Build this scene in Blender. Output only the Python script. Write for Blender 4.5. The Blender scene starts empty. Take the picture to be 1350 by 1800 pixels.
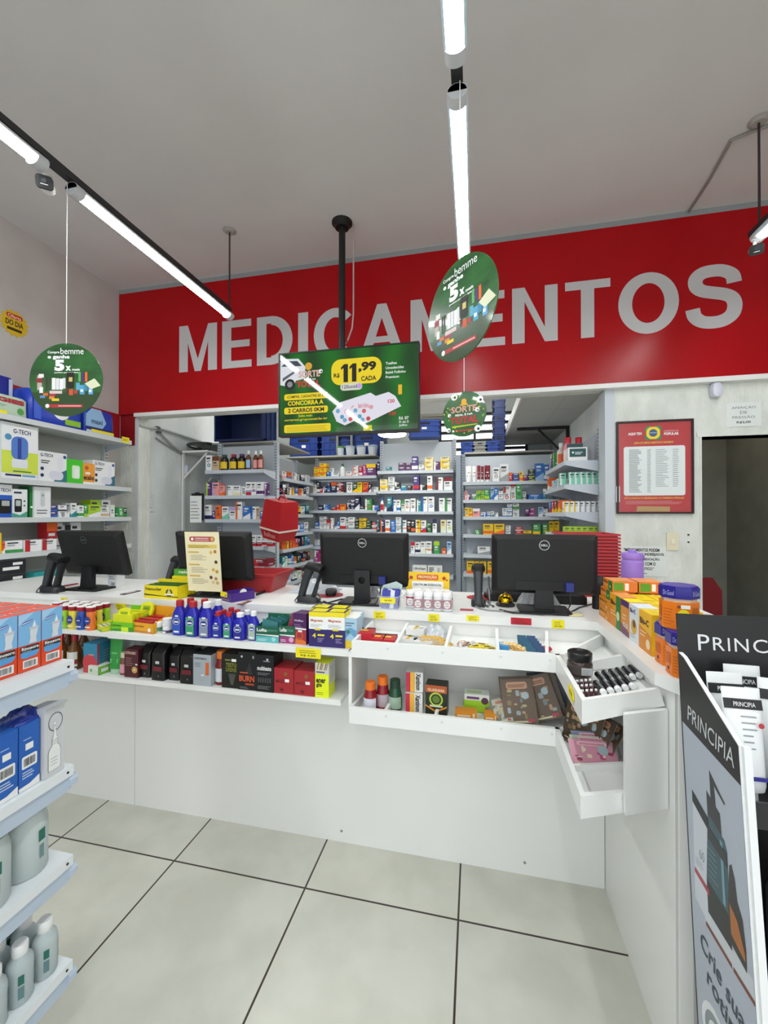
import bpy, math, random, re
from mathutils import Matrix, Vector
rnd = random.Random(11)
SC = bpy.context.scene
COL = SC.collection
PI = math.pi

# ---------------------------------------------------------------- camera
F, YAW, PIT, EYE = 725.4, math.radians(12.446), math.radians(.375), 1.5
cam = bpy.data.cameras.new('camera')
cam.sensor_fit = 'HORIZONTAL'; cam.sensor_width = 36; cam.lens = F / 1350 * 36
cam.clip_start = .02
co = bpy.data.objects.new('camera', cam); COL.objects.link(co)
co.location = (0, 0, EYE); co.rotation_euler = (PI / 2 + PIT, 0, YAW)
SC.camera = co
# ---------------------------------------------------------------- world (daylight from the open shop front behind the camera) and exposure
W = bpy.data.worlds.new('daylight'); SC.world = W; W.use_nodes = True
W.node_tree.nodes['Background'].inputs[0].default_value = (.93, .97, 1, 1)
W.node_tree.nodes['Background'].inputs[1].default_value = 1.5
SC.view_settings.view_transform = 'Standard'; SC.view_settings.look = 'None'
SC.view_settings.exposure = .34; SC.view_settings.gamma = 1
LED_POWER = 40
STORE_POWER = 52

# ---------------------------------------------------------------- helpers
CF = Matrix.Rotation(YAW, 3, 'Z') @ Matrix.Rotation(PIT, 3, 'X')
def ray(px, py): return CF @ Vector(((px - 675) / F, 1, (900 - py) / F))
def atY(px, py, Y): d = ray(px, py); return Vector((0, 0, EYE)) + d * (Y / d.y)
def atX(px, py, X): d = ray(px, py); return Vector((0, 0, EYE)) + d * (X / d.x)
def atZ(px, py, Z): d = ray(px, py); return Vector((0, 0, EYE)) + d * ((Z - EYE) / d.z)

def lin(h):
    c = [int(h[i:i + 2], 16) / 255 for i in (0, 2, 4)]
    return tuple(x / 12.92 if x <= .04045 else ((x + .055) / 1.055) ** 2.4 for x in c) + (1,)
_M = {}
def M(h, r=.5, metal=0, emit=0, trans=0, alpha=1, coat=0):
    k = (h, r, metal, emit, trans, alpha, coat)
    if k in _M: return _M[k]
    m = bpy.data.materials.new('paint_' + h); m.use_nodes = True
    b = m.node_tree.nodes['Principled BSDF']
    b.inputs['Base Color'].default_value = lin(h); b.inputs['Roughness'].default_value = r
    b.inputs['Metallic'].default_value = metal
    if emit: b.inputs['Emission Color'].default_value = lin(h); b.inputs['Emission Strength'].default_value = emit
    if trans: b.inputs['Transmission Weight'].default_value = trans; b.inputs['IOR'].default_value = 1.1
    if alpha < 1: b.inputs['Alpha'].default_value = alpha
    if coat: b.inputs['Coat Weight'].default_value = coat; b.inputs['Coat Roughness'].default_value = .08
    _M[k] = m
    return m
def noisy(name, c1, c2, scale, r=.6, bump=0, bscale=60, stretch=(1, 1, 1), coat=0):
    m = bpy.data.materials.new(name); m.use_nodes = True; nt = m.node_tree; N = nt.nodes; L = nt.links
    b = N['Principled BSDF']; b.inputs['Roughness'].default_value = r
    tc = N.new('ShaderNodeTexCoord'); mp = N.new('ShaderNodeMapping'); L.new(tc.outputs['Object'], mp.inputs[0]); mp.inputs['Scale'].default_value = stretch
    n = N.new('ShaderNodeTexNoise'); n.inputs['Scale'].default_value = scale; n.inputs['Detail'].default_value = 5; L.new(mp.outputs[0], n.inputs['Vector'])
    cr = N.new('ShaderNodeValToRGB'); cr.color_ramp.elements[0].color = lin(c1); cr.color_ramp.elements[1].color = lin(c2)
    cr.color_ramp.elements[0].position = .35; cr.color_ramp.elements[1].position = .65
    L.new(n.outputs['Fac'], cr.inputs[0]); L.new(cr.outputs[0], b.inputs['Base Color'])
    if coat: b.inputs['Coat Weight'].default_value = coat
    if bump:
        n2 = N.new('ShaderNodeTexNoise'); n2.inputs['Scale'].default_value = bscale; n2.inputs['Detail'].default_value = 4; L.new(mp.outputs[0], n2.inputs['Vector'])
        bp = N.new('ShaderNodeBump'); bp.inputs['Strength'].default_value = bump; bp.inputs['Distance'].default_value = .01
        L.new(n2.outputs['Fac'], bp.inputs['Height']); L.new(bp.outputs[0], b.inputs['Normal'])
    return m

_T = {}
def tmesh(s, bold):
    k = (s, bold)
    if k not in _T:
        cu = bpy.data.curves.new('glyphs', 'FONT'); cu.body = s; cu.size = 1; cu.offset = bold; cu.resolution_u = 3
        ob = bpy.data.objects.new('glyphs', cu); me = bpy.data.meshes.new_from_object(ob)
        vs = [v.co.copy() for v in me.vertices]; fs = [tuple(p.vertices) for p in me.polygons]
        bpy.data.objects.remove(ob); bpy.data.meshes.remove(me); bpy.data.curves.remove(cu)
        x0 = min(v.x for v in vs); x1 = max(v.x for v in vs); y0 = min(v.y for v in vs); y1 = max(v.y for v in vs)
        _T[k] = ([((v.x - x0) / (x1 - x0), (v.y - y0) / (y1 - y0)) for v in vs], fs, (x1 - x0) / (y1 - y0))
    return _T[k]
def rr(w, h, r, n=4, cx=0, cy=0):
    r = min(r, w / 2 - 1e-5, h / 2 - 1e-5); p = []
    for (sx, sy, a0) in ((1, 1, 0), (-1, 1, 90), (-1, -1, 180), (1, -1, 270)):
        for i in range(n + 1):
            a = math.radians(a0 + 90 * i / n)
            p.append((cx + sx * (w / 2 - r) + r * math.cos(a), cy + sy * (h / 2 - r) + r * math.sin(a)))
    return p
def circ(r, n=24, cx=0, cy=0, sy=1): return [(cx + r * math.cos(2 * PI * i / n), cy + sy * r * math.sin(2 * PI * i / n)) for i in range(n)]
def frame(o, u, v):                                       # a plane: origin, u and v axes, normal = u x v
    u = Vector(u).normalized(); v = Vector(v).normalized(); n = u.cross(v)
    m = Matrix((u, v, n)).transposed().to_4x4(); m.translation = o
    return m

class MB:
    def __init__(s): s.n = 0; s.v = []; s.f = []; s.mi = []; s.sm = []; s.ms = []; s.M = Matrix(); s.P = Matrix()
    def add(s, vs, fs, mat, smooth=False, M_=None):
        if mat not in s.ms: s.ms.append(mat)
        k = s.ms.index(mat); b = len(s.v); T_ = s.M if M_ is None else s.M @ M_
        s.v += [T_ @ Vector(v) for v in vs]
        for f in fs: s.f.append(tuple(b + i for i in f)); s.mi.append(k); s.sm.append(smooth)
        return s
    def box(s, x0, y0, z0, x1, y1, z1, mat):
        v = [(x, y, z) for z in (z0, z1) for y in (y0, y1) for x in (x0, x1)]
        return s.add(v, [(0, 2, 3, 1), (4, 5, 7, 6), (0, 1, 5, 4), (2, 6, 7, 3), (0, 4, 6, 2), (1, 3, 7, 5)], mat)
    def hexa(s, v, mat):                                  # v: 4 bottom then 4 top, counter-clockwise from above
        return s.add(v, [(3, 2, 1, 0), (4, 5, 6, 7), (0, 1, 5, 4), (1, 2, 6, 5), (2, 3, 7, 6), (3, 0, 4, 7)], mat)
    def prism(s, pts, d0, d1, mat, fr=None, smooth=False):   # polygon in a plane, extruded along its normal
        n = len(pts); fr = s.P if fr is None else fr
        v = [(x, y, d0) for x, y in pts] + [(x, y, d1) for x, y in pts]
        s.add(v, [tuple(range(n - 1, -1, -1)), tuple(range(n, 2 * n))], mat, False, fr)
        return s.add(v, [(i, (i + 1) % n, n + (i + 1) % n, n + i) for i in range(n)], mat, smooth, fr)
    def lathe(s, prof, mat, c=(0, 0, 0), n=20, sx=1, sy=1, fr=None, cap=True):
        v = []; f = []
        for r, z in prof:
            for i in range(n): a = 2 * PI * i / n; v.append((c[0] + sx * r * math.cos(a), c[1] + sy * r * math.sin(a), c[2] + z))
        for j in range(len(prof) - 1):
            for i in range(n): f.append((j * n + i, j * n + (i + 1) % n, (j + 1) * n + (i + 1) % n, (j + 1) * n + i))
        s.add(v, f, mat, True, fr)
        if cap:
            k = (len(prof) - 1) * n
            s.add(v, [tuple(range(n - 1, -1, -1)), tuple(range(k, k + n))], mat, False, fr)
        return s
    def loft(s, secs, mat, n=14, e=2.6):                  # secs: (centre, u axis, v axis) with axes carrying the half sizes
        v = []; f = []
        for c, u, w in secs:
            c = Vector(c); u = Vector(u); w = Vector(w)
            for i in range(n):
                a = 2 * PI * i / n; ca, sa = math.cos(a), math.sin(a)
                v.append(c + u * (abs(ca) ** (2 / e) * (1 if ca >= 0 else -1)) + w * (abs(sa) ** (2 / e) * (1 if sa >= 0 else -1)))
        m = len(secs)
        for j in range(m - 1):
            for i in range(n): f.append((j * n + i, j * n + (i + 1) % n, (j + 1) * n + (i + 1) % n, (j + 1) * n + i))
        f += [tuple(range(n - 1, -1, -1)), tuple(range((m - 1) * n, m * n))]
        return s.add(v, f, mat, True)
    def tube(s, pts, r, mat, n=8):
        pts = [Vector(p) for p in pts]; secs = []
        for i, p in enumerate(pts):
            t = (pts[min(i + 1, len(pts) - 1)] - pts[max(i - 1, 0)]).normalized()
            a = t.cross(Vector((0, 0, 1)) if abs(t.z) < .9 else Vector((1, 0, 0))).normalized(); b = t.cross(a)
            secs.append((p, a * r, b * r))
        return s.loft(secs, mat, n, 2)
    # ---- flat print on the current plane P
    def poly(s, pts, mat, l=1): s.n += 1; return s.add([(x, y, .0003 + .0003 * l + 4e-6 * s.n) for x, y in pts], [tuple(range(len(pts)))], mat, False, s.P)
    def rect(s, u0, v0, u1, v1, mat, l=1): return s.poly([(u0, v0), (u1, v0), (u1, v1), (u0, v1)], mat, l)
    def disc(s, u, v, r, mat, l=1, sy=1, n=20): return s.poly(circ(r, n, u, v, sy), mat, l)
    def ring(s, u, v, r0, r1, mat, l=1, n=28, sy=1):
        a = circ(r0, n, u, v, sy) + circ(r1, n, u, v, sy); s.n += 1
        return s.add([(x, y, .0003 + .0003 * l + 4e-6 * s.n) for x, y in a], [(i, n + i, n + (i + 1) % n, (i + 1) % n) for i in range(n)], mat, False, s.P)
    def text(s, t, u0, v0, u1, v1, mat, bold=0, l=2, up=None):     # fits the words to the given box; v1 None keeps the letters' own shape
        vs, fs, asp = tmesh(t, bold)
        if v1 is None: v1 = v0 + (u1 - u0) / asp
        if u1 is None: u1 = u0 + (v1 - v0) * asp
        s.n += 1; s.add([(u0 + x * (u1 - u0), v0 + y * (v1 - v0), .0003 + .0003 * l + 4e-6 * s.n) for x, y in vs], fs, mat, False, s.P)
        return s
    def lines(s, u0, v0, u1, v1, n, mat, l=2, fill=.45, ragged=.4):    # rows of small print
        h = (v1 - v0) / n
        for i in range(n): s.rect(u0, v0 + i * h, u1 - (u1 - u0) * ragged * rnd.random(), v0 + i * h + h * fill, mat, l)
        return s
    def bars(s, u0, v0, u1, v1, n, mat, l=3):              # barcode
        w = (u1 - u0) / n
        for i in range(n): s.rect(u0 + i * w, v0, u0 + i * w + w * (.3 + .4 * rnd.random()), v1, mat, l)
        return s
    def front(s, d): s.P = frame((0, -d / 2, 0), (1, 0, 0), (0, 0, 1)); return s
    def right(s, w): s.P = frame((w / 2, 0, 0), (0, 1, 0), (0, 0, 1)); return s
    def left(s, w): s.P = frame((-w / 2, 0, 0), (0, -1, 0), (0, 0, 1)); return s
    def top(s, h): s.P = frame((0, 0, h), (1, 0, 0), (0, 1, 0)); return s
    def mesh(s, name):
        me = bpy.data.meshes.new(name); me.from_pydata([tuple(v) for v in s.v], [], s.f)
        for m in s.ms: me.materials.append(m)
        me.polygons.foreach_set('material_index', s.mi); me.polygons.foreach_set('use_smooth', s.sm)
        me.update()
        if any(s.sm): me.set_sharp_from_angle(angle=math.radians(42))
        return me
def tag(o, label, cat, group=None, kind=None):
    if label: o['label'] = label
    if cat: o['category'] = cat
    if group: o['group'] = group
    if kind: o['kind'] = kind
    return o
def T(mb, name, label, cat, loc=(0, 0, 0), rz=0, group=None):      # a thing that is one mesh
    o = bpy.data.objects.new(name, mb.mesh(name)); COL.objects.link(o); o.location = loc; o.rotation_euler = (0, 0, rz)
    return tag(o, label, cat, group)
def E(name, label, cat, loc=(0, 0, 0), rz=0, group=None):          # a thing with parts: an Empty at its base
    o = bpy.data.objects.new(name, None); COL.objects.link(o); o.location = loc; o.rotation_euler = (0, 0, rz); o.empty_display_size = .05
    return tag(o, label, cat, group)
def P(mb, name, parent, label=None, loc=(0, 0, 0), rot=(0, 0, 0)): # a part
    o = bpy.data.objects.new(name, mb.mesh(name)); COL.objects.link(o); o.parent = parent; o.location = loc; o.rotation_euler = rot
    if label: o['label'] = label
    return o
def S(mb, name, label=None, cat=None): o = T(mb, name, label, cat); o['kind'] = 'structure'; return o
def dup(root, loc, rz=None, label=None, group=None):
    r = root.copy(); COL.objects.link(r); r.location = loc
    if rz is not None: r.rotation_euler = (0, 0, rz)
    if label: r['label'] = label
    if group: r['group'] = group
    for ch in root.children:
        c = ch.copy(); COL.objects.link(c); c.parent = r
        for g in ch.children: d = g.copy(); COL.objects.link(d); d.parent = c
    return r
ORD = 'first second third fourth fifth sixth seventh eighth ninth tenth eleventh twelfth thirteenth fourteenth fifteenth sixteenth seventeenth eighteenth nineteenth twentieth'.split()

# ---------------------------------------------------------------- materials
white = M('e9eae7', .45); lam = M('ecedea', .35); metal = M('c3cbd4', .4); metal_d = M('8d99a6', .45); black = M('08090a', .5); blackm = M('08080a', .6)
ink = M('1b1b1f', .6); grey = M('8b8e90', .5); paper = M('eef0ee', .7); yel = M('f3e21c', .5); red = M('b5121d', .5); steel = M('b9bdbf', .25, 1)
wallm = noisy('painted_wall', 'b9b4b0', 'c3bfbb', 3, .75, .05, 80)
plaster = noisy('rough_plaster', 'd3d7cf', 'e6e9e2', 7, .8, 1.0, 42, (1, 1, .5))
storewall = noisy('storeroom_plaster', 'd6dcdc', 'e6eae9', 4, .8, .35, 40, (1, 1, .6))
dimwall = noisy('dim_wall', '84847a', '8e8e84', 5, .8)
ceilm = noisy('ceiling_paint', 'd2d3d2', 'd9dad9', 1.2, .8, .04, 90)
# ================================================================ THE SETTING
YW, CE = 3.3, 3.63
# floor: large porcelain tiles, dark grout
m = bpy.data.materials.new('porcelain_tiles'); m.use_nodes = True; nt = m.node_tree; N = nt.nodes; L = nt.links
b = N['Principled BSDF']; b.inputs['Roughness'].default_value = .32
tc = N.new('ShaderNodeTexCoord'); mp = N.new('ShaderNodeMapping'); L.new(tc.outputs['Object'], mp.inputs[0]); mp.inputs['Location'].default_value = (.063 + 10 * .606, -1.56 + 10 * .606, 0)
br = N.new('ShaderNodeTexBrick'); br.offset = 0; br.squash = 1; L.new(mp.outputs[0], br.inputs['Vector'])
for k, v in (('Scale', 1), ('Mortar Size', .0038), ('Mortar Smooth', .1), ('Brick Width', .606), ('Row Height', .606), ('Bias', 0)): br.inputs[k].default_value = v
br.inputs['Color1'].default_value = lin('d3d2c6'); br.inputs['Color2'].default_value = lin('d0cfc4'); br.inputs['Mortar'].default_value = lin('3b302b')
ns = N.new('ShaderNodeTexNoise'); ns.inputs['Scale'].default_value = 4; ns.inputs['Detail'].default_value = 6; L.new(mp.outputs[0], ns.inputs['Vector'])
cr = N.new('ShaderNodeValToRGB'); cr.color_ramp.elements[0].color = (.88, .885, .87, 1); cr.color_ramp.elements[1].color = (1, 1, 1, 1)
cr.color_ramp.elements[0].position = .38; cr.color_ramp.elements[1].position = .6; L.new(ns.outputs['Fac'], cr.inputs[0])
mx = N.new('ShaderNodeMix'); mx.data_type = 'RGBA'; mx.blend_type = 'MULTIPLY'; mx.inputs['Factor'].default_value = 1
L.new(br.outputs['Color'], mx.inputs['A']); L.new(cr.outputs[0], mx.inputs['B']); L.new(mx.outputs['Result'], b.inputs['Base Color'])
S(MB().box(-3.4, -4, -.1, 3.4, 6.2, 0, m), 'floor')
S(MB().box(-3.4, -4, CE, 3.4, YW + .14, CE + .1, ceilm), 'ceiling')
S(MB().box(-3.44, -4, 0, -3.3, YW, CE, wallm), 'wall_left')
S(MB().box(3.3, -4, 0, 3.44, YW, CE, wallm), 'wall_right')
bk = MB()                                                 # back wall: stub at the left, beam over the wide opening, pier, doorway
YB = YW + .14; J0, J1, D0, D1 = -3.1, .965, 1.55, 2.4
for a in ((-3.44, 0, J0, CE), (J0, 2.43, J1, CE), (J1, 0, D0, CE), (D0, 2.045, D1, CE), (D1, 0, 3.44, CE)):
    bk.box(a[0], YW, a[1], a[2], YB, a[3], plaster)
S(bk, 'wall_back')
S(MB().box(-3.16, YB, 0, J0 - .02, 6.0, 3.2, storewall), 'wall_storeroom_left')
S(MB().box(.985, YB, 0, 1.08, 6.0, 3.2, storewall), 'wall_storeroom_right')
wr = MB(); wr.box(-3.16, 5.9, 0, 1.08, 6.0, 2.3, storewall); wr.box(-3.16, 5.9, 2.92, 1.08, 6.0, 3.2, storewall); wr.box(-3.16, 5.9, 2.3, -.5, 6.0, 2.92, storewall); wr.box(.7, 5.9, 2.3, 1.08, 6, 2.92, storewall)
S(wr, 'wall_storeroom_rear')
S(MB().box(-3.2, YB, 3.2, 1.1, 6.05, 3.3, ceilm), 'ceiling_storeroom')
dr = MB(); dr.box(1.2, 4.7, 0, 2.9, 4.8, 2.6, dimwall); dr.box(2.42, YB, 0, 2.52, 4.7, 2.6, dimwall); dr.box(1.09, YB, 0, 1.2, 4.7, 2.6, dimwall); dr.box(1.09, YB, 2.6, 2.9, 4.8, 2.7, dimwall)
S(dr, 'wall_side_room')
df = MB(); df.box(D0 - .03, YW - .006, 2.045, D1 + .03, YB, 2.075, plaster); df.box(D0 - .012, YW - .004, 0, D0, YB, 2.045, plaster)
S(df, 'door_1')
tr = MB(); tr.box(J0, YW - .06, 2.412, 3.3, YW, 2.445, white); S(tr, 'trim_1')
tr = MB(); tr.box(-3.3, YW - .03, 3.59, 3.3, YW, CE, M('8f9495', .6)); S(tr, 'trim_2')
S(MB().box(J0 - .03, YW - .012, 0, J0 + .006, YW - .001, 2.41, M('d5d9db', .35)), 'trim_3')
S(MB().box(J1 - .035, YW - .004, 0, J1 + .03, YB + .02, 2.412, M('c9d0d6', .5)), 'trim_4')
rf = MB(); rf.box(-3.3, YW - .006, 2.155, -3.125, YW, 2.445, M('8f0b16', .5)); rf.box(-3.3, .2, 2.2, -3.292, YW - .02, 2.45, M('a00f1a', .5)); S(rf, 'trim_5')  # stub red is darker than the wall band: shade below the sign put into the colour
# louvred window at the back of the storeroom
wn = MB(); day = M('eef2f6', .5, emit=1.6)
wn.box(-.5, 5.96, 2.3, .7, 5.975, 2.92, day)
wd = E('window_1', None, None, (0, 0, 0)); wd['kind'] = 'structure'
P(wn, 'glass_pane', wd)
fr_ = MB()
for z in (2.3, 2.4, 2.52, 2.64, 2.76, 2.885): fr_.box(-.5, 5.88, z, .7, 5.94, z + .035, black)
for x in (-.5, -.02, .67): fr_.box(x, 5.875, 2.3, x + .03, 5.945, 2.92, black)
for i in range(60): fr_.box(-.49 + i * .02, 5.935, 2.3, -.486 + i * .02, 5.942, 2.92, grey)
P(fr_, 'louvre_frame', wd)

# ---------------------------------------------------------------- red fascia sign
signm = noisy('red_sign_vinyl', 'a5000b', 'ad020f', 2, .28)
signm.node_tree.nodes['Principled BSDF'].inputs['Specular IOR Level'].default_value = .28
sg = E('fascia_sign', 'wide glossy red wall sign reading MEDICAMENTOS above the storeroom opening', 'sign', (0, 0, 0))
P(MB().box(-3.296, YW - .03, 2.445, 3.29, YW, 3.59, signm), 'panel', sg)
lt = MB(); lt.P = frame((0, YW - .03, 0), (1, 0, 0), (0, 0, 1))
a = atY(315, 655, YW - .03); c = atY(1300, 470, YW - .03); zt = atY(316, 574, YW - .03).z
letm = M('c2c0c0', .5)
def glyph(ch):                                            # grotesque capitals on a 0..1 high grid: width and list of quads / outlines
    t = .2
    def bar(x0, y0, x1, y1): return [(x0, y0), (x1, y0), (x1, y1), (x0, y1)]
    def arc(cx, cy, rx, ry, a0, a1, n=22):
        o = [(cx + rx * math.cos(math.radians(a0 + (a1 - a0) * i / n)), cy + ry * math.sin(math.radians(a0 + (a1 - a0) * i / n))) for i in range(n + 1)]
        q = [(cx + (rx - t) * math.cos(math.radians(a0 + (a1 - a0) * i / n)), cy + (ry - t * .92) * math.sin(math.radians(a0 + (a1 - a0) * i / n))) for i in range(n + 1)]
        return [[q[i], o[i], o[i + 1], q[i + 1]] for i in range(n)]
    if ch == 'I': return t, [bar(0, 0, t, 1)]
    if ch == 'E': return .64, [bar(0, 0, t, 1), bar(t, 0, .64, .15), bar(t, .43, .6, .575), bar(t, .85, .63, 1)]
    if ch == 'T': return .68, [bar(.34 - t / 2, 0, .34 + t / 2, .85), bar(0, .85, .68, 1)]
    if ch == 'N': return .72, [bar(0, 0, t, 1), bar(.72 - t, 0, .72, 1), [(t, 1), (t, .74), (.72 - t, 0), (.72 - t, .26)]]
    if ch == 'M': return .86, [bar(0, 0, t, 1), bar(.86 - t, 0, .86, 1), [(t, 1), (t, .62), (.36, 0), (.43, .27)], [(.43, .27), (.36, 0), (.5, 0)], [(.43, .27), (.5, 0), (.86 - t, .62), (.86 - t, 1)]]
    if ch == 'A': return .82, [[(0, 0), (.185, 0), (.41, .73), (.41, 1), (.325, 1)], [(.635, 0), (.82, 0), (.495, 1), (.41, 1), (.41, .73)], [(.262, .25), (.558, .25), (.522, .37), (.298, .37)]]
    if ch == 'D': return .74, [bar(0, 0, t, 1), bar(t, 0, .3, .152), bar(t, .848, .3, 1)] + arc(.3, .5, .44, .5, -90, 90)
    if ch == 'O': return .86, arc(.43, .5, .43, .52, 0, 360, 44)
    if ch == 'C': return .78, arc(.42, .5, .42, .52, 42, 318, 34)
    if ch == 'S':
        p = [(.63, .70), (.60, .83), (.48, .91), (.34, .925), (.20, .9), (.115, .81), (.12, .69), (.2, .61), (.34, .565), (.5, .52), (.6, .45), (.635, .33), (.6, .19), (.49, .1), (.35, .075), (.2, .1), (.1, .19), (.07, .32)]
        C_ = [Vector((x, y)) for x, y in p]; C_ = [2 * C_[0] - C_[1]] + C_ + [2 * C_[-1] - C_[-2]]; P3 = []; q = []
        for k in range(1, len(C_) - 2):
            for u_ in (0, .25, .5, .75): a0, a1, a2, a3 = C_[k - 1:k + 3]; P3.append(.5 * (2 * a1 + (a2 - a0) * u_ + (2 * a0 - 5 * a1 + 4 * a2 - a3) * u_ ** 2 + (3 * a1 - a0 - 3 * a2 + a3) * u_ ** 3))
        P3.append(C_[-2])
        for i in range(len(P3)):
            d = (P3[min(i + 1, len(P3) - 1)] - P3[max(i - 1, 0)]).normalized(); n_ = Vector((-d.y, d.x)) * (t * .5)
            q.append((P3[i] + n_, P3[i] - n_))
        return .7, [[tuple(q[i][0]), tuple(q[i][1]), tuple(q[i + 1][1]), tuple(q[i + 1][0])] for i in range(len(q) - 1)]
ws = [glyph(ch)[0] for ch in 'MEDICAMENTOS']; gap = .115; tot = sum(ws) + gap * 11; hs = zt - a.z; wsc = (c.x - a.x) / tot; u = a.x
for ch in 'MEDICAMENTOS':
    w_, pl = glyph(ch)
    for q in pl: lt.poly([(u + x * wsc, a.z + y * hs) for x, y in q], letm, 2)
    u += (w_ + gap) * wsc
P(lt, 'lettering', sg, 'pale grey capital letters')

# ---------------------------------------------------------------- LED lines
LZ = 3.0
ledm = M('f7fbfb', .4, emit=LED_POWER); housing = M('dfe3e6', .4); railm = M('2a2a2c', .5)
def tube_light(x, y0, y1, label, dots=False):
    t = E('led_tube_light', label, 'light', (x, y0, LZ), 0, 'LED tube lights')
    L_ = y1 - y0
    h = MB(); pr_ = [(.034 * math.cos(math.radians(q)), .034 * math.sin(math.radians(q)) * .8) for q in range(0, 181, 20)]
    h.P = frame((0, 0, .004), (1, 0, 0), (0, 0, 1)); h.prism(pr_, -L_, 0, housing, smooth=True)
    P(h, 'housing', t)
    d = MB(); d.P = frame((0, 0, .004), (1, 0, 0), (0, 0, 1))
    d.prism([(.028 * math.cos(math.radians(q)), .02 * math.sin(math.radians(q))) for q in range(180, 361, 20)], -L_ + .045, -.045, ledm, smooth=True)
    P(d, 'diffuser', t, 'glowing white diffuser')
    if dots:
        g = MB(); g.P = frame((0, 0, .004), (1, 0, 0), (0, 0, 1)); g.prism([(-.037, -.006), (-.029, -.012), (-.029, .01), (-.037, .01)], -L_ + .03, -.03, M('cfe6f2', .2)); g.prism([(.037, .01), (.029, .01), (.029, -.012), (.037, -.006)], -L_ + .03, -.03, M('cfe6f2', .2)); P(g, 'side_lens', t)
    for k, y in ((0, 0), (1, L_)):
        e = MB(); e.P = frame((0, y, .004), (1, 0, 0), (0, 0, 1)); s_ = 1 if k == 0 else -1
        e.prism(circ(.036, 18, 0, 0, .8), -.045 if k == 0 else 0, 0 if k == 0 else .045, M('c9ccd0', .4), smooth=True); P(e, 'end_cap', t)
    return t
def rail(x, y0, y1, label): return T(MB().box(x - .02, y0, LZ + .034, x + .02, y1, LZ + .064, railm), 'light_rail', label, 'rail')
XL, XM, XR = -1.815, -.06, 1.5
rail(XL, -3, 2.79, 'black mounting rail of the left light line above the counter')
rail(XM, -3, 2.47, 'black mounting rail of the middle light line running overhead')
rail(XR, -3, 2.66, 'black mounting rail of the light line at the right edge')
for x, n, ys in ((XL, 'left', ((1.535, 2.80), (.12, 1.41), (-1.3, -.02), (-2.7, -1.45))), (XM, 'middle', ((1.475, 2.47), (.12, 1.375), (-1.3, -.02), (-2.7, -1.45))), (XR, 'right', ((1.46, 2.62), (.12, 1.37), (-1.3, -.02), (-2.7, -1.45)))):
    for i, (a_, b_) in enumerate(ys):
        tube_light(x, a_, b_, 'glowing LED tube, ' + ('end tube nearest the red sign' if i == 0 else ('second tube from the red sign' if i == 1 else ORD[i] + ' tube from the red sign')) + ' on the %s light line' % n, n == 'middle' or n == 'right')
def rod(x, y, label):
    t = E('hanging_rod', label, 'rod', (x, y, LZ + .06))
    P(MB().lathe([(.006, .004), (.006, CE - LZ - .075)], M('2b2024', .5), n=8), 'rod', t)
    P(MB().lathe([(.03, CE - LZ - .075), (.042, CE - LZ - .065), (.05, CE - LZ - .062)], M('a5a39d', .6), n=14), 'ceiling_plate', t)
rod(XL + .02, 2.76, 'thin dark rod holding the left light line near the red sign')
rod(XR, 2.60, 'thin dark rod holding the right light line from the ceiling')
T(MB().tube([(2.1, 2.45, CE - .008), (1.75, 2.57, CE - .008), (1.5, 2.655, CE - .012), (1.42, 2.69, CE - .01), (1.455, 3.0, CE - .008), (1.463, 3.262, CE - .012)], .008, M('8d8a84', .6)), 'ceiling_cable', 'grey cable taped along the ceiling at the upper right', 'cable')
def security_cam(loc, rz, rx, label):
    t = E('security_camera', label, 'camera', loc, rz)
    t.rotation_euler = (rx, 0, rz)
    P(MB().loft([((0, y, 0), (.026 * k, 0, 0), (0, 0, .022 * k)) for y, k in ((-.04, .9), (-.035, 1), (.03, 1), (.042, .85), (.046, .6))], white), 'body', t)
    f = MB(); f.P = frame((0, -.042, 0), (1, 0, 0), (0, 0, 1)); f.prism(rr(.062, .052, .014), -.006, .006, M('030304', .8)); f.disc(0, .004, .009, M('2c3036', .1), 25); f.rect(-.013, -.011, .013, -.009, paper, 26)
    P(f, 'lens_face', t, 'black front with lens')
    P(MB().tube([(0, .03, .02), (0, .035, .05)], .008, white).lathe([(.02, .05), (.02, .056)], white, (0, .035, 0)), 'bracket', t)
security_cam((XL - .03, 1.45, 2.95), math.radians(40), .25, 'small white bullet camera with black face under the left light line')
security_cam((XR - .02, 2.60, 2.93), math.radians(-22), .45, 'small black-faced camera hanging at the end of the right light line')

# ================================================================ THE COUNTER
CZ = 1.07
ct = MB()
o = [(-2.97, 2.34), (-2.97, 1.80), (.478, 1.80), (.478, 1.262), (.52, 1.19), (1.0, 1.19), (1.0, 2.34)]
ct.prism(o, CZ - .034, CZ, lam, Matrix())
T(ct, 'worktop', 'L-shaped white laminate worktop along the whole counter', 'worktop')
cb = E('service_counter', 'white laminate counter base with an arm coming forward at the right', 'counter', (0, 0, 0))
for i, (x0, x1) in enumerate(((-2.9, -1.722), (-1.72, .505))): P(MB().box(x0, 1.815, 0, x1, 1.833, CZ - .034, lam), 'front_panel', cb)
P(MB().box(.507, 1.215, 0, .525, 1.833, CZ - .034, lam), 'side_panel', cb)
P(MB().prism([(.507, 1.235), (.515, 1.212), (.54, 1.2), (.98, 1.2), (.98, 1.218), (.55, 1.218), (.53, 1.235)], 0, CZ - .034, lam, Matrix()), 'end_panel', cb)
P(MB().box(-2.9, 2.28, 0, .98, 2.295, CZ - .034, lam), 'back_panel', cb)
for x in (-2.3, -.6, .2): P(MB().prism(circ(.006, 8, x, .05), 0, .001, grey, frame((0, 1.815, 0), (1, 0, 0), (0, 0, 1))), 'screw_cap', cb)
def board(name, label, x0, x1, z, y0, y1=1.814, th=.022): return T(MB().box(x0, y0, z - th, x1, y1, z, lam), name, label, 'shelf')
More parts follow.
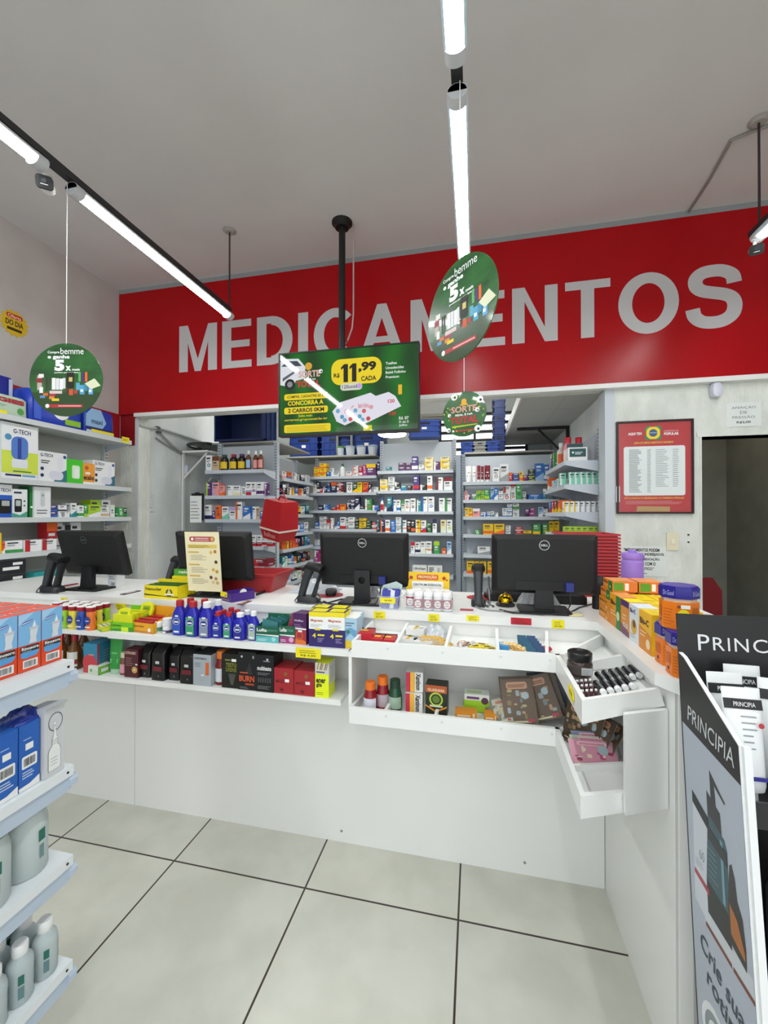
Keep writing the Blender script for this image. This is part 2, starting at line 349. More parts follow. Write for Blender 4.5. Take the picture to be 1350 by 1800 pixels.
board('display_shelf', 'white upper shelf on the counter front under the blue bottles', -1.668, -.50, .952, 1.60, th=.026)
board('display_shelf', 'short white upper shelf at the left under the orange-capped wipes', -2.75, -1.67, .946, 1.615, th=.02)
board('display_shelf', 'long white lower shelf holding the black boxes', -2.75, -.535, .745, 1.605)
# trays at the right: shallow, with raised lips and dividers
def tray(name, label, zb, lip, div, backs, X2, Y1, Y2, rise, yd):
    t = E(name, label, 'tray', (0, 0, 0)); X1 = -.475; XA = .505; EY = Y2 + .33 * (XA - X2); zf, zk, za = zb - .006, zb + .014, zb + rise
    th = .012
    P(MB().hexa([(X1, Y1, zf - th), (X2, Y1, zf - th), (.478, 1.812, zk - th), (X1 + .02, 1.812, zk - th), (X1, Y1, zf), (X2, Y1, zf), (.478, 1.812, zk), (X1 + .02, 1.812, zk)], lam), 'floor_board', t)
    P(MB().hexa([(X2, Y2, zf - th), (XA, EY, za - th), (XA, 1.812, zk - th), (X2, Y1, zf - th), (X2, Y2, zf), (XA, EY, za), (XA, 1.812, zk), (X2, Y1, zf)], lam), 'floor_board', t)
    P(MB().box(X1, Y1 - .014, zf - .02, X2, Y1, zb + lip, lam), 'front_lip', t)
    P(MB().box(X2 - .014, Y2, zf - .02, X2, Y1, zb + lip, lam), 'side_lip', t)
    P(MB().hexa([(X2 - .014, Y2 - .014, zf - .02), (.504, EY - .014, za - .018), (.504, EY, za - .018), (X2 - .014, Y2, zf - .02), (X2 - .014, Y2 - .014, zb + lip), (.488, EY - .018, za + lip * .75), (.488, EY - .004, za + lip * .75), (X2 - .014, Y2, zb + lip)], lam), 'end_board', t)
    def dv(xf, yf, zf_, xb, yb, zb_, hf, hb, w=.012, nm='divider', along='x'):
        dx, dy = (w, 0) if along == 'x' else (0, w)
        P(MB().hexa([(xf, yf, zf_), (xf + dx, yf + dy * 0, zf_), (xb + dx, yb + dy * 0, zb_), (xb, yb, zb_), (xf, yf, hf), (xf + dx, yf, hf), (xb + dx, yb, hb), (xb, yb, hb)], lam) if along == 'x' else MB().hexa([(xf, yf, zf_), (xb, yb, zb_), (xb, yb + w, zb_), (xf, yf + w, zf_), (xf, yf, hf), (xb, yb, hb), (xb, yb + w, hb), (xf, yf + w, hf)], lam), nm, t)
    dv(X1, Y1, zf - .01, X1 + .02, 1.812, zk - .01, zb + lip, zb + backs, nm='end_board')
    for xf, xb in div: dv(xf, Y1, zf - .004, xb, 1.80, zk - .004, zb + lip, zb + backs)
    dv(X2, Y1 - .004, zf - .004, .485, 1.795, zk - .004, zb + lip, zb + backs, .014, 'corner_divider')
    if yd: dv(X2, yd, zf - .004, .495, yd, za - .008, zb + .01, za + .035, along='y')
    for x in (-.33, -.12, .09, .26): P(MB().prism(circ(.005, 10, x, zb + lip * .45), 0, .0015, M('d9dcdc', .4), frame((0, Y1 - .014, 0), (1, 0, 0), (0, 0, 1))), 'screw_cap', t)
    return t
tray('corner_display_tray', 'white upper tray with dividers and mitred corner, under the worktop edge', .966, .038, ((-.305, -.297), (-.115, -.107), (.075, .082), (.245, .28)), .058, .292, 1.575, 1.208, .032, 1.525)
tray('corner_tray', 'white lower tray with mitred corner, holding bottles and booklets', .722, .035, ((-.34, -.332), (-.15, -.142)), .02, .285, 1.545, 1.195, .012, 1.36)
T(MB().hexa([(.383, 1.196, .712), (.5055, 1.250, .712), (.5055, 1.264, .712), (.383, 1.210, .712), (.383, 1.196, .976), (.5055, 1.250, .976), (.5055, 1.264, .976), (.383, 1.210, .976)], lam), 'support_panel', 'white upright end panel between the two arm trays', 'panel')
T(MB().box(-.490, 1.57, .715, -.477, 1.814, .955, lam), 'support_panel', 'white upright divider board beside the bottles with orange caps', 'panel')

# ================================================================ SHELVING
def slots(mb, x, y, z0, z1, m_=None):
    mb.P = frame((x, y, 0), (1, 0, 0), (0, 0, 1)); z = z0
    while z < z1: mb.rect(-.011, z, -.004, z + .017, m_ or M('33373c', .6)); mb.rect(.004, z, .011, z + .017, m_ or M('33373c', .6)); z += .03
def rack(label, x0, x1, yb, zt, dep, zs, rz=0, loc=None, postm=None, lips=metal, bevel=0, back=None):
    """gondola bay: local x along the shelves, -y out of the back panel"""
    w = x1 - x0; t = E('gondola_rack', label, 'shelving', loc or ((x0 + x1) / 2, yb, 0), rz)
    P(MB().box(-w / 2, .0, .05, w / 2, .02, zt - .03, back or metal), 'back_panel', t)
    for s in (-1, 1):
        u = MB().box(s * w / 2 - .02, -.03, 0, s * w / 2 + .02, .02, zt, postm or metal); slots(u, s * w / 2, -.03, .8, zt - .03); P(u, 'upright', t)
    for z in zs:
        b_ = MB().box(-w / 2 + .006, -dep, z - .03, w / 2 - .006, -.025, z, lips)
        b_.box(-w / 2 + .006, -dep - .004, z - .034, w / 2 - .006, -dep, z + .001, lips)
        sh = P(b_, 'shelf', t)
        for s in (-1, 1):
            q = MB(); q.P = frame((s * (w / 2 - .003), 0, 0), (0, 1, 0), (0, 0, 1))
            q.prism([(-dep + .004, z), (-.026, z), (-.026, z - .085), (-.06, z - .08), (-dep + .004, z - .034)], -.002, .002, metal); P(q, 'bracket', sh)
    return t
ZL = [1.954, 1.695, 1.454, 1.184, .98]
rack('grey metal rack with syrup bottles on top, nearest the textured left wall', -2.72, -2.055, 4.03, 2.27, .28, ZL)
ZA = [1.9, 1.72, 1.5, 1.29, 1.12, .93, .74]
# aisle rack facing +x
rack('grey side rack in shadow running back behind the hanging red bin', 0, .84, 0, 2.2, .25, ZA, PI / 2, (-2.27, 4.53, 0))
Z1 = [1.99, 1.78, 1.556, 1.318, 1.09, .86]
rack('grey rack with yellow boxes on top, below the television', -2.09, -1.2, 5.27, 2.26, .27, Z1)
Z2 = [2.024, 1.788, 1.538, 1.289, 1.04, .785]
rack('tall pale rack with slotted right post, centre of the storeroom', -1.155, -.245, 5.12, 2.43, .27, Z2)
Z3 = [1.858, 1.662, 1.479, 1.283, 1.064, .856]
rack('grey rack with white tubes on top, beyond the monitor furthest right', -.13, .86, 4.87, 2.2, .27, Z3, postm=metal_d)
T(MB().box(-.215, 4.84, 0, -.16, 5.1, 2.19, metal_d), 'steel_post', 'dark grey steel column between the two right-hand storeroom racks', 'post')
ZR = [1.925, 1.738, 1.52, 1.33, 1.13]
rack('grey rack on the right storeroom wall seen from its end', 0, .92, 0, 2.19, .27, ZR, -PI / 2, (.962, 3.94, 0))
# wall rack at the left of the shop, facing +x
ZS = [2.152, 1.738, 1.481, 1.246, 1.01]
rack('long white wall rack on the left wall with health devices and diapers', 0, 2.2, 0, 2.2, .30, ZS, PI / 2, (-3.268, 1.985, 0), M('cfd4d4', .5), M('ccd2d3', .45), back=M('b9bfba', .6))
# near gondola at the left edge
gd = E('gondola_rack', 'near white shelf end at the left edge with nasal spray boxes', 'shelving', (-1.1, 0, 0))
gm = M('bccbdd', .35)
P(MB().box(-.34, -.6, .02, -.315, .93, 1.5, gm), 'back_panel', gd)
P(MB().box(-.345, .925, 0, -.30, .955, 1.5, gm), 'upright', gd)
ZG = [1.093, .801, .55, .258]
for z in ZG:
    sh = P(MB().box(-.315, -.6, z - .028, 0, .947, z, M('e6ecf0', .35)), 'shelf', gd)
    q = MB(); q.P = frame((0, .949, 0), (1, 0, 0), (0, 0, 1))
    q.prism([(-.31, z - .1), (-.31, z - .004), (-.006, z - .03), (.001, z - .04), (.001, z - .056), (-.03, z - .075)], -.010, .012, gm); q.P = frame((0, .937, 0), (1, 0, 0), (0, 0, 1))
    P(q, 'bracket', sh)
    q = MB(); q.P = frame((.0, 0, 0), (0, 1, 0), (0, 0, 1)); q.prism([(-.6, z - .085), (.935, z - .07), (.958, z - .055), (.964, z - .042), (.958, z - .028), (-.6, z - .028)], -.02, -.006, gm)
    q.P = frame((0, 0, 0), (0, 1, 0), (0, 0, 1)); q.prism(circ(.0035, 10, .930, z - .014), 0, .001, ink); q.P = frame((-.005, 0, 0), (0, 1, 0), (0, 0, 1)); q.prism(circ(.004, 10, .945, z - .045), 0, .002, ink)
    P(q, 'front_apron', sh)
# ================================================================ STOCK ON THE STOREROOM RACKS AND THE LEFT WALL RACK
PAL = dict(w=('eceeee', 'white'), n=('1d2550', 'navy'), r=('c01f2b', 'red'), y=('f1c70e', 'yellow'), o=('ef6a1f', 'orange'), g=('3c9a4e', 'green'), l=('a9cf2b', 'lime'), t=('2f8793', 'teal'), p=('5b2a68', 'purple'),
           m=('b0307d', 'magenta'), k=('23242a', 'black'), c=('ece0ae', 'cream'), b=('2b6fc0', 'blue'), s=('ee9c98', 'pink'), i=('3a2a78', 'indigo'), e=('cfb491', 'beige'), d=('1f4d2c', 'dark green'), v=('b7a6d6', 'lilac'),
           x=('9fa4a8', 'grey'), a=('7fcdb0', 'mint'), h=('7d1a2a', 'maroon'), z=('9fc4e8', 'pale blue'), q=('6d3b1e', 'brown'), u=('dbe6d2', 'pale green'))
def pc(k): return M(PAL[k][0], .5)
def pack(w, d, h, sp, style):
    """a printed carton: body colour, band colour, accent, small print and a mark"""
    b_ = MB(); B = pc(sp[0]); A = pc(sp[1]) if len(sp) > 1 else None; D_ = pc(sp[2]) if len(sp) > 2 else A
    b_.box(-w / 2, -d / 2, 0, w / 2, d / 2, h, B); b_.front(d)
    dark = sp[0] in 'nrpmkidhbqgt'; pr = paper if dark else M('3a3d46', .6)
    x0 = -w / 2
    if A:
        if style == 0: b_.rect(x0, 0, -x0, h * .26, A)
        elif style == 1: b_.rect(x0, h * .68, -x0, h, A)
        elif style == 2: b_.poly([(x0, 0), (-x0, 0), (-x0, h * .48), (x0, h * .16)], A)
        elif style == 3: b_.disc(0, h * .36, min(w, h) * .27, A); b_.disc(0, h * .36, min(w, h) * .13, B, 2)
        elif style == 4: b_.rect(x0, 0, x0 + w * .3, h, A)
        else: b_.rect(x0, h * .1, -x0, h * .34, A)
        if style in (0, 2, 5):
            for fn, ww in ((b_.right, d), (b_.left, d)): fn(w); b_.rect(-ww / 2, h * (.1 if style == 5 else 0), ww / 2, h * (.34 if style == 5 else .26), A)
            b_.front(d)
        if D_ is not A: b_.rect(x0, h * .30, -x0, h * .36, D_, 2)
    if h > .03:
        v1 = h * (.60 if style == 1 else .86)
        b_.rect(x0 + w * .14, v1 - h * .11, x0 + w * rnd.uniform(.6, .86), v1, pr, 2)
        b_.lines(x0 + w * .14, v1 - h * .3, -x0 - w * .2, v1 - h * .15, 2, pr, 2, .4)
    b_.top(h); b_.rect(x0 + w * .1, -d * .3, x0 + w * .7, -d * .05, pr if dark else (A or pr), 1)
    b_.right(w).rect(-d * .3, h * .25, d * .3, h * .34, pr, 1); b_.left(w).rect(-d * .3, h * .25, d * .3, h * .34, pr, 1)
    return b_
def bottle(name, label, loc, r, h, body, cap, lab=None, neck=.38, caph=.17, rz=0, group=None, sy=1, lab2=None, shoulder=.72, capr=None, cat='bottle', ribs=False, body_r=.25, trans=0):
    t = E(name, label, cat, loc, rz, group); hb = h * (1 - caph); bm = M(body, body_r, trans=trans)
    b_ = MB().lathe([(r * .9, 0), (r, h * .03), (r, hb * shoulder), (r * .9, hb * (shoulder + .09)), (r * neck * 1.05, hb * .95), (r * neck, hb)], bm, sy=sy, n=18)
    if lab:
        for k, (c_, z0, z1) in enumerate([(lab, .12, .62)] + ([(lab2, .2, .36)] if lab2 else [])):
            rr_ = r * 1.012 + .0004 * k; v = []; f = []
            for j in range(11): a_ = math.radians(-155 + 13 * j); v += [(rr_ * math.cos(a_), rr_ * sy * math.sin(a_), hb * z0), (rr_ * math.cos(a_), rr_ * sy * math.sin(a_), hb * z1)]
            for j in range(10): f.append((2 * j, 2 * j + 2, 2 * j + 3, 2 * j + 1))
            b_.add(v, f, M(c_, .5), True)
    P(b_, 'body', t)
    cr_ = capr or r * neck * 1.25
    P(MB().lathe([(cr_, hb * .97), (cr_, h * .985), (cr_ * .9, h)], M(cap, .4), n=16), 'cap', t)
    return t
def soft_tube(name, label, loc, w, d, h, body, band, cap='f0f0f0', rz=0, group=None, cat='tube', cap_down=True):
    t = E(name, label, cat, loc, rz, group); z0 = h * .14
    b_ = MB().loft([((0, 0, z0), (w * .42, 0, 0), (0, d * .5, 0)), ((0, 0, z0 + h * .05), (w * .46, 0, 0), (0, d * .5, 0)), ((0, 0, h * .6), (w * .49, 0, 0), (0, d * .33, 0)), ((0, 0, h * .94), (w * .5, 0, 0), (0, d * .06, 0)), ((0, 0, h), (w * .5, 0, 0), (0, d * .05, 0))], M(body, .4), 18, 2.2)
    b_.P = frame((0, -d * .43, 0), (1, 0, 0), (0, .05, 1)); b_.rect(-w * .3, h * .3, w * .3, h * .42, M(band, .5), 4); b_.rect(-w * .22, h * .55, w * .22, h * .6, M(band, .5), 4)
    P(b_, 'body', t); P(MB().loft([((0, 0, 0), (w * .36, 0, 0), (0, d * .46, 0)), ((0, 0, z0), (w * .4, 0, 0), (0, d * .48, 0))], M(cap, .4), 16, 2.2), 'cap', t)
    return t
ROW = {}
def stock(axis, plane, z, data, zm, where, unit, rz=0, dmax=.13, group=None):
    """one shelf of packs.  token: x0-x1@top:colours[count][kind]; pixel spans are read on the shelf's own front plane"""
    s_, ox, oy = zm; at = (lambda x, y: atY(x, y, plane)) if axis == 'Y' else (lambda x, y: atX(x, y, plane))
    n = 0; used = {}
    for tok in data.split():
        sp_, spec = tok.split(':'); xs, yt = sp_.split('@'); x0, x1 = (float(q) / s_ + ox for q in re.match(r'(-?\d+)-(\d+)$', xs).groups()); yt = float(yt) / s_ + oy
        cols, cnt, kind = re.match(r'([a-z]+)(\d?)([A-Z]?)$', spec).groups(); cnt = int(cnt or 1)
        A, B = at(x0, 900), at(x1, 900); h = min(max(at((x0 + x1) / 2, yt).z - z, .012), .195)
        w = (B - A).length * .97; mid = (A + B) / 2; dp = min(dmax, max(.035, w * rnd.uniform(.7, 1.3))); n += 1
        j = rnd.uniform(.004, .03); nv = Vector((math.sin(rz), -math.cos(rz), 0))
        c_ = [PAL[k][1] for k in cols]; cn = c_[0] if len(c_) == 1 else '-and-'.join(c_[:2])
        pos = '%s from left, %s, %s' % (ORD[n - 1], where if 'row' in where else where + ' shelf', unit)
        for q in range(cnt):
            hh = h / cnt; loc = Vector((mid.x, mid.y, z + q * hh + .0005)) - nv * (dp / 2 + j)
            st = '' if cnt == 1 else {0: 'bottom of stack ', cnt - 1: 'top of stack '}.get(q, 'middle of stack ' if cnt == 3 else 'layer %s of stack ' % ORD[q])
            g_ = group or 'medicines on the ' + unit
            if kind == 'B': bottle('medicine_bottle', '%s bottle, %s' % (cn, pos), loc, w / 2, hh, PAL[cols[0]][0], PAL[cols[1] if len(cols) > 1 else 'w'][0], PAL[cols[2]][0] if len(cols) > 2 else None, rz=rz, group=g_)
            elif kind == 'T': soft_tube('cream_tube', '%s tube, %s' % (cn, pos), loc, w, min(w, .045), hh, PAL[cols[0]][0], PAL[cols[1] if len(cols) > 1 else 'x'][0], rz=rz, group=g_)
            else: T(pack(w, dp, hh - .001, cols, rnd.randrange(6)), 'medicine_box' if axis == 'Y' else 'health_product_box', '%s box, %s%s' % (cn, st, pos), 'box', loc, rz + rnd.uniform(-.05, .05), g_)
ZM = (6.136, 340, 760); U = 'rack beside textured wall'
stock('Y', 3.76, ZL[0], '118-185@245:wt 188-262@255:eq 548-600@180:qwzB 610-662@180:qwsB 672-725@180:qwsB', ZM, 'top', U)
for i, (x0, x1, capc, nm) in enumerate(((266, 345, '1f4a3c', 'green'), (366, 445, 'a3132a', 'red'), (456, 536, '4c2459', 'purple'))):
    A = atY(x0 / 6.136 + 340, 830, 3.76); B = atY(x1 / 6.136 + 340, 830, 3.76)
    t = bottle('syrup_bottle', 'square dark syrup bottle with yellow label and %s cap on the rack beside the wall' % nm, ((A.x + B.x) / 2, 3.81, ZL[0] + .001), (B.x - A.x) / 2, .165, '22130f', capc, 'e8c51c', .5, .14, sy=.9, shoulder=.8, group='dark syrup bottles')
stock('Y', 3.76, ZL[1], '133-189@540:pl 191-270@540:sv 272-330@575:so 332-410@570:wx 413-495@572:wc 497-553@590:wk 557-618@535:wrb 620-673@535:wrb 675-748@535:wp 751-785@545:pv', ZM, 'second', U)
stock('Y', 3.76, ZL[2], '105-185@780:wn 187-222@845:iw 228-290@790:oq 293-369@800:wa 371-448@800:wv 450-522@750:wo 525-607@795:bw 609-668@800:wb 669-710@810:eb 712-780@810:bx', ZM, 'third', U)
ZM = (3.971, 340, 700)
stock('Y', 3.76, ZL[3], '400-434@957:wrn 436-470@957:wrn 472-506@957:wrn 508-545@957:wrn', ZM, 'fourth', U)
stock('Y', 3.76, ZL[4], '413-515@1125:hr', ZM, 'fifth', U)
# side rack, facing +x
U = 'side rack in shadow'
rows = ['wsr ob wx kw nw wb', 'nw ky wn yo bw os cw nw wx', 'wg mk xw yk wx tk', 'zw tw wb bz wx', 'or yr ok or ro nk no tk bn', 'tw ua wt bz ow dk nk no nk qk', 'lk zw wn uw hk wx']
for k, (z, cc) in enumerate(zip(ZA, rows)):
    y = 4.14
    for j, sp in enumerate(cc.split()):
        w = .72 / len(cc.split()) * .9; h = rnd.uniform(.07, .13 if k else .1); y0 = y + j * .76 / len(cc.split())
        T(pack(w, .07, h, sp, rnd.randrange(6)), 'medicine_box', '%s box, %s from near end, %s shelf down, shadowed side rack' % ('-and-'.join(PAL[q][1] for q in sp[:2]), ORD[j], ORD[k]), 'box', (-2.025 - .045 - rnd.random() * .02, y0 + w / 2, z + .001), PI / 2, 'medicines on the side rack')
ZM = (4.821, 540, 780); U = 'rack under television'
stock('Y', 5.005, Z1[0], '48-96@195:yo3 99-156@165:yo3 158-190@238:bn 195-220@205:wz 222-265@240:wx 270-310@168:wdB 325-375@235:ws 382-430@185:ws3 433-464@190:rw 466-498@178:mw 500-580@170:py 590-608@150:nw', ZM, 'top', U)
stock('Y', 5.005, Z1[1], '48-75@350:wo 77-103@320:kw 105-123@360:rn 126-158@360:nw2 160-192@330:nb2 196-245@325:no 248-300@325:hw4 330-378@325:wh 381-419@335:dy 421-462@325:yl 467-513@325:or 517-539@340:nw 542-600@365:wx', ZM, 'second', U)
stock('Y', 5.005, Z1[2], '90-135@520:nk 138-180@515:bw2 200-243@540:rk 245-268@515:ro 272-323@512:oy 333-364@478:nw3 366-398@478:nw3 400-442@450:nw 444-482@530:nw 487-545@468:gwo 551-606@520:bw', ZM, 'third', U)
stock('Y', 5.005, Z1[3], '60-95@665:bw 97-155@618:wx3 157-186@648:wr 188-217@630:wr 228-250@690:wb 252-270@655:bw 272-321@622:wr 323-345@630:wx 347-400@622:wx2 402-437@640:dk3 439-498@632:yk3 500-541@655:dk3 544-588@668:rw2 590-606@648:tw3', ZM, 'fourth', U)
stock('Y', 5.005, Z1[4], '58-92@815:wb2', ZM, 'fifth', U); stock('Y', 5.005, Z1[5], '60-100@900:mw2', ZM, 'sixth', U)
U = 'tall centre rack'
stock('Y', 4.855, Z2[0], '664-710@195:tx 770-830@160:pk2 832-883@160:pk2 885-937@105:iw 945-990@178:wx 995-1067@112:cy3 1070-1123@150:pw 1128-1205@108:cy3', ZM, 'top', U)
stock('Y', 4.855, Z2[1], '613-679@300:cy3 682-738@280:wx3 741-790@325:kw2 793-842@352:tb 850-885@352:kh 897-948@265:ir 957-1008@345:kw 1017-1060@272:wo 1095-1150@285:wh 1157-1230@280:wh', ZM, 'second', U)
stock('Y', 4.855, Z2[2], '613-642@455:wbrB 645-670@535:wx 673-717@450:tn 720-753@475:wb 756-789@475:wb 796-824@478:ug 827-870@470:wr 873-918@463:wk 927-965@475:tw 968-1020@448:wb 1022-1075@448:wb 1115-1165@460:wu 1169-1225@460:wg', ZM, 'third', U)
stock('Y', 4.855, Z2[3], '622-656@648:no 660-700@645:wo 706-747@650:bz 751-794@622:wx3 797-840@648:wtr 843-878@645:ko 880-914@648:ko 917-958@645:ywr 962-1008@650:wrb 1012-1055@673:dg2 1061-1097@638:wn 1128-1177@645:cu 1181-1230@645:wl', ZM, 'fourth', U)
stock('Y', 4.855, Z2[4], '877-910@833:wr 913-956@835:wn 958-1003@830:wu 1006-1055@828:wyr 1071-1120@828:gl 1138-1175@890:ow 1183-1222@830:zw', ZM, 'fifth', U)
ZM = (3.293, 660, 680)
A = atY(725, 1009, 4.86); B = atY(750, 1009, 4.86)
q = pack(B.x - A.x, .12, .11, 'w', 0); q.front(.12)
q = MB().box(-.085, -.06, 0, .085, .06, .115, M('e2e5e6', .5)).front(.12); q.text('UltraSept', -.07, .055, .07, None, ink, .02)
T(q, 'medicine_box', 'white box with one line of dark lettering behind the yellow promotion card', 'box', (A.x + .085, 4.93, Z2[5] + .001))
q = MB().box(-.085, -.06, 0, .085, .06, .115, M('dfe2e3', .5)).front(.12); q.lines(-.07, .04, -.01, .1, 3, ink, 2, .5); q.rect(.03, .02, .06, .09, M('55585c'), 2); q.bars(.03, .02, .06, .09, 6, paper)
T(q, 'medicine_box', 'white box with dark barcode patch, right of the white lettered box', 'box', (A.x + .265, 4.93, Z2[5] + .001))
ZM = (4.821, 800, 700); U = 'rack beyond last monitor'
stock('Y', 4.605, Z3[0], '90-143@570:wxT 146-182@572:wrT 186-215@568:hwT 217-246@575:hwT 250-300@565:hwT 320-379@585:wx 381-455@555:wx 459-487@628:ro 489-545@635:ib2 547-578@618:yo 580-620@650:pr 623-678@600:kl3 681-755@550:bz 757-800@560:bw', ZM, 'top', U)
stock('Y', 4.605, Z3[1], '83-103@785:sw 105-138@815:pw 142-178@812:gw 180-215@782:lg2 217-248@782:lg2 250-292@770:gl 299-330@755:zb 332-366@760:bw 370-408@785:wx2 411-471@748:wr2 473-517@725:wr2 519-567@728:gd 573-602@792:wx 622-745@812:bz 747-778@765:tw', ZM, 'second', U)
stock('Y', 4.605, Z3[2], '85-116@925:yb 118-147@930:yo 150-212@935:sw 217-243@965:wb 245-271@965:bw 273-299@962:wb 302-330@958:wt 333-365@970:wx 402-440@930:wb2 443-483@895:wb3 488-545@890:wgu3 592-630@935:pk 632-675@932:mp2 708-745@922:zw 747-785@922:wn2', ZM, 'third', U)
stock('Y', 4.605, Z3[3], '163-217@1115:gw 236-325@1065:yo 330-420@1065:yo 428-472@1080:wx3 513-575@1092:rw2 580-648@1122:yk 660-725@1065:gy 741-795@1065:gy 800-842@1042:yo 844-887@1042:yo', ZM, 'fourth', U)
ZM = (3.293, 660, 680)
stock('Y', 4.605, Z3[4], '590-664@925:wx', ZM, 'fifth', U)
stock('Y', 4.605, Z3[5], '528-570@1010:yo 572-600@1012:yr 604-640@1012:yo 648-700@1012:yo', ZM, 'sixth', U)
# right-hand rack seen from its end
U = 'right wall rack seen end-on'
def rbox(w, d, h, sp, st, x, y, k, label, rz=-PI / 2): T(pack(w, d, h, sp, st), 'product_carton', label, 'box', (x, y, ZR[k] + .001), rz, 'boxes on the right wall rack')
q = MB().box(-.07, -.05, 0, .07, .05, .105, white).front(.1); q.rect(-.06, .03, .06, .095, M('1c4f50')); q.lines(-.02, .05, .05, .075, 2, paper, 2); q.disc(-.035, .065, .008, paper, 2)
q.P = frame((0, .05, .105), (1, 0, 0), (.2, .3, 1)); q.box(-.06, .045, .105, .06, .05, .15, M('2b4a50'))
T(q, 'medicine_box', 'white carton with dark teal panel on top shelf of the right wall rack', 'box', (.79, 3.55, ZR[0] + .001), 0)
for i, (x, y) in enumerate(((.755, 3.68), (.84, 3.69))):
    bottle('antiseptic_bottle', 'pink bottle with red cap behind the teal carton, ' + ('left one' if i == 0 else 'right one'), (x, y, ZR[0] + .001), .038, .215, 'e88a94', 'c81f33', 'f3d8dc', .55, .2, group='pink antiseptic bottles')
bottle('medicine_bottle', 'white bottle with orange foot label on top shelf, right wall rack', (.735, 3.86, ZR[0] + .001), .033, .2, 'd8d4cc', 'e9e9e9', 'd9662a', .4, .18)
rbox(.05, .09, .13, 'gl', 1, .74, 4.0, 0, 'green box at the far end of top shelf, right wall rack')
rbox(.05, .09, .14, 'pw', 1, .74, 4.1, 0, 'purple box at the far end of top shelf, right wall rack')
for i in range(6): rbox(.045, .05, .10, 'aw', 4, .715 + .042 * i if i else .70, 3.56 if i else 3.62, 1, 'mint carton, %s from left on the second shelf of the right wall rack' % ORD[i], 0)
rbox(.08, .1, .11, 'ow', 2, .735, 4.2, 1, 'orange box at the far end of the second shelf, right wall rack')
for i, sp in enumerate(('wx', 'zw', 'wr')): rbox(.07, .08, .07, sp, 3, .735, 3.8 + i * .12, 1, '%s box, %s behind the mint cartons on the right wall rack' % (PAL[sp[0]][1], ORD[i]))
for i in range(7): rbox(.037, .06, .085, 'wy' if i < 3 else 'wx', 4, .72 + .0385 * i - .01, 3.55, 2, 'white%s carton, %s from left on third shelf, right wall rack' % (' and yellow' if i < 3 else '', ORD[i]), 0)
for i, sp in enumerate(('oy', 'qy', 'ry', 'br')): rbox(.09, .1, .1, sp, 2, .74, 3.72 + .14 * i, 2, '%s box, %s behind the white cartons on the right wall rack' % (PAL[sp[0]][1], ORD[i]))
rbox(.1, .1, .05, 'ec', 1, .80, 3.66, 2, 'beige carton behind the white and yellow cartons, right wall rack')
for i in range(6): rbox(.043, .06, .075, 'lw', 5, .715 + .044 * i, 3.55, 3, 'lime carton, %s from left on fourth shelf, right wall rack' % ORD[i], 0)
# left wall rack, facing +x
U = 'left wall rack'; ZM = (5.4, 0, 800)
def gbox(plane, x0, x1, yt, k, dep, label, fn, name='device_box', col='e8ebec', group='health devices on the left wall rack', back=.01):
    A = atX(x0, 900, plane); B = atX(x1, 900, plane); z = ZS[k]; h = atX((x0 + x1) / 2, yt, plane).z - z; h = min(h, ZS[k - 1] - .042 - z); w = B.y - A.y
    b_ = MB().box(-w / 2, -dep / 2, 0, w / 2, dep / 2, h, M(col, .45)).front(dep); fn(b_, w, h)
    return T(b_, name, label, 'box', (plane - back - dep / 2, (A.y + B.y) / 2, z + .001), PI / 2, group)
nav = M('1d2a55', .5)
def f1(b_, w, h):
    b_.rect(-w / 2, h * .1, w / 2, h * .5, M('cfe04a')); b_.text('G-TECH', -w * .2, h * .82, w * .28, h * .9, nav, .02, 2)
    b_.poly([(x - w * .02, y) for x, y in rr(w * .46, h * .42, w * .18, 5, 0, h * .56)], M('4a78c8', .4), 2); b_.poly(rr(w * .44, h * .16, w * .05, 4, -w * .02, h * .28), M('dfe5ea'), 3); b_.rect(-w * .08, h * .36, w * .02, h * .74, M('27408f'), 3)
    b_.disc(-w * .33, h * .74, w * .09, M('4b8fb8'), 2); b_.rect(-w * .4, h * .05, w * .02, h * .085, nav, 2); b_.rect(w * .05, h * .05, w * .42, h * .085, M('6aa2d8'), 2); b_.rect(-w * .2, h * .13, w * .3, h * .15, M('3b6f4a'), 3)
gbox(-2.99, 4, 68.5, 735, 1, .16, 'tall white and lime humidifier box with blue picture, second shelf of left wall rack', f1)
def f2(b_, w, h):
    b_.poly([(w * .02, 0), (w / 2, 0), (w / 2, h * .45), (w * .2, h * .3)], M('2f6f83')); b_.text('G-TECH', -w * .42, h * .82, 0, h * .93, nav, .02, 2); b_.lines(-w * .4, h * .6, -w * .05, h * .74, 2, ink)
    b_.disc(-w * .36, h * .42, w * .06, nav, 2); b_.disc(-w * .36, h * .2, w * .06, nav, 2); b_.poly(rr(w * .5, h * .3, h * .14, 5, w * .12, h * .22), M('d6d8e4'), 3); b_.poly(rr(w * .2, h * .5, w * .09, 5, w * .25, h * .6), M('e3e5ee'), 3); b_.disc(w * .42, h * .88, w * .06, M('33508f'), 2)
gbox(-2.99, 68, 119, 795, 1, .12, 'white nebulizer box with teal corner, beside the tall humidifier box', f2)
def f3(b_, w, h): b_.poly(rr(w * .5, h * .55, w * .1, 4, w * .05, h * .48), M('d8f0d0'), 2); b_.poly(rr(w * .3, h * .4, w * .1, 4, w * .1, h * .45), M('eef2ee'), 3)
gbox(-2.985, 119.5, 147, 808, 1, .05, 'bright green blister pack on the second shelf of left wall rack', f3, 'blister_pack', '3fc41f')
def f4(b_, w, h):
    b_.rect(-w / 2, 0, w / 2, h * .12, paper); b_.disc(-w * .2, h * .78, w * .16, M('c2541b'), 2); b_.text('ecabo', -w * .45, h * .22, w * .45, h * .45, M('3a1a12'), .03, 2); b_.rect(-w * .3, h * .48, w * .1, h * .58, paper, 2)
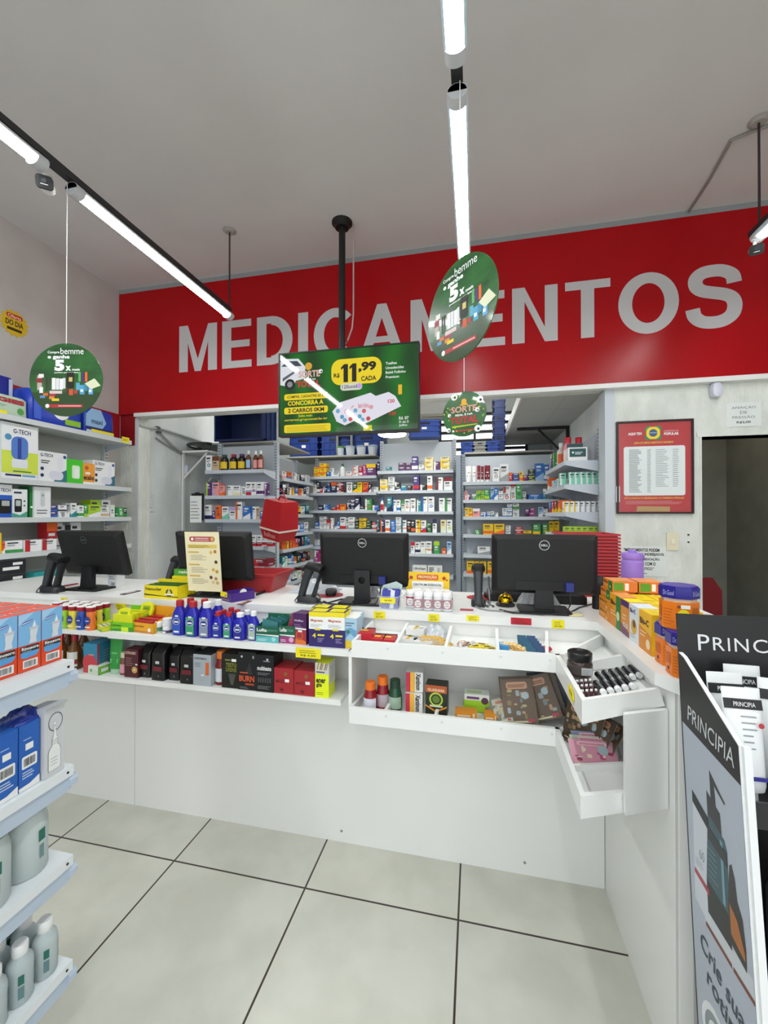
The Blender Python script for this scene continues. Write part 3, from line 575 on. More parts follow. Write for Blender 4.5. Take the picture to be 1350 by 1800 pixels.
gbox(-2.985, 147.5, 168, 815, 1, .07, 'orange carton between the green blister pack and white nebulizer box', f4, 'device_box', 'e99a2a')
gbox(-3.0, 165, 203, 811, 1, .12, 'white nebulizer box at the far end of the second shelf', f2)
def f5(b_, w, h): b_.rect(-w / 2, 0, w / 2, h * .68, M('1f56b8')); b_.text('G-TECH', -w * .3, h * .78, w * .42, h * .88, nav, .02, 2); b_.poly(rr(w * .6, h * .42, w * .08, 4, w * .15, h * .33), black, 2); b_.poly(rr(w * .4, h * .16, w * .03, 3, w * .17, h * .43), M('aeb8b4'), 3)
gbox(-2.985, -12, 23, 850, 2, .08, 'blue and white glucose meter box at the left end of third shelf', f5)
def f6(b_, w, h): b_.poly([(-w / 2, 0), (w / 2, 0), (w / 2, h * .22), (0, h * .08), (-w / 2, h * .16)], M('49a08a')); b_.poly(rr(w * .48, h * .46, w * .08, 4, -w * .12, h * .42), black, 2); b_.poly(rr(w * .32, h * .2, w * .03, 3, -w * .12, h * .5), M('b7c2bd'), 3); b_.lines(-w * .4, h * .84, w * .3, h * .92, 1, nav, 2, .8); b_.disc(w * .3, h * .58, w * .07, M('4d6b6b'), 2); b_.disc(w * .3, h * .42, w * .07, M('4d6b6b'), 2)
gbox(-2.985, 23.5, 50, 860, 2, .08, 'white and green glucose meter box with black meter picture', f6)
def f7(b_, w, h): b_.poly(rr(w * .26, h * .5, w * .12, 5, 0, h * .6), M('c9ced2'), 2); b_.disc(0, h * .72, w * .07, M('8d9498'), 3); b_.lines(-w * .35, h * .12, w * .35, h * .3, 2, M('5d6266'), 2, .35)
gbox(-2.985, 62, 91, 853, 2, .09, 'white boxed thermometer with grey device picture on third shelf', f7)
gbox(-3.0, 54, 61, 853, 2, .1, 'dark green carton edge beside the boxed thermometer', lambda b_, w, h: b_.rect(-w * .3, h * .3, w * .3, h * .36, paper), col='1f7a35')
stock('X', -2.985, ZS[2], '500-568@475:ib2 572-645@475:wk2 650-688@455:xw 690-745@455:wt 748-800@478:wg 806-840@470:gl 842-965@470:lw 975-1063@495:we 1075-1115@472:wu 1135-1185@495:gw 1188-1220@500:dg', ZM, 'third', U, PI / 2, .09)
stock('X', -3.07, ZS[2], '880-975@425:lu 978-1065@425:we', ZM, 'back row of third shelf', U, PI / 2, .09)
stock('X', -2.985, ZS[3], '-20-42@740:yw 46-72@825:ow 75-250@812:wg 254-412@805:wr 416-560@798:wr 600-700@790:wr', ZM, 'fourth', U, PI / 2, .13)
stock('X', -3.07, ZS[3], '450-555@640:ro 560-625@645:wy 628-685@665:wk 690-785@640:wx', ZM, 'back row of fourth shelf', U, PI / 2, .1)
ZM = (5.625, 0, 920)
A = atX(45, 1000, -2.985)
for i, (yt, k) in enumerate(((0, 0), (1, 1))):
    q = MB().box(-.2, -.06, 0, .2, .06, .094, M('e6e9ea', .45)).front(.12); q.poly([(0, 0), (.2, 0), (.2, .094), (.03, .094), (-.01, .05)], M('14161f'), 1); q.rect(.06, .03, .16, .05, paper, 2); q.rect(.12, .06, .18, .078, paper, 2); q.lines(-.19, .03, -.03, .08, 3, nav, 2, .3)
    T(q, 'device_box', 'long white and black box, %s of the two stacked on the lowest left shelf' % ('lower' if i == 0 else 'upper'), 'box', (-3.045, A.y - .2, ZS[4] + .001 + i * .095), PI / 2, 'long boxes on the lowest left shelf')
q = MB()
for i in range(6): q.hexa([(-.11 + .01 * i, -.05 + .004 * i, .014 * i), (.09, -.05, .014 * i), (.1, .05, .014 * i), (-.1, .05, .014 * i)] + [(-.11 + .01 * i, -.05 + .004 * i, .014 * i + .013), (.09, -.05, .014 * i + .013 + .004 * (i % 2)), (.1, .05, .014 * i + .013), (-.1, .05, .014 * i + .013)], M(('35a8a8', '2c9a9c')[i % 2], .4))
T(q, 'folded_bag', 'folded turquoise plastic pack on the lowest shelf beside the long boxes', 'bag', (-3.04, A.y + .14, ZS[4] + .001), PI / 2)
# ================================================================ STOREROOM FURNISHINGS
blue = M('1c3a86', .4); bluel = M('27479a', .45)
def crate(w, d, h, m_, loc, rz, label, rot=None, tagm=None, group='blue storage crates'):
    b_ = MB(); tk = .012
    b_.box(-w / 2, -d / 2, 0, w / 2, d / 2, tk, m_)
    for x0, y0, x1, y1 in ((-w / 2, -d / 2, w / 2, -d / 2 + tk), (-w / 2, d / 2 - tk, w / 2, d / 2), (-w / 2, -d / 2, -w / 2 + tk, d / 2), (w / 2 - tk, -d / 2, w / 2, d / 2)): b_.box(x0, y0, tk, x1, y1, h, m_)
    for z in (0, h * .33, h * .66, h - .02): b_.box(-w / 2 - .008, -d / 2 - .008, z, w / 2 + .008, -d / 2, z + .018, m_); b_.box(-w / 2 - .008, -d / 2, z, -w / 2, d / 2, z + .018, m_); b_.box(w / 2, -d / 2, z, w / 2 + .008, d / 2, z + .018, m_); b_.box(-w / 2, d / 2, z, w / 2, d / 2 + .008, z + .018, m_)
    for i in range(5):
        x = -w / 2 + (i + .5) * w / 5; b_.box(x - .005, -d / 2 - .007, 0, x + .005, -d / 2, h, m_)
    b_.front(d + .016); b_.rect(-w * .2, h * .74, w * .2, h * .84, black, 1)
    if tagm: b_.rect(-.03, h * .45, .03, h * .58, paper, 1)
    o = T(b_, 'storage_crate', label, 'crate', loc, rz, group)
    if rot: o.rotation_euler = rot
    return o
def plank(x0, y0, x1, y1, z, label): return T(MB().box(x0, y0, z, x1, y1, z + .018, M('b7b6b0', .6)), 'storage_board', label, 'board')
plank(-3.1, 4.035, -2.06, 4.94, 2.272, 'plain board resting on the left storeroom racks under the dark crate')
plank(-2.5, 5.15, -1.25, 5.85, 2.262, 'plain board behind the rack top under the blue crates, below the television')
plank(-.12, 4.86, .86, 5.6, 2.202, 'plain board on the right storeroom rack under the small bins')
crate(.56, .36, .31, M('1a2c5c', .45), (-2.47, 4.27, 2.30 + .36 / 2), 0, 'dark blue crate lying on its side with its open top facing forward', (PI / 2, 0, 0))
for i, (x, z, tl, nm) in enumerate(((-2.32, 2.29, 1, 'far left crate with a white tag'), (-1.86, 2.29, 0, 'second crate from left, plain'), (-1.42, 2.29, 1, 'third crate from left with white tag'))):
    crate(.42, .34, .30, blue, (x, 5.52, z), 0, 'blue crate below the television, ' + nm, tagm=tl)
crate(.5, .34, .3, bluel, (-1.78, 5.53, 2.61), .1, 'upper blue crate stacked behind the lower edge of the television', tagm=1)
crate(.36, .22, .2, bluel, (-.60, 5.02, 2.43), .08, 'blue crate lying on top of the tall centre rack', tagm=1)
ld = E('step_ladder', 'grey metal ladder frame among the blue crates below the television', 'ladder', (-1.72, 5.32, 2.282))
for x in (-.1, .1): P(MB().box(x - .015, -.015, 0, x + .015, .015, .42, M('7f8481', .4)), 'rail', ld)
for z in (.12, .28): P(MB().box(-.085, -.014, z, .085, .014, z + .025, M('7f8481', .4)), 'rung', ld)
for i, (px, r_, m_, nm) in enumerate(((600, .045, '4d8d3a', 'green-lidded'), (617, .062, '9fb0c4', 'pale blue'), (636, .062, '93a7bf', 'pale blue'), (656, .062, '97a9bf', 'pale blue'))):
    p = atY(px, 795, 5.24); t = E('plastic_tub', nm + (' tub' if i == 0 else ' round tub, %s of three' % ORD[i - 1]) + ' on top of rack under television', 'tub', (p.x, 5.215, 2.281), 0, 'round tubs on the rack top')
    P(MB().lathe([(r_ * .85, 0), (r_, .1)], M('c6cfd8', .35)), 'body', t); P(MB().lathe([(r_ * 1.05, .1), (r_ * 1.05, .12), (r_ * .95, .124)], M(m_, .4)), 'lid', t)
for i, (x, m_, nm) in enumerate(((-.03, bluel, 'blue bin at the left'), (.115, M('8d8f8c', .6), 'grey bin in the middle'), (.26, bluel, 'blue bin at the right')) ):
    crate(.13, .16, .13, m_, (x - .06, 4.98, 2.2205), 0, 'small %s of three on the right storeroom rack' % nm, group='small bins on the right rack')
for i in range(3): crate(.13, .36, .24, M('1b3270', .45), (.285, 5.3, 2.2205 + i * .2425), PI * 0, 'narrow dark blue crate by the loft slab, ' + ('bottom', 'middle', 'top')[i] + ' of three')
# loft slab on the right with black wall bracket
sl = MB().box(.375, YB + .02, 2.45, .983, 5.88, 2.52, M('b9b9b5', .7)); sl.P = frame((0, 0, 2.45), (1, 0, 0), (0, -1, 0))
for y in (3.95, 4.55, 5.15): sl.rect(.44, -y - .004, .97, -y, M('77767a'), 1)
sl.rect(.71, -5.8, .714, -3.5, M('8b8a8c'), 1)
T(sl, 'loft_slab', 'grey panelled loft slab overhead at the right of the storeroom', 'slab')
for x0, x1, c_ in ((.372, .40, 'd2d3d0'), (.41, .425, 'a9aaa7')): pass
T(MB().box(.36, YB + .02, 2.44, .374, 5.88, 2.53, M('d2d3d0', .6)), 'loft_edge_trim', 'pale edging strip along the loft slab', 'trim')
br_ = E('wall_bracket', 'black steel bracket under the loft slab', 'bracket', (.97, 4.72, 2.45))
P(MB().box(-.52, -.015, -.03, .01, .015, -.002, black), 'arm', br_); P(MB().box(-.02, -.015, -.4, .01, .015, -.03, black), 'wall_leg', br_); P(MB().tube([(-.30, 0, -.03), (-.01, 0, -.33)], .012, black), 'brace', br_)
ac = E('air_conditioner', 'pale wall air conditioner high at the back of the storeroom', 'air conditioner', (-.34, 5.78, 2.83))
q = MB(); q.P = frame((-.4, 0, 0), (0, 1, 0), (0, 0, 1)); q.prism([(.11, 0), (.11, .27), (-.08, .27), (-.11, .22), (-.11, .06), (-.06, 0)], 0, .8, M('d5d6d2', .5)); P(q, 'body', ac)
P(MB().box(-.37, -.1, .02, .3, -.08, .035, M('b7ab8c', .5)), 'air_flap', ac, 'beige flap')
lp = E('ceiling_lamp', 'round glowing lamp hanging just below the lower edge of the television', 'lamp', (-.80, 4.0, 2.285))
P(MB().lathe([(.05, -.004), (.13, .0), (.14, .012), (.12, .03)], M('fffdf6', .4, emit=STORE_POWER)), 'diffuser', lp, 'glowing white disc'); P(MB().lathe([(.12, .03), (.12, .045), (.03, .06)], white), 'housing', lp); P(MB().lathe([(.006, .06), (.006, .90)], white, n=8), 'stem', lp)
for i, (x, y) in enumerate(((-2.2, 4.6), (.1, 4.3))):  # two unseen fill lamps added to brighten the storeroom
    t = E('ceiling_lamp', 'round ceiling lamp on the storeroom ceiling, ' + ('left side' if i == 0 else 'right side'), 'lamp', (x, y, 3.14)); P(MB().lathe([(.1, 0), (.14, .01), (.14, .03)], M('fffdf6', .4, emit=STORE_POWER)), 'diffuser', t); P(MB().lathe([(.145, .03), (.145, .06)], white), 'housing', t)
# pipes and cables on the left storeroom wall
XW = -3.115
def wallpipe(pts, r, label, c_='aeb2b2'): T(MB().tube([(XW + r + .004, y, z) for y, z in pts], r, M(c_, .5)), 'wall_pipe', label, 'pipe')
def yz(px, py): p = atX(px, py, XW); return (p.y, p.z)
wallpipe([yz(242, 748), yz(262, 753), yz(277, 753), yz(300, 760), yz(350, 776)], .012, 'upper thin pipe slanting along the textured storeroom wall')
wallpipe([yz(277, 760), yz(300, 783), yz(315, 794), yz(335, 795), yz(355, 782)], .012, 'lower bent pipe on the textured storeroom wall', '9fa3a3')
wallpipe([yz(272, 770), yz(290, 782), yz(318, 798), yz(352, 795)], .008, 'sagging thin cable on the textured storeroom wall', '8d9192')
for i, (px, py) in enumerate(((275, 752), (277, 760))):
    y, z = yz(px, py); T(MB().box(XW + .001, y - .02, z - .012, XW + .03, y + .02, z + .012, M('55585a', .5)), 'pipe_clamp', 'dark pipe clamp on the storeroom wall, ' + ('upper' if i == 0 else 'lower') + ' one', 'clamp')
def poster(name, label, cat, pl, w, h, fn, col='eceeec', th=.002, loc=(0, 0, 0), rz=0):
    b_ = MB(); b_.P = frame((0, -th, 0), (1, 0, 0), (0, 0, 1)); b_.box(-w / 2, -th, 0, w / 2, 0, h, M(col, .6)); fn(b_, w, h); return T(b_, name, label, cat, loc, rz)
for i, (py, hh, nm) in enumerate(((899, .17, 'upper'), (929, .15, 'lower'))):
    y, z = yz(253, py); poster('paper_notice', '%s white paper sheet pinned on the textured storeroom wall' % nm, 'paper', None, .21, hh, lambda b_, w, h: b_.lines(-w * .4, h * .2, w * .4, h * .9, 6, M('9a9ea0'), 1, .3), 'd3d7d8', loc=(XW + .003, y + .02, z), rz=PI / 2)
sn = E('motion_sensor', 'small white motion sensor on the storeroom wall beside the syrup rack', 'sensor', (XW + .002, 3.95, 1.99), PI / 2)
P(MB().loft([((0, 0, 0), (.03, 0, 0), (0, .0, .055)), ((0, -.03, 0), (.032, 0, 0), (0, 0, .06)), ((0, -.05, 0), (.02, 0, 0), (0, 0, .045))], M('c9cbd8', .4)), 'body', sn)
ws = E('wall_shelf', 'narrow white wall shelf with slanted brackets left of the syrup rack', 'shelf', (XW, 4.1, 0))
P(MB().box(.0, -.22, 2.17, .33, .28, 2.19, white), 'board', ws)
for y in (-.18, .24): P(MB().tube([(.02, y, 1.9), (.3, y, 2.165)], .01, white), 'bracket', ws)
P(MB().box(.005, -.2, 1.25, .025, -.17, 2.17, white), 'rail', ws)
bg = MB()
for i in range(4): bg.tube([(.1 * math.cos(a * .5 + i) * (1 + .1 * i), .12 * math.sin(a * .5 + i), .02 + .014 * i + .004 * a) for a in range(13)], .009, M('3a3b3d', .5))
T(bg, 'cable_coil', 'coiled dark cables piled on the narrow wall shelf', 'cable', (-2.955, 3.985, 2.193))
pd = E('clipboard', 'dark clipboard with white papers hanging at the left of the syrup rack', 'clipboard', (-2.80, 3.735, 1.44))
P(MB().box(-.065, .004, 0, .075, .012, .28, black), 'board', pd); q = MB(); q.P = frame((0, .002, 0), (1, 0, 0), (0, 0, 1)); q.box(-.08, .002, -.02, .055, .0035, .255, paper); q.lines(-.07, .02, .04, .22, 6, grey, 1, .25); P(q, 'paper', pd); P(MB().box(-.02, -.004, .255, .03, .004, .29, blackm), 'clip', pd)
# hanging red bin
hb = E('hanging_bin', 'tilted red plastic bin with white strap hanging from the rack post', 'bin', (-1.79, 3.62, 1.27)); hb.rotation_euler = (math.radians(4), math.radians(11), math.radians(-17)); hb.location = (-1.84, 3.64, 1.27)
redp = M('b3101c', .4)
q = MB(); q.hexa([(-.1, -.1, 0), (.1, -.1, 0), (.1, .1, 0), (-.1, .1, 0), (-.125, -.125, .1), (.125, -.125, .1), (.125, .125, .1), (-.125, .125, .1)], redp); q.hexa([(-.125, -.125, .1), (.125, -.125, .1), (.125, .125, .1), (-.125, .125, .1), (-.11, -.11, .36), (.11, -.11, .36), (.11, .11, .36), (-.11, .11, .36)], redp)
for z in (.16, .22, .28): pass
P(q, 'body', hb); P(MB().box(-.128, -.128, .092, .128, .128, .108, M('e3d9cf', .5)), 'strap', hb, 'white strap'); q = MB().box(-.105, -.105, .36, .105, .105, .372, redp); q.tube([(-.05, 0, .37), (-.02, 0, .41), (.04, 0, .41), (.06, 0, .37)], .008, redp); P(q, 'lid', hb); q = MB(); q.P = frame((0, -.1125, .03), (1, 0, 0), (0, -.24, 1)); q.text('folhas', -.07, 0, .07, .045, M('e6b8b0'), 0, 5); P(q, 'lettering', hb)
inv = (Matrix.Translation(hb.location) @ hb.rotation_euler.to_matrix().to_4x4()).inverted(); q = MB(); q.tube([inv @ Vector(p_) for p_ in ((-1.775, 3.645, 1.67), (-1.80, 3.66, 1.72), (-1.9, 3.8, 1.76), (-2.03, 3.99, 1.77))], .005, redp); P(q, 'hook', hb)
# low cabinet and nested red baskets on the right
T(MB().box(.52, 2.72, 0, .86, 3.08, .90, lam).box(.525, 2.715, .05, .69, 2.72, .88, white).box(.695, 2.715, .05, .855, 2.72, .88, white), 'low_cabinet', 'low white cabinet behind the counter under the red baskets', 'cabinet')
def basket():
    b_ = MB(); m_ = M('b3222a', .4); a, c_, h = .135, .155, .22
    def wall(x0, y0, x1, y1, X0, Y0, X1, Y1): b_.add([(x0, y0, 0), (x1, y1, 0), (X1, Y1, h), (X0, Y0, h)], [(0, 1, 2, 3)], m_)
    b_.box(-a, -a, 0, a, a, .006, m_); wall(-a, -a, a, -a, -c_, -c_, c_, -c_); wall(a, -a, a, a, c_, -c_, c_, c_); wall(a, a, -a, a, c_, c_, -c_, c_); wall(-a, a, -a, -a, -c_, c_, -c_, -c_)
    for x0, y0, x1, y1 in ((-c_ - .012, -c_ - .012, c_ + .012, -c_), (-c_ - .012, c_, c_ + .012, c_ + .012), (-c_ - .012, -c_, -c_, c_), (c_, -c_, c_ + .012, c_)): b_.box(x0, y0, h - .012, x1, y1, h, m_)
    return b_
b0 = T(basket(), 'shopping_basket', 'red basket, bottom of the nested stack behind the counter', 'basket', (.69, 2.9, .902), 0, 'nested red baskets')
for i in range(1, 14): dup(b0, (.69, 2.9, .902 + .02 * i), None, 'red basket, ' + (ORD[i] + ' from bottom' if i < 13 else 'top one') + ' of the nested stack behind counter')
T(MB().box(.527, 2.737, .902 + .19, .853, 2.742, .902 + .203, paper), 'paper_strap', 'white paper strip across the nested red baskets', 'strip')
t = E('ceiling_lamp', 'small unseen fill lamp added inside the dim side room', 'lamp', (1.9, 4.1, 2.58)); P(MB().lathe([(.06, 0), (.08, .012)], M('fff6e0', .4, emit=24)), 'diffuser', t); P(MB().lathe([(.085, .012), (.085, .02)], white), 'housing', t)  # out of view, added to brighten the side room walls
# red chair back in the side room
ch = E('plastic_chair', 'dark red chair back standing inside the dim doorway', 'chair', (1.71, 3.75, 0), .2)
q = MB(); q.P = frame((0, 0, 0), (1, 0, 0), (0, 0, 1)); q.prism([(-.2, .45), (.2, .45), (.19, .9), (.12, 1.0), (-.12, 1.0), (-.19, .9)], 0, .03, M('7f101b', .4)); P(q, 'backrest', ch); P(MB().box(-.21, -.42, .43, .21, .0, .455, M('7f101b', .4)), 'seat', ch)
for x in (-.18, .18):
    for y in (-.38, -.02): P(MB().tube([(x, y, .43), (x * 1.15, y * 1.1, .0)], .014, M('7f101b', .4)), 'leg', ch)

# ================================================================ ON THE WALL BESIDE THE DOOR
PW = YW - .002
fp = E('framed_poster', 'red framed poster listing free medicines under a plastic cover', 'poster', (0, 0, 0))
A = atY(1083, 903, PW); B = atY(1217, 737, PW); w = B.x - A.x; z0 = A.z; z1 = (B.z + atY(1083, 742, PW).z) / 2; h = z1 - z0; cx = (A.x + B.x) / 2
fp.location = (cx, PW, z0)
q = MB()
for a in ((-w / 2, 0, w / 2, .012), (-w / 2, h - .012, w / 2, h), (-w / 2, .012, -w / 2 + .012, h - .012), (w / 2 - .012, .012, w / 2, h - .012)): q.box(a[0], -.022, a[1], a[2], 0, a[3], M('2a1014', .4))
P(q, 'frame', fp, 'black frame')
q = MB().box(-w / 2 + .01, -.008, .01, w / 2 - .01, -.001, h - .01, M('b8232a', .22, coat=.4)); q.P = frame((0, -.008, 0), (1, 0, 0), (0, 0, 1)); gold = M('f0b52e')
q.text('AQUI TEM', -w * .34, h * .845, -w * .16, h * .878, paper, .04); q.text('FARMÁCIA', w * .13, h * .872, w * .32, h * .897, M('e9b3b3')); q.text('POPULAR', w * .13, h * .838, w * .32, h * .866, paper, .04)
for dx, dy in ((1, 1), (-1, 1), (1, -1), (-1, -1)): q.disc(-w * .01 + dx * .028, h * .866 + dy * .026, .026, M('2f7f4d'), 1)
q.poly([(-w * .01 + x, h * .866 + y) for x, y in rr(.088, .088, .036, 5)], M('f3d51e'), 2); q.disc(-w * .01, h * .866, .027, M('2b4a7d'), 3); q.rect(-w * .01 - .024, h * .866 - .002, -w * .01 + .024, h * .866 + .005, M('9db7c8'), 4)
q.text('LISTA DE MEDICAMENTOS E INSUMOS', -w * .26, h * .752, w * .25, h * .775, gold, .03)
q.poly([(x, y) for x, y in rr(w * .80, h * .53, .015, 4, 0, h * .46)], M('e4ebea'), 1)
q.lines(-w * .33, h * .23, -w * .16, h * .70, 34, M('8d9496'), 2, .5, .35); q.lines(-w * .09, h * .23, -w * .04, h * .70, 30, M('9aa0a2'), 2, .45, .2); q.lines(w * .02, h * .29, w * .2, h * .70, 22, M('9aa0a2'), 2, .35, .5); q.lines(w * .24, h * .29, w * .32, h * .70, 20, M('9aa0a2'), 2, .35, .3)
q.text('ESTA FARMÁCIA É CREDENCIADA AO FARMÁCIA POPULAR.', -w * .39, h * .158, w * .385, h * .182, gold, .03); q.lines(-w * .38, h * .105, w * .38, h * .145, 3, M('dd9a9a'), 2, .3, .3)
q.poly([(-w * .23, .015), (w * .20, .015), (w * .205, h * .075), (-w * .225, h * .08)], M('b99863', .7), 2)
P(q, 'print', fp)
vn = MB(); r_ = random.Random(4); nx, ny = 13, 16; vv = []
for j in range(ny):
    for i in range(nx): vv.append((-w / 2 + .008 + (w - .016) * i / (nx - 1), -.0155 - r_.random() * .0035 - .004 * math.sin(PI * i / (nx - 1)) * math.sin(PI * j / (ny - 1)), .008 + (h - .016) * j / (ny - 1)))
vn.add(vv, [(j * nx + i, j * nx + i + 1, (j + 1) * nx + i + 1, (j + 1) * nx + i) for j in range(ny - 1) for i in range(nx - 1)], M('f4f6f8', .05, alpha=.04), True); P(vn, 'plastic_cover', fp, 'clear glossy plastic cover')
def paperY(name, label, x0, y0, x1, y1, fn, col='e3e8e4', Y=None):
    A = atY(x0, y1, PW); B = atY(x1, y0, PW); return poster(name, label, 'notice', None, B.x - A.x, B.z - A.z, fn, col, loc=((A.x + B.x) / 2, PW, A.z))
def n1(b_, w, h):
    for i, (s_, u) in enumerate((('AFERIÇÃO', .34), ('DE', .1), ('PRESSÃO', .32))): b_.text(s_, -w * u, h * (.72 - .19 * i), w * u, h * (.84 - .19 * i) + (.02 * h if i == 0 else 0), M('6d7173'), 0, 1)
    b_.text('R$2,00', -w * .2, h * .12, w * .2, h * .23, M('4a4d50'), .03, 1)
paperY('paper_notice', 'white notice reading AFERIÇÃO DE PRESSÃO R$2,00 above the doorway', 1276, 706, 1338, 751, n1)
def n2(b_, w, h):
    for i, (s_, a, c_) in enumerate((('"MEDICAMENTOS PODEM', -.38, .36), ('CAUSAR EFEITOS INDESEJADOS.', -.46, .46), ('EVITE A AUTOMEDICAÇÃO.', -.38, .37), ('INFORME-SE COM O', -.30, .28), ('FARMACÊUTICO."', -.24, .24))): b_.text(s_, w * a, h * (.82 - .155 * i), w * c_, h * (.935 - .155 * i), ink, .035, 1)
    b_.lines(-w * .1, h * .07, w * .15, h * .1, 1, grey, 1, 1)
paperY('paper_notice', 'white notice warning about self-medication behind the purple bottle', 1086.5, 961, 1171, 1011, n2)
sw = E('light_switch', 'cream wall light switch beside the doorway', 'switch', (0, 0, 0)); A = atY(1171, 967, PW); B = atY(1192, 936, PW); sw.location = ((A.x + B.x) / 2, PW, A.z)
w = B.x - A.x; h = B.z - A.z
q = MB(); q.P = frame((0, 0, 0), (1, 0, 0), (0, 0, 1)); q.prism(rr(w, h, .006, 3, 0, h / 2), 0, .008, M('e3dcc0', .4)); P(q, 'plate', sw); P(MB().box(-.012, -.014, h / 2 - .017, .012, -.008, h / 2 + .017, M('ece7d2', .35)), 'rocker', sw)
sn = E('motion_sensor', 'white motion sensor high on the wall under the red sign', 'sensor', (0, 0, 0)); p = atY(1255, 687, PW); sn.location = (p.x, PW, p.z)
P(MB().loft([((0, 0, 0), (.03, 0, 0), (0, 0, .05)), ((0, -.025, 0), (.036, 0, 0), (0, 0, .058)), ((0, -.05, -.004), (.028, 0, 0), (0, 0, .048)), ((0, -.056, -.008), (.015, 0, 0), (0, 0, .03))], M('d6d8e6', .35)), 'body', sn)
for i, (px, py, nm) in enumerate(((1085, 940, 'upper left'), (1085.5, 953, 'lower left'), (1210, 940, 'upper right'), (1210, 953, 'lower right'))):
    p = atY(px, py, PW); T(MB().prism(circ(.006, 10), -.001, .004, black, frame((0, 0, 0), (1, 0, 0), (0, 0, 1))), 'wall_plug', '%s of four small black wall plugs around the light switch' % nm, 'plug', (p.x, PW, p.z), 0)
T(MB().box(-.012, -.02, 0, .012, 0, .115, M('d5d8da', .4)), 'door_contact', 'small white contact box on the pier edge beside the poster', 'sensor', (J1 + .045, PW, atY(1067, 883, PW).z))
# round sunburst sticker on the left wall
st = E('price_sticker', 'yellow starburst sticker on the upper left wall', 'sticker', (-3.298, 0, 0), PI / 2); p = atX(25, 569, -3.298); st.location = (-3.298, p.y, p.z)
q = MB(); q.P = frame((0, -.001, 0), (1, 0, 0), (0, 0, 1)); q.prism([((.1 if i % 2 else .082) * math.cos(PI * i / 16), (.1 if i % 2 else .082) * math.sin(PI * i / 16)) for i in range(32)], 0, .002, M('d9b51c', .5)); q.poly(rr(.11, .035, .015, 3, .0, .05), M('b3232a'), 8); q.text('Oferta', -.045, .036, .045, .062, M('efc9a0'), .02, 9); q.text('DO DIA', -.06, -.02, .06, .02, M('3a2a14'), .03, 9); q.rect(-.05, -.055, .05, -.035, M('3a2a14'), 9); P(q, 'print', st)
# ================================================================ ON THE WORKTOP
def monitor(label, x, y, tilt, kind, group='black monitors on the counter'):
    t = E('computer_monitor', label, 'monitor', (x, y, CZ), 0, group)
    w, h = .445, .262; R_ = (tilt, 0, 0); zc = .21
    q = MB(); q.P = frame((0, 0, 0), (1, 0, 0), (0, 0, 1)); th = .05 if kind == 'thick' else .03
    q.prism(rr(w, h, .008), -.012, th * .45, blackm, smooth=False)
    n = len(rr(w, h, .008)); a = [(px, -th * .45, pz) for px, pz in rr(w, h, .008)]; b = [(px, -th, pz) for px, pz in rr(w * .9, h * .86, .02)]
    q.add(a + b, [(i, (i + 1) % n, n + (i + 1) % n, n + i) for i in range(n)] + [tuple(range(n, 2 * n))], blackm)
    q.box(-.12, -th - .004, -h * .43, .12, -th, -h * .28, black)
    if kind == 'thick': q.box(-w * .42, -th * .8 - .006, h * .40, w * .42, -th * .8, h * .415, black)
    hs = P(q, 'housing', t, None, (0, 0, zc), R_)
    s_ = MB(); s_.P = frame((0, .0135, 0), (-1, 0, 0), (0, 0, 1)); s_.rect(-w * .48, -h * .46, w * .48, h * .46, M('101418', .15)); P(s_, 'screen', t, None, (0, 0, zc), R_)
    g = MB(); lx = 0 if kind != 'left' else -.02; g.P = frame((lx, -th - .001, 0), (1, 0, 0), (0, 0, 1)); lc = M('c9ccd0' if kind in ('hole', 'thick') else '5d6266', .3); zz = h * .33
    g.ring(0, zz, .0195, .022, lc)
    if kind in ('hole', 'thick'): g.text('DELL', -.015, zz - .0045, .015, zz + .0045, lc, .035)
    else: g.rect(-.014, zz - .003, .014, zz + .003, lc)
    P(g, 'badge', t, 'round silver badge', (0, 0, zc), R_)
    nk = MB(); nm = M('121316', .45); nw = .042
    if kind == 'hole':
        nk.P = frame((0, -.045, 0), (1, 0, 0), (0, 0, 1)); o = rr(.078, .15, .004, 3, 0, .086); c_ = circ(.019, len(o), 0, .118)
        # outline and hole share the same count, so the plate is one ring
        o = [(.039 * max(-1, min(1, 1.5 * math.cos(2 * PI * i / 32))), .118 + (.042 if math.sin(2 * PI * i / 32) >= 0 else .105) * max(-1, min(1, 1.5 * math.sin(2 * PI * i / 32)))) for i in range(32)]; c_ = circ(.017, 32, 0, .112)
        for d in (0, -.014): nk.add([(px, pz, d) for px, pz in o + c_], [(i, (i + 1) % 32, 32 + (i + 1) % 32, 32 + i) for i in range(32)], nm, False, nk.P)
        for p_ in (o, c_): nk.add([(px, pz, 0) for px, pz in p_] + [(px, pz, -.014) for px, pz in p_], [(i, (i + 1) % 32, 32 + (i + 1) % 32, 32 + i) for i in range(32)], nm, False, nk.P)
    else: nk.hexa([(-nw, -.055, .01), (nw, -.055, .01), (nw, -.03, .01), (-nw, -.03, .01), (-nw * .8, -.05, .13), (nw * .8, -.05, .13), (nw * .8, -.02, .13), (-nw * .8, -.02, .13)], nm)
    P(nk, 'stand_neck', t)
    bs = MB(); bs.prism(rr(.215, .165, .012, 3, 0, -.015), 0, .010, black, Matrix()); bs.box(-.04, -.07, .010, .04, -.02, .016, nm); P(bs, 'base', t)
    if kind != 'left':
        pl = MB(); pl.box(.085, -th - .028, -h * .42, .115, -th - .002, -h * .28, M('27337f', .5)); P(pl, 'video_plug', t, 'blue plug', (0, 0, zc), R_)
        cb_ = MB(); cb_.tube([(.1, -.05 - .02, .1), (.1, -.085, .05), (.08, -.10, .012), (-.02, -.115, .006), (-.14, -.11, .006), (-.19, -.06, .006)], .0035, black); P(cb_, 'cable', t)
    return t
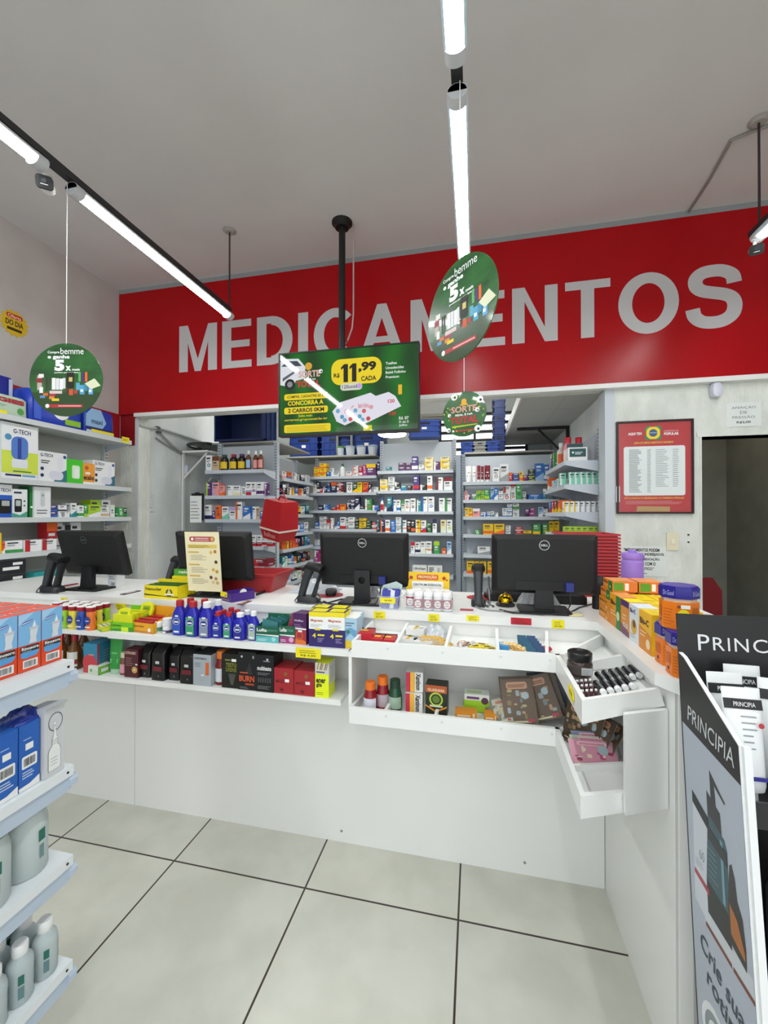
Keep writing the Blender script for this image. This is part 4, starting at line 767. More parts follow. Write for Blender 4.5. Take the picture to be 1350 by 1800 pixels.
monitor('black monitor with tilted back at the left end of the counter', -2.17, 1.99, math.radians(15), 'left')
monitor('black monitor with the cream notice taped on its back', -1.375, 1.985, math.radians(8), 'left')
monitor('black monitor with round hole in its stand, left of the pill bottle tray', -.536, 1.975, math.radians(6), 'hole')
monitor('thick black monitor behind the golden service bell', .297, 1.975, math.radians(1), 'thick')
def scanner(label, loc, rz, sc=.95):
    t = E('barcode_scanner', label, 'scanner', loc, rz, 'barcode scanners in stands'); t.scale = (sc, sc, sc); dk = M('26282b', .4)
    def ls(pts): return [(c, (u[0], 0, u[1]), (0, v, 0)) for c, u, v in pts]
    P(MB().loft([((.03, 0, 0), (.06, 0, 0), (0, .036, 0)), ((.03, 0, .02), (.06, 0, 0), (0, .036, 0)), ((.025, 0, .032), (.05, 0, 0), (0, .03, 0))], dk, 18, 3.5), 'base', t)
    P(MB().loft(ls([((-.012, 0, .02), (.018, 0), .022), ((-.002, 0, .06), (.019, 0), .02), ((.012, 0, .11), (.021, .0), .021), ((.03, 0, .155), (.024, -.004), .024), ((.042, 0, .185), (.022, -.006), .028)]), M('33363a', .35), 16), 'handle', t)
    P(MB().loft([((.012, 0, .180), (.0, 0, .012), (0, .018, 0)), ((.03, 0, .186), (0, 0, .022), (0, .03, 0)), ((.07, 0, .182), (.004, 0, .021), (0, .034, 0)), ((.104, 0, .168), (.006, 0, .019), (0, .036, 0))], blackm, 16), 'head', t)
    P(MB().loft(ls([((.055, 0, .025), (.012, 0), .02), ((.075, 0, .09), (.008, 0), .02), ((.098, 0, .155), (.006, 0), .026)]), dk, 14), 'cradle', t)
    P(MB().tube([(-.018, -.02, .035), (-.035, -.03, .01), (-.02, -.045, .004), (.05, -.06, .004), (.12, -.04, .004)], .003, M('4a4c4f', .5)), 'cable', t)
    return t
def onC(px, py): return atZ(px, py, CZ)
p = onC(78, 1041); scanner('barcode scanner in its stand left of the leftmost monitor', (p.x, p.y + .02, CZ), 0, 1.05)
p = onC(527, 1058); scanner('barcode scanner in its stand beside the red mouse pad, left of the holed monitor', (p.x + .015, p.y + .01, CZ), 0)
p = onC(841, 1068); scanner('barcode scanner seen from behind, beside the chrome rod and bell', (p.x, p.y + .03, CZ), PI / 2)
scanner('barcode scanner partly hidden behind the monitor with the cream notice', (-1.70, 2.03, CZ), .4)
def mouse_pad(label, px, py, w, d, c_): p = onC(px, py); return T(MB().prism(circ(w / 2, 28, 0, 0, d / w), 0, .003, M(c_, .7), Matrix()), 'mouse_pad', label, 'mouse pad', (p.x, p.y, CZ), 0, 'red mouse pads')
def mouse(label, px, py): 
    p = onC(px, py); t = E('computer_mouse', label, 'mouse', (p.x, p.y, CZ + .003), .3, 'black mice')
    P(MB().loft([((0, -.05, .008), (.012, 0, 0), (0, 0, .007)), ((0, -.035, .013), (.028, 0, 0), (0, 0, .013)), ((0, .01, .017), (.031, 0, 0), (0, 0, .017)), ((0, .045, .011), (.024, 0, 0), (0, 0, .010)), ((0, .052, .007), (.012, 0, 0), (0, 0, .006))], blackm, 16), 'shell', t)
    P(MB().lathe([(.008, -.003), (.008, .003)], grey, n=12, fr=frame((0, .025, .024), (0, 1, 0), (0, 0, 1))), 'wheel', t)
mouse_pad('round red mouse pad left of the holed monitor stand', 577, 1046, .16, .15, '8e1620'); mouse('black mouse on the mouse pad left of the holed monitor', 582, 1046)
mouse_pad('red mouse pad behind the golden bell', 848, 1051, .16, .13, 'b2162a'); mouse('black mouse on the mouse pad behind the bell', 862, 1052)
def cable(name, label, pts, r=.0035, c_='1b1c1e', z=CZ + .004):
    return T(MB().tube([tuple(atZ(px, py, z)) if len((px, py)) == 2 else 0 for px, py in pts], r, M(c_, .5)), name, label, 'cable')
cable('cable', 'black cable looping over the worktop left of the holed monitor', [(556, 1040), (563, 1050), (562, 1058), (575, 1060), (600, 1053), (640, 1052)])
cable('cable', 'grey cable curving from the scanner past the bell to the right monitor', [(836, 1066), (845, 1070), (862, 1073), (900, 1075), (930, 1072), (957, 1066), (985, 1070)], .0035, '8d8f90')
cable('cable', 'thin dark cable crossing the worktop beside the orange boxes', [(1005, 1075), (1018, 1068), (1032, 1064), (1046, 1060)], .003)
# small flat things
def flat(name, label, cat, px0, py0, px1, py1, c_, th=.003, rz=0, fn=None):
    A = onC(px0, py1); B = onC(px1, py0); w = abs(B.x - A.x); d = max(.03, abs(B.y - A.y)); q = MB().box(-w / 2, -d / 2, 0, w / 2, d / 2, th, M(c_, .5)); q.top(th)
    if fn: fn(q, w, d)
    return T(q, name, label, cat, ((A.x + B.x) / 2, (A.y + B.y) / 2, CZ + .0005), rz)
flat('printed_card', 'small printed card lying on the worktop right of the leftmost monitor', 'card', 219, 1039, 240, 1046, '5b4b52', .004, 0, lambda q, w, d: q.rect(-w * .3, -d * .3, w * .4, d * .3, M('cfc9c6')))
flat('printed_card', 'small brown card lying in front of the purple tray box', 'card', 416, 1057, 443, 1063, '7a4b45', .003, 0, lambda q, w, d: q.rect(-w * .4, -d * .4, w * .1, d * .3, M('cdb6a8')))
flat('printed_card', 'small red and white card lying left of the bell on the worktop edge', 'card', 807, 1072, 833, 1078, 'e3dcdc', .004, 0, lambda q, w, d: q.rect(-w * .45, -d * .1, w * .45, d * .4, M('a8303c')))
flat('red_folder', 'dark red folder lying behind the leftmost barcode scanner', 'folder', 98, 1027, 138, 1033, '94182a', .006)
flat('paper_sheet', 'loose white paper sheets on the worktop behind the leftmost monitor', 'paper', 88, 1021, 150, 1027, 'dfe2e3', .004)
flat('black_pouch', 'flat black pouch right of the purple tray box', 'pouch', 450, 1036, 482, 1047, '131416', .012)
T(MB().lathe([(.001, .0), (.038, .001), (.04, .004), (.03, .007)], M('d9d0a2', .5), sy=.9), 'soap_disc', 'round cream disc lying beside the right monitor base', 'disc', tuple(onC(1008, 1081)))
p = onC(197, 1033); q = MB().box(-.03, -.03, 0, .03, .03, .085, M('e3e6e8', .5)).front(.06); q.bars(-.005, .012, .02, .03, 6, ink, 1); q.lines(-.02, .05, .02, .07, 2, grey, 1); T(q, 'medicine_box', 'small white carton standing right of the leftmost monitor stand', 'box', (p.x, p.y + .03, CZ + .001))
# plastic bags, crumpled
def crumpled(name, label, loc, w, d, h, c_, seed, rz=0):
    r_ = random.Random(seed); v = []; f = []; nx, ny = 14, 9
    for j in range(ny):
        for i in range(nx):
            x = (i / (nx - 1) - .5); y = (j / (ny - 1) - .5); e = max(0, 1 - (2 * abs(x)) ** 2.5) * max(0, 1 - (2 * abs(y)) ** 2.5)
            v.append((x * w + r_.uniform(-.4, .4) * w / nx, y * d + r_.uniform(-.4, .4) * d / ny, .001 + e * h * r_.uniform(.45, 1)))
    for j in range(ny - 1):
        for i in range(nx - 1): f.append((j * nx + i, j * nx + i + 1, (j + 1) * nx + i + 1, (j + 1) * nx + i))
    return T(MB().add(v, f, M(c_, .25, alpha=.9)), name, label, 'bag', loc, rz)
p = onC(505, 1040); crumpled('plastic_bag', 'crumpled pale grey plastic bag beside the red tray', (p.x + .15, 2.19, CZ + .001), .26, .2, .07, 'c3c9cf', 3)
p = onC(655, 1048); crumpled('plastic_bag', 'small clear crumpled bag behind the blue sachet tub', (p.x, 2.08, CZ + .001), .1, .1, .08, 'a9adb2', 5)
p = onC(930, 1060); crumpled('plastic_bag', 'clear crumpled bag behind the right monitor stand', (.29, 2.075, CZ + .001), .20, .06, .1, 'b4b8bb', 8)
# red tray
q = MB(); rt = M('a8262a', .45); a, b_, h = (.15, .1), (.185, .13), .105
for (x0, y0), (x1, y1) in (((-1, -1), (1, -1)), ((1, -1), (1, 1)), ((1, 1), (-1, 1)), ((-1, 1), (-1, -1))): q.add([(x0 * a[0], y0 * a[1], 0), (x1 * a[0], y1 * a[1], 0), (x1 * b_[0], y1 * b_[1], h), (x0 * b_[0], y0 * b_[1], h)], [(0, 1, 2, 3)], rt)
q.box(-a[0], -a[1], 0, a[0], a[1], .006, rt)
for x0, y0, x1, y1 in ((-.193, -.138, .193, -.13), (-.193, .13, .193, .138), (-.193, -.13, -.185, .13), (.185, -.13, .193, .13)): q.box(x0, y0, h - .012, x1, y1, h, rt)
T(q, 'plastic_tray', 'empty red plastic tray behind the monitor with the cream notice', 'tray', (-1.255, 2.18, CZ + .001), .05)
# cream notice on monitor 2
A = atY(331, 1038, 1.86); B = atY(395, 934, 1.88)
nt_ = E('paper_notice', 'cream printed notice headed COMUNICADO on the back of a monitor', 'notice', ((A.x + B.x) / 2, 1.862, A.z)); w = B.x - A.x; h = B.z - A.z
q = MB().box(-w / 2, -.0008, 0, w / 2, .0008, h, M('f1e7bf', .6)); q.P = frame((0, -.0008, 0), (1, 0, 0), (0, 0, 1)); rd = M('b8474f'); gd_ = M('d9b85c')
q.poly(rr(w * .74, h * .085, h * .04, 5, 0, h * .88), rd, 1); q.text('COMUNICADO', -w * .2, h * .88, w * .2, h * .902, paper, .03, 2); q.rect(-w * .2, h * .855, w * .2, h * .865, M('eac8b8'), 2); q.disc(-w * .28, h * .88, w * .04, paper, 2); q.disc(w * .3, h * .88, w * .05, gd_, 2)
q.rect(-w * .43, h * .73, w * .42, h * .79, M('e6cd6a'), 1); q.lines(-w * .4, h * .735, w * .36, h * .785, 3, M('8a7434'), 2, .35)
for v in (.66, .45, .26): q.poly(rr(w * .32, h * .025, h * .01, 3, -w * .27, h * v), gd_, 1); q.lines(-w * .36, h * (v - .13), w * .12, h * (v - .03), 4, M('8c8672'), 1, .25, .3)
for u, v, c_ in ((.36, .675, 'c9762c'), (.24, .66, 'e0c15a'), (.37, .50, '4a3b34'), (.28, .37, 'd9b54a'), (.38, .34, 'c79a3a'), (.2, .24, '5a4a3c'), (.34, .22, 'b98a60'), (.26, .16, 'e0c88a'), (.38, .15, 'cdb078')): q.disc(w * u, h * v, w * .045, M(c_), 1)
P(q, 'sheet', nt_); nt_.rotation_euler = (math.radians(6), 0, 0)
# yellow counter display cartons
def display_carton(name, label, loc, w, d, h, col, hb, fill, fn=None, rz=0, n=6, cat='box'):
    t = E(name, label, cat, loc, rz); q = MB(); m_ = M(col, .5); k = .0025
    q.box(-w / 2, -d / 2, 0, w / 2, d / 2, k, m_); q.box(-w / 2, -d / 2, k, w / 2, -d / 2 + k, h, m_); q.box(-w / 2, d / 2 - k, k, w / 2, d / 2, hb, m_)
    for s in (-1, 1): x = s * w / 2; q.prism([(-d / 2, k), (d / 2, k), (d / 2, max(h, hb * .8)), (-d / 2, h)], -k / 2, k / 2, m_, frame((x, 0, 0), (0, 1, 0), (0, 0, 1)))
    q.front(d)
    if fn: fn(q, w, h, hb, d)
    P(q, 'carton', t)
    if fill:
        for i in range(n):
            y = -d / 2 + d * (i + .5) / n; P(MB().box(-w * .44, y - d * .3 / n, k, w * .44, y + d * .3 / n, h * fill[1] * (1 + .06 * (i % 2)), M(fill[0], .4)), 'sachet', t)
    return t
def nat(q, w, h, hb, d):
    q.text('Natucler', -w * .46, h * .62, w * .02, h * .84, ink, .02); q.poly([(-w / 2, h * .35), (w * .1, h * .22), (w / 2, h * .2), (w / 2, h * .12), (-w / 2, h * .24)], M('3b3a1a'), 1); q.ring(w * .24, h * .48, h * .16, h * .3, M('55550f'), 1); q.rect(w * .12, h * .3, w * .38, h * .42, paper, 2); q.rect(w * .22, h * .5, w * .26, h * .8, M('d7dbb0'), 2)
    q.right(w); q.rect(-d * .4, h * .2, d * .1, h * .85, M('e8e8dc'), 2); q.lines(-d * .35, h * .25, d * .05, h * .8, 6, grey, 3, .3)
A = atY(253, 1056, 1.815); B = atY(312, 1030, 1.815)
display_carton('display_carton', 'open yellow display carton with dark swoosh and green sachets', ((A.x + B.x) / 2, 1.868, CZ + .0005), B.x - A.x, .10, .066, 'f0d90f', .085, ('2f6a2c', .98), nat)
q = MB().box(-.065, -.009, 0, .065, .009, .10, M('eed50f', .5)).front(.018); q.text('Natucler', -.058, .075, -.005, .088, ink, .02); q.rect(-.06, .03, .06, .05, M('4a4a12')); q.rect(.02, .055, .05, .062, ink)
T(q, 'display_carton', 'yellow carton standing behind the open yellow sachet display', 'box', (-1.525, 1.931, CZ + .001), 0)
q = MB().box(-.06, -.007, 0, .06, .007, .135, M('4f9a26', .5)).front(.014); q.text('natu', -.03, .113, .03, .127, paper, .02)
T(q, 'medicine_box', 'green carton standing behind the two yellow cartons', 'box', (-1.535, 1.949, CZ + .001), 0)
q = MB().box(-.025, -.03, 0, .025, .03, .15, M('dfe2e4', .5)).front(.06); q.lines(-.015, .05, .015, .13, 4, grey, 1)
T(q, 'medicine_box', 'tall white carton behind the green carton at the counter back', 'box', (-1.66, 2.10, CZ + .001), 0)
def purp(q, w, h, hb, d):
    q.rect(-w * .52, h * .5, w * .12, h * 1.1, yel, 3); q.rect(-w * .1, h * .62, w * .04, h * .75, M('8a7d10'), 4); q.lines(-w * .4, h * .15, w * .4, h * .35, 2, M('c9a24a'), 2, .3)
    q.right(w); q.disc(0, h * .9, h * .5, paper, 1); q.rect(-d * .3, h * .75, d * .3, h * .95, M('7a3a9a'), 2)
p = onC(408, 1056); display_carton('display_carton', 'low purple tray carton with yellow price tag beside the cream notice', (p.x + .01, p.y + .035, CZ + .0005), .095, .13, .042, '4a2a86', .05, None, purp, -.45)
# clear tub with blue sachets
tub = E('sachet_tub', 'clear tub of blue sachets with yellow price tag', 'tub', (*onC(686, 1068).xy, CZ + .0005)); clear = M('e8eef0', .1, alpha=.28)
def openbox(w, d, h, m_, k=.002, f=1.08):
    q = MB(); q.box(-w / 2, -d / 2, 0, w / 2, d / 2, k, m_); W2, D2 = w / 2 * f, d / 2 * f
    for (x0, y0), (x1, y1) in (((-1, -1), (1, -1)), ((1, -1), (1, 1)), ((1, 1), (-1, 1)), ((-1, 1), (-1, -1))): q.add([(x0 * w / 2, y0 * d / 2, 0), (x1 * w / 2, y1 * d / 2, 0), (x1 * W2, y1 * D2, h), (x0 * W2, y0 * D2, h)], [(0, 1, 2, 3)], m_)
    for x0, y0, x1, y1 in ((-W2 - .003, -D2 - .003, W2 + .003, -D2), (-W2 - .003, D2, W2 + .003, D2 + .003), (-W2 - .003, -D2, -W2, D2), (W2, -D2, W2 + .003, D2)): q.box(x0, y0, h - .003, x1, y1, h, m_)
    return q
P(openbox(.085, .085, .06, clear), 'tub_body', tub)
for i in range(4):
    for j in range(2): P(MB().hexa([(-.037 + .02 * i, -.03 + .035 * j, .003), (-.020 + .02 * i, -.03 + .035 * j, .003), (-.020 + .02 * i, -.025 + .035 * j, .003), (-.037 + .02 * i, -.025 + .035 * j, .003), (-.034 + .02 * i, -.015 + .03 * j, .085), (-.015 + .02 * i, -.015 + .03 * j, .082), (-.015 + .02 * i, -.012 + .03 * j, .082), (-.034 + .02 * i, -.012 + .03 * j, .085)], M(('2b34a4', 'dfe3ee')[(i + j) % 3 == 2], .3)), 'sachet', tub)
q = MB(); q.P = frame((0, -.0485, .03), (1, 0, 0), (0, 0, 1)); q.rect(-.036, .0, .034, .024, yel, 1); q.text('R$ 4,50', -.016, .008, .016, .016, ink, .02); P(q, 'price_tag', tub, 'yellow price tag')
q = MB(); q.P = frame((0, .035, .06), (1, 0, 0), (0, .2, 1)); q.prism([(-.045, 0), (.045, 0), (.05, .04), (.02, .055), (-.045, .035)], -.001, .001, M('b7c9c6', .5)); q.text('Gastrogel', -.04, .01, .035, .026, M('1f3f4a'), .02, 4); P(q, 'header_card', tub, 'pale header card')
# clear tray with white-capped pill bottles
p0 = onC(753, 1072); tr_ = E('clear_tray', 'clear plastic tray holding white-capped pill bottles', 'tray', (p0.x, 1.895, CZ + .0005))
P(openbox(.215, .115, .055, clear), 'tray_body', tr_)
def pill(label, loc, lab='a9264a', body='e9e9ea'):
    t = E('pill_bottle', label, 'bottle', loc, 0, 'pill bottles in the clear tray')
    q = MB().lathe([(.02, 0), (.0215, .002), (.0215, .052), (.0185, .058), (.017, .062)], M('e9e9ea', .35), n=20); q.lathe([(.0218, .008), (.0218, .05)], M(lab, .45), n=20, cap=False); q.P = frame((0, -.0216, .028), (1, 0, 0), (0, 0, 1)); q.disc(0, 0, .014, M('efe9e6'), 1, 1.2); q.rect(-.008, .003, .008, .006, M(lab), 2); q.rect(-.007, -.008, .007, -.004, M('8a6a70'), 2); P(q, 'body', t)
    P(MB().lathe([(.0205, .058), (.021, .06), (.021, .076), (.019, .079)], M('f2f2f3', .4), n=20), 'cap', t); return t
b0 = None
for j, (y, xs) in enumerate(((-.034, (-.04, .005, .05, .082)[:0] or (-.044, .0, .044, .085)), (.002, (-.085, -.042, .001, .044, .086)), (.038, (-.06, -.017, .026, .07)))):
    for i, x in enumerate(xs):
        lb = '%s pill bottle from left in the %s row of the clear tray' % (ORD[i], ('front', 'middle', 'back')[j]); loc = (p0.x + x, 1.895 + y, CZ + .0035)
        if b0 is None: b0 = pill(lb, loc)
        else: dup(b0, loc, None, lb)
A = atY(714, 1036, 1.975); B = atY(790, 1007, 1.975)
pcd = E('promotion_card', 'yellow card headed PROMOÇÃO standing behind the pill bottles', 'card', ((A.x + B.x) / 2, 1.972, CZ + .0005)); w = B.x - A.x; zb = A.z - CZ; h = B.z - A.z
q = MB().box(-w / 2, 0, 0, w / 2, .003, zb + h, M('f2c71a', .5)); q.P = frame((0, 0, zb), (1, 0, 0), (0, 0, 1)); q.poly(rr(w * .5, h * .3, .006, 3, 0, h * .72), M('d2622c'), 1); q.text('PROMOÇÃO', -w * .21, h * .63, w * .21, h * .84, M('f3d9a2'), .03); q.rect(-w * .36, h * .05, w * .36, h * .5, paper, 1); q.text('CENTRUM ESSENCIAL', -w * .33, h * .24, w * .33, h * .36, ink, .02)
for s in (-1, 1): q.disc(s * w * .38, h * .68, h * .1, M('b5341f'), 1); q.rect(s * w * .44 - .004, h * .55, s * w * .44 + .004, h * .62, M('7a2a18'), 1)
P(q, 'print', pcd)
# service bell, chrome rod
p = onC(889, 1066); bl = E('service_bell', 'golden service bell on a black base beside the right monitor', 'bell', (p.x, p.y + .02, CZ + .0005))
P(MB().lathe([(.043, 0), (.045, .006), (.036, .014), (.03, .02)], black, n=24), 'base', bl); P(MB().lathe([(.034, .018), (.0345, .022), (.033, .034), (.027, .046), (.016, .054), (.004, .056)], M('d6b21c', .15, 1), n=28), 'dome', bl, 'polished gold dome'); P(MB().lathe([(.004, .055), (.006, .062), (.004, .066)], M('b8a04a', .3, 1), n=12), 'button', bl)
p = onC(861, 1067); rd_ = E('chrome_rod_stand', 'slim chrome rod standing between the scanner and the bell', 'stand', (p.x, p.y + .01, CZ + .0005))
P(MB().lathe([(.022, 0), (.02, .004), (.006, .008)], steel, n=18), 'foot', rd_); P(MB().tube([(0, 0, .006), (-.006, 0, .14)], .0045, steel), 'rod', rd_)
# printer and keyboard behind the right monitor
pr_ = E('receipt_printer', 'low black printer behind the right monitor on the worktop', 'printer', (.29, 2.2, CZ + .0005)); P(MB().prism(rr(.46, .16, .01), 0, .035, black, Matrix()), 'body', pr_); P(MB().prism(rr(.42, .12, .01), .035, .05, M('4a4d50', .4), Matrix()), 'lid', pr_)
q = MB().box(-.11, -.05, 0, .11, .05, .012, blackm); q.top(.012)
for i in range(12):
    for j in range(4): q.box(-.105 + i * .0178, -.045 + j * .024, .012, -.092 + i * .0178, -.027 + j * .024, .017, M('9a9c9e', .4))
T(q, 'keyboard', 'grey-keyed keyboard lying on the low printer behind the right monitor', 'keyboard', (.41, 2.19, CZ + .052))
q = MB().loft([((0, 0, 0), (.03, 0, 0), (0, .025, 0)), ((0, 0, .11), (.03, 0, 0), (0, .022, 0)), ((0, .01, .14), (.026, 0, 0), (0, .018, 0)), ((0, .012, .148), (.015, 0, 0), (0, .01, 0))], black); p = onC(1058, 1062)
T(q, 'card_terminal', 'black rounded device standing behind the orange boxes', 'device', (.555, 2.06, CZ + .0005))
# price tags on the edges
def edge_tag(x0, y0, x1, y1, Y, label, col='f1e21b', tilt=0, words=True):
    A = atY(x0, y1, Y); B = atY(x1, y0, Y); w, h = B.x - A.x, B.z - A.z
    q = MB().box(-w / 2, -.0012, 0, w / 2, 0, h, M(col, .45)).front(.0024); d = M('6b6410') if words == True else M('5a0c14')
    q.lines(-w * .35, h * .5, w * .35, h * .9, 2, d, 1, .25, .4); q.text('R$ 9,99', -w * .3, h * .15, w * .3, h * .35, d, .02)
    o = T(q, 'price_tag', label, 'tag', ((A.x + B.x) / 2, Y - .0005, A.z), 0, 'price tags on the counter'); o.rotation_euler = (tilt, 0, 0)
YE = 1.7985
edge_tag(107, 1051, 118, 1060, YE, 'yellow price tag on the worktop edge below the leftmost monitor')
edge_tag(206, 1060, 223, 1072, 1.795, 'yellow price tag hanging under the worktop edge above the green sachets', tilt=.3)
edge_tag(657, 1075, 677, 1087, YE, 'yellow price tag on the worktop edge below the sachet tub')
edge_tag(753, 1080, 772, 1092, YE, 'yellow price tag on the worktop edge below the pill bottles')
edge_tag(820, 1082, 842, 1091, YE, 'yellow price tag on the worktop edge left of the red tag')
edge_tag(898, 1087, 934, 1097, YE, 'red price tag on the worktop edge', 'c2182b', words=0)
edge_tag(970, 1090, 992, 1104, YE, 'yellow price tag on the worktop edge right of the red tag')
edge_tag(520, 1141, 564, 1155, 1.596, 'wide yellow price label under the upper shelf edge')
# ================================================================ GOODS ON THE COUNTER SHELVES
ZU, ZU2, ZLo = .952, .946, .745
def span(x0, x1, yt, Y, z):
    A = atY(x0, 1100, Y); B = atY(x1, 1100, Y); return (A.x + B.x) / 2, B.x - A.x, atY((x0 + x1) / 2, yt, Y).z - z
def carton(name, label, x0, x1, yt, Y, z, d, col, fn, group=None, rz=0, cat='box', hh=None):
    cx, w, h = span(x0, x1, yt, Y, z); h = hh or h
    q = MB().box(-w / 2, -d / 2, 0, w / 2, d / 2, h, M(col, .45)).front(d); fn(q, w, h, d)
    return T(q, name, label, cat, (cx, Y + d / 2, z + .0008), rz, group)
# upper shelf, from the left: coloured flasks with red caps
def flask(label, x, y, col):
    t = E('drink_flask', label, 'bottle', (x, y, ZU2 + .0008), 0, 'small flasks with red caps'); q = MB()
    q.loft([((0, 0, 0), (.021, 0, 0), (0, .016, 0)), ((0, 0, .004), (.0225, 0, 0), (0, .017, 0)), ((0, 0, .04), (.0215, 0, 0), (0, .0165, 0)), ((0, 0, .062), (.019, 0, 0), (0, .015, 0)), ((0, 0, .082), (.0215, 0, 0), (0, .016, 0)), ((0, 0, .09), (.016, 0, 0), (0, .014, 0))], M(col, .35), 16)
    q.P = frame((0, -.0172, 0), (1, 0, 0), (0, 0, 1)); q.disc(-.003, .046, .016, M('23409a', .4), 2, 1.25); q.rect(-.012, .042, .008, .047, M('d9c4d0'), 3); q.rect(-.016, .012, .014, .018, paper, 2); P(q, 'body', t)
    P(MB().loft([((0, 0, .088), (.018, 0, 0), (0, .016, 0)), ((0, -.001, .1), (.021, 0, 0), (0, .018, 0)), ((0, -.001, .108), (.021, 0, 0), (0, .018, 0))], M('a8162c', .4), 14).loft([((0, -.001, .108), (.0212, 0, 0), (0, .0182, 0)), ((0, -.001, .112), (.0205, 0, 0), (0, .0175, 0))], paper, 14), 'cap', t, 'dark red cap with white rim')
    return t
cl = [('9ccf2f', 'lime'), ('ead84a', 'yellow'), ('3157b5', 'blue'), ('ee7a2c', 'orange'), ('6b2a86', 'purple'), ('e85a2c', 'red-orange')]
for j, (py, xs) in enumerate(((1108, (113, 129, 144, 160)), (1102, (101, 120, 137, 154, 172)), (1097, (112, 131, 150, 168, 186)))):
    Y = 1.64 + .042 * j
    for i, px in enumerate(xs):
        c_, nm = cl[(i + (0, 3, 2)[j]) % 6] if j else cl[i]; x = atY(px, 1100, Y).x
        flask('small %s flask with red cap, %s from left in the %s row' % (nm, ORD[i], ('front', 'middle', 'back')[j]), x, Y, c_)
# open cartons and sachet displays
def d1(q, w, h, hb, d): q.poly([(-w / 2, 0), (w / 2, 0), (w / 2, h * .5), (0, h * .2), (-w / 2, h * .4)], M('5aa329'), 1); q.text('Limao', -w * .35, h * .6, w * .2, h * .8, M('5a6b10'), .02, 2)
cx, w, h = span(159, 194, 1100, 1.63, ZU2); display_carton('display_carton', 'open yellow and grey carton right of the small flasks', (cx, 1.67, ZU2 + .0008), w * .8, .075, h * .85, 'd7d92a', h * 1.6, ('c8cbb4', .9), d1, -.5, 4)
cx, w, h = span(193, 232, 1098, 1.625, ZU)
display_carton('display_carton', 'open bright green and yellow sachet display carton', (cx, 1.69, ZU + .0008), w, .12, .04, '6fc21e', .095, ('d9de1c', 1.9), lambda q, w, h, hb, d: (q.poly([(-w / 2, 0), (w / 2, 0), (w / 2, h * .5), (-w / 2, h * .2)], M('3f8f1c'), 1), q.rect(-.002, .0, w * .3, h * .5, M('cfe61d'), 2), q.text('Limao', -w * .45, h * .55, 0, h * .8, M('2c5a12'), .02, 2)), 0, 5)
q = MB(); q.P = frame((0, -.006, 0), (1, 0, 0), (0, 0, 1)); q.prism([(-.032, 0), (.032, 0), (.036, .03), (.03, .055), (.0, .064), (-.03, .055), (-.036, .03)], -.006, .006, M('dfe016', .4)); q.rect(-.02, .02, .02, .044, M('8fae18'), 22); q.text('LIMÃO', -.017, .027, .017, .037, M('3a5a12'), .02, 23)
o = T(q, 'sachet_pack', 'bright yellow rounded pack leaning in the green sachet display', 'pack', (cx - .006, 1.652, ZU + .042), 0); o.rotation_euler = (-.25, 0, 0)
o = dup(o, (cx + .045, 1.735, ZU + .055), None, 'second yellow rounded pack standing taller behind the green display')
cx, w, h = span(230, 272, 1092, 1.625, ZU)
display_carton('display_carton', 'open orange-yellow carton filled with red capsules packs', (cx, 1.69, ZU + .0008), w, .12, .045, 'e8a51c', .10, ('b01e2c', 1.2), lambda q, w, h, hb, d: (q.rect(-w / 2, 0, w / 2, h * .2, M('c9862a'), 1), q.text('Epocler', -w * .45, h * .5, w * .1, h * .75, M('7a2c12'), .02, 2), q.disc(w * .33, h * .35, h * .2, paper, 2)), -.12, 5)
def jar(label, x, y, z, r, h, lab):
    t = E('supplement_jar', label, 'jar', (x, y, z), 0, 'small white jars'); q = MB().lathe([(r * .95, 0), (r, .002), (r, h * .62), (r * .9, h * .68)], M('e8eaeb', .4)); q.lathe([(r * 1.01, h * .12), (r * 1.01, h * .5)], M(lab, .5), cap=False); q.P = frame((0, -r * 1.01, h * .3), (1, 0, 0), (0, 0, 1)); q.rect(-r * .4, -.004, r * .4, .003, paper, 3); P(q, 'body', t)
    P(MB().lathe([(r * .98, h * .68), (r, h * .7), (r, h * .97), (r * .93, h)], M('f1f2f3', .4)), 'lid', t); return t
cx, w, h = span(266, 280, 1093, 1.64, ZU); jar('small white jar with green label left of the blue bottles', cx, 1.66, ZU + .0008, .019, .05, '4d8d6d')
cx, w, h = span(281, 297, 1106, 1.63, ZU); jar('white jar with purple label, lower of the two stacked', cx, 1.65, ZU + .0008, .0205, .035, '4a3a5d'); jar('white jar stacked on another left of the blue bottles', cx, 1.65, ZU + .0365, .0205, .034, 'dfe2e2')
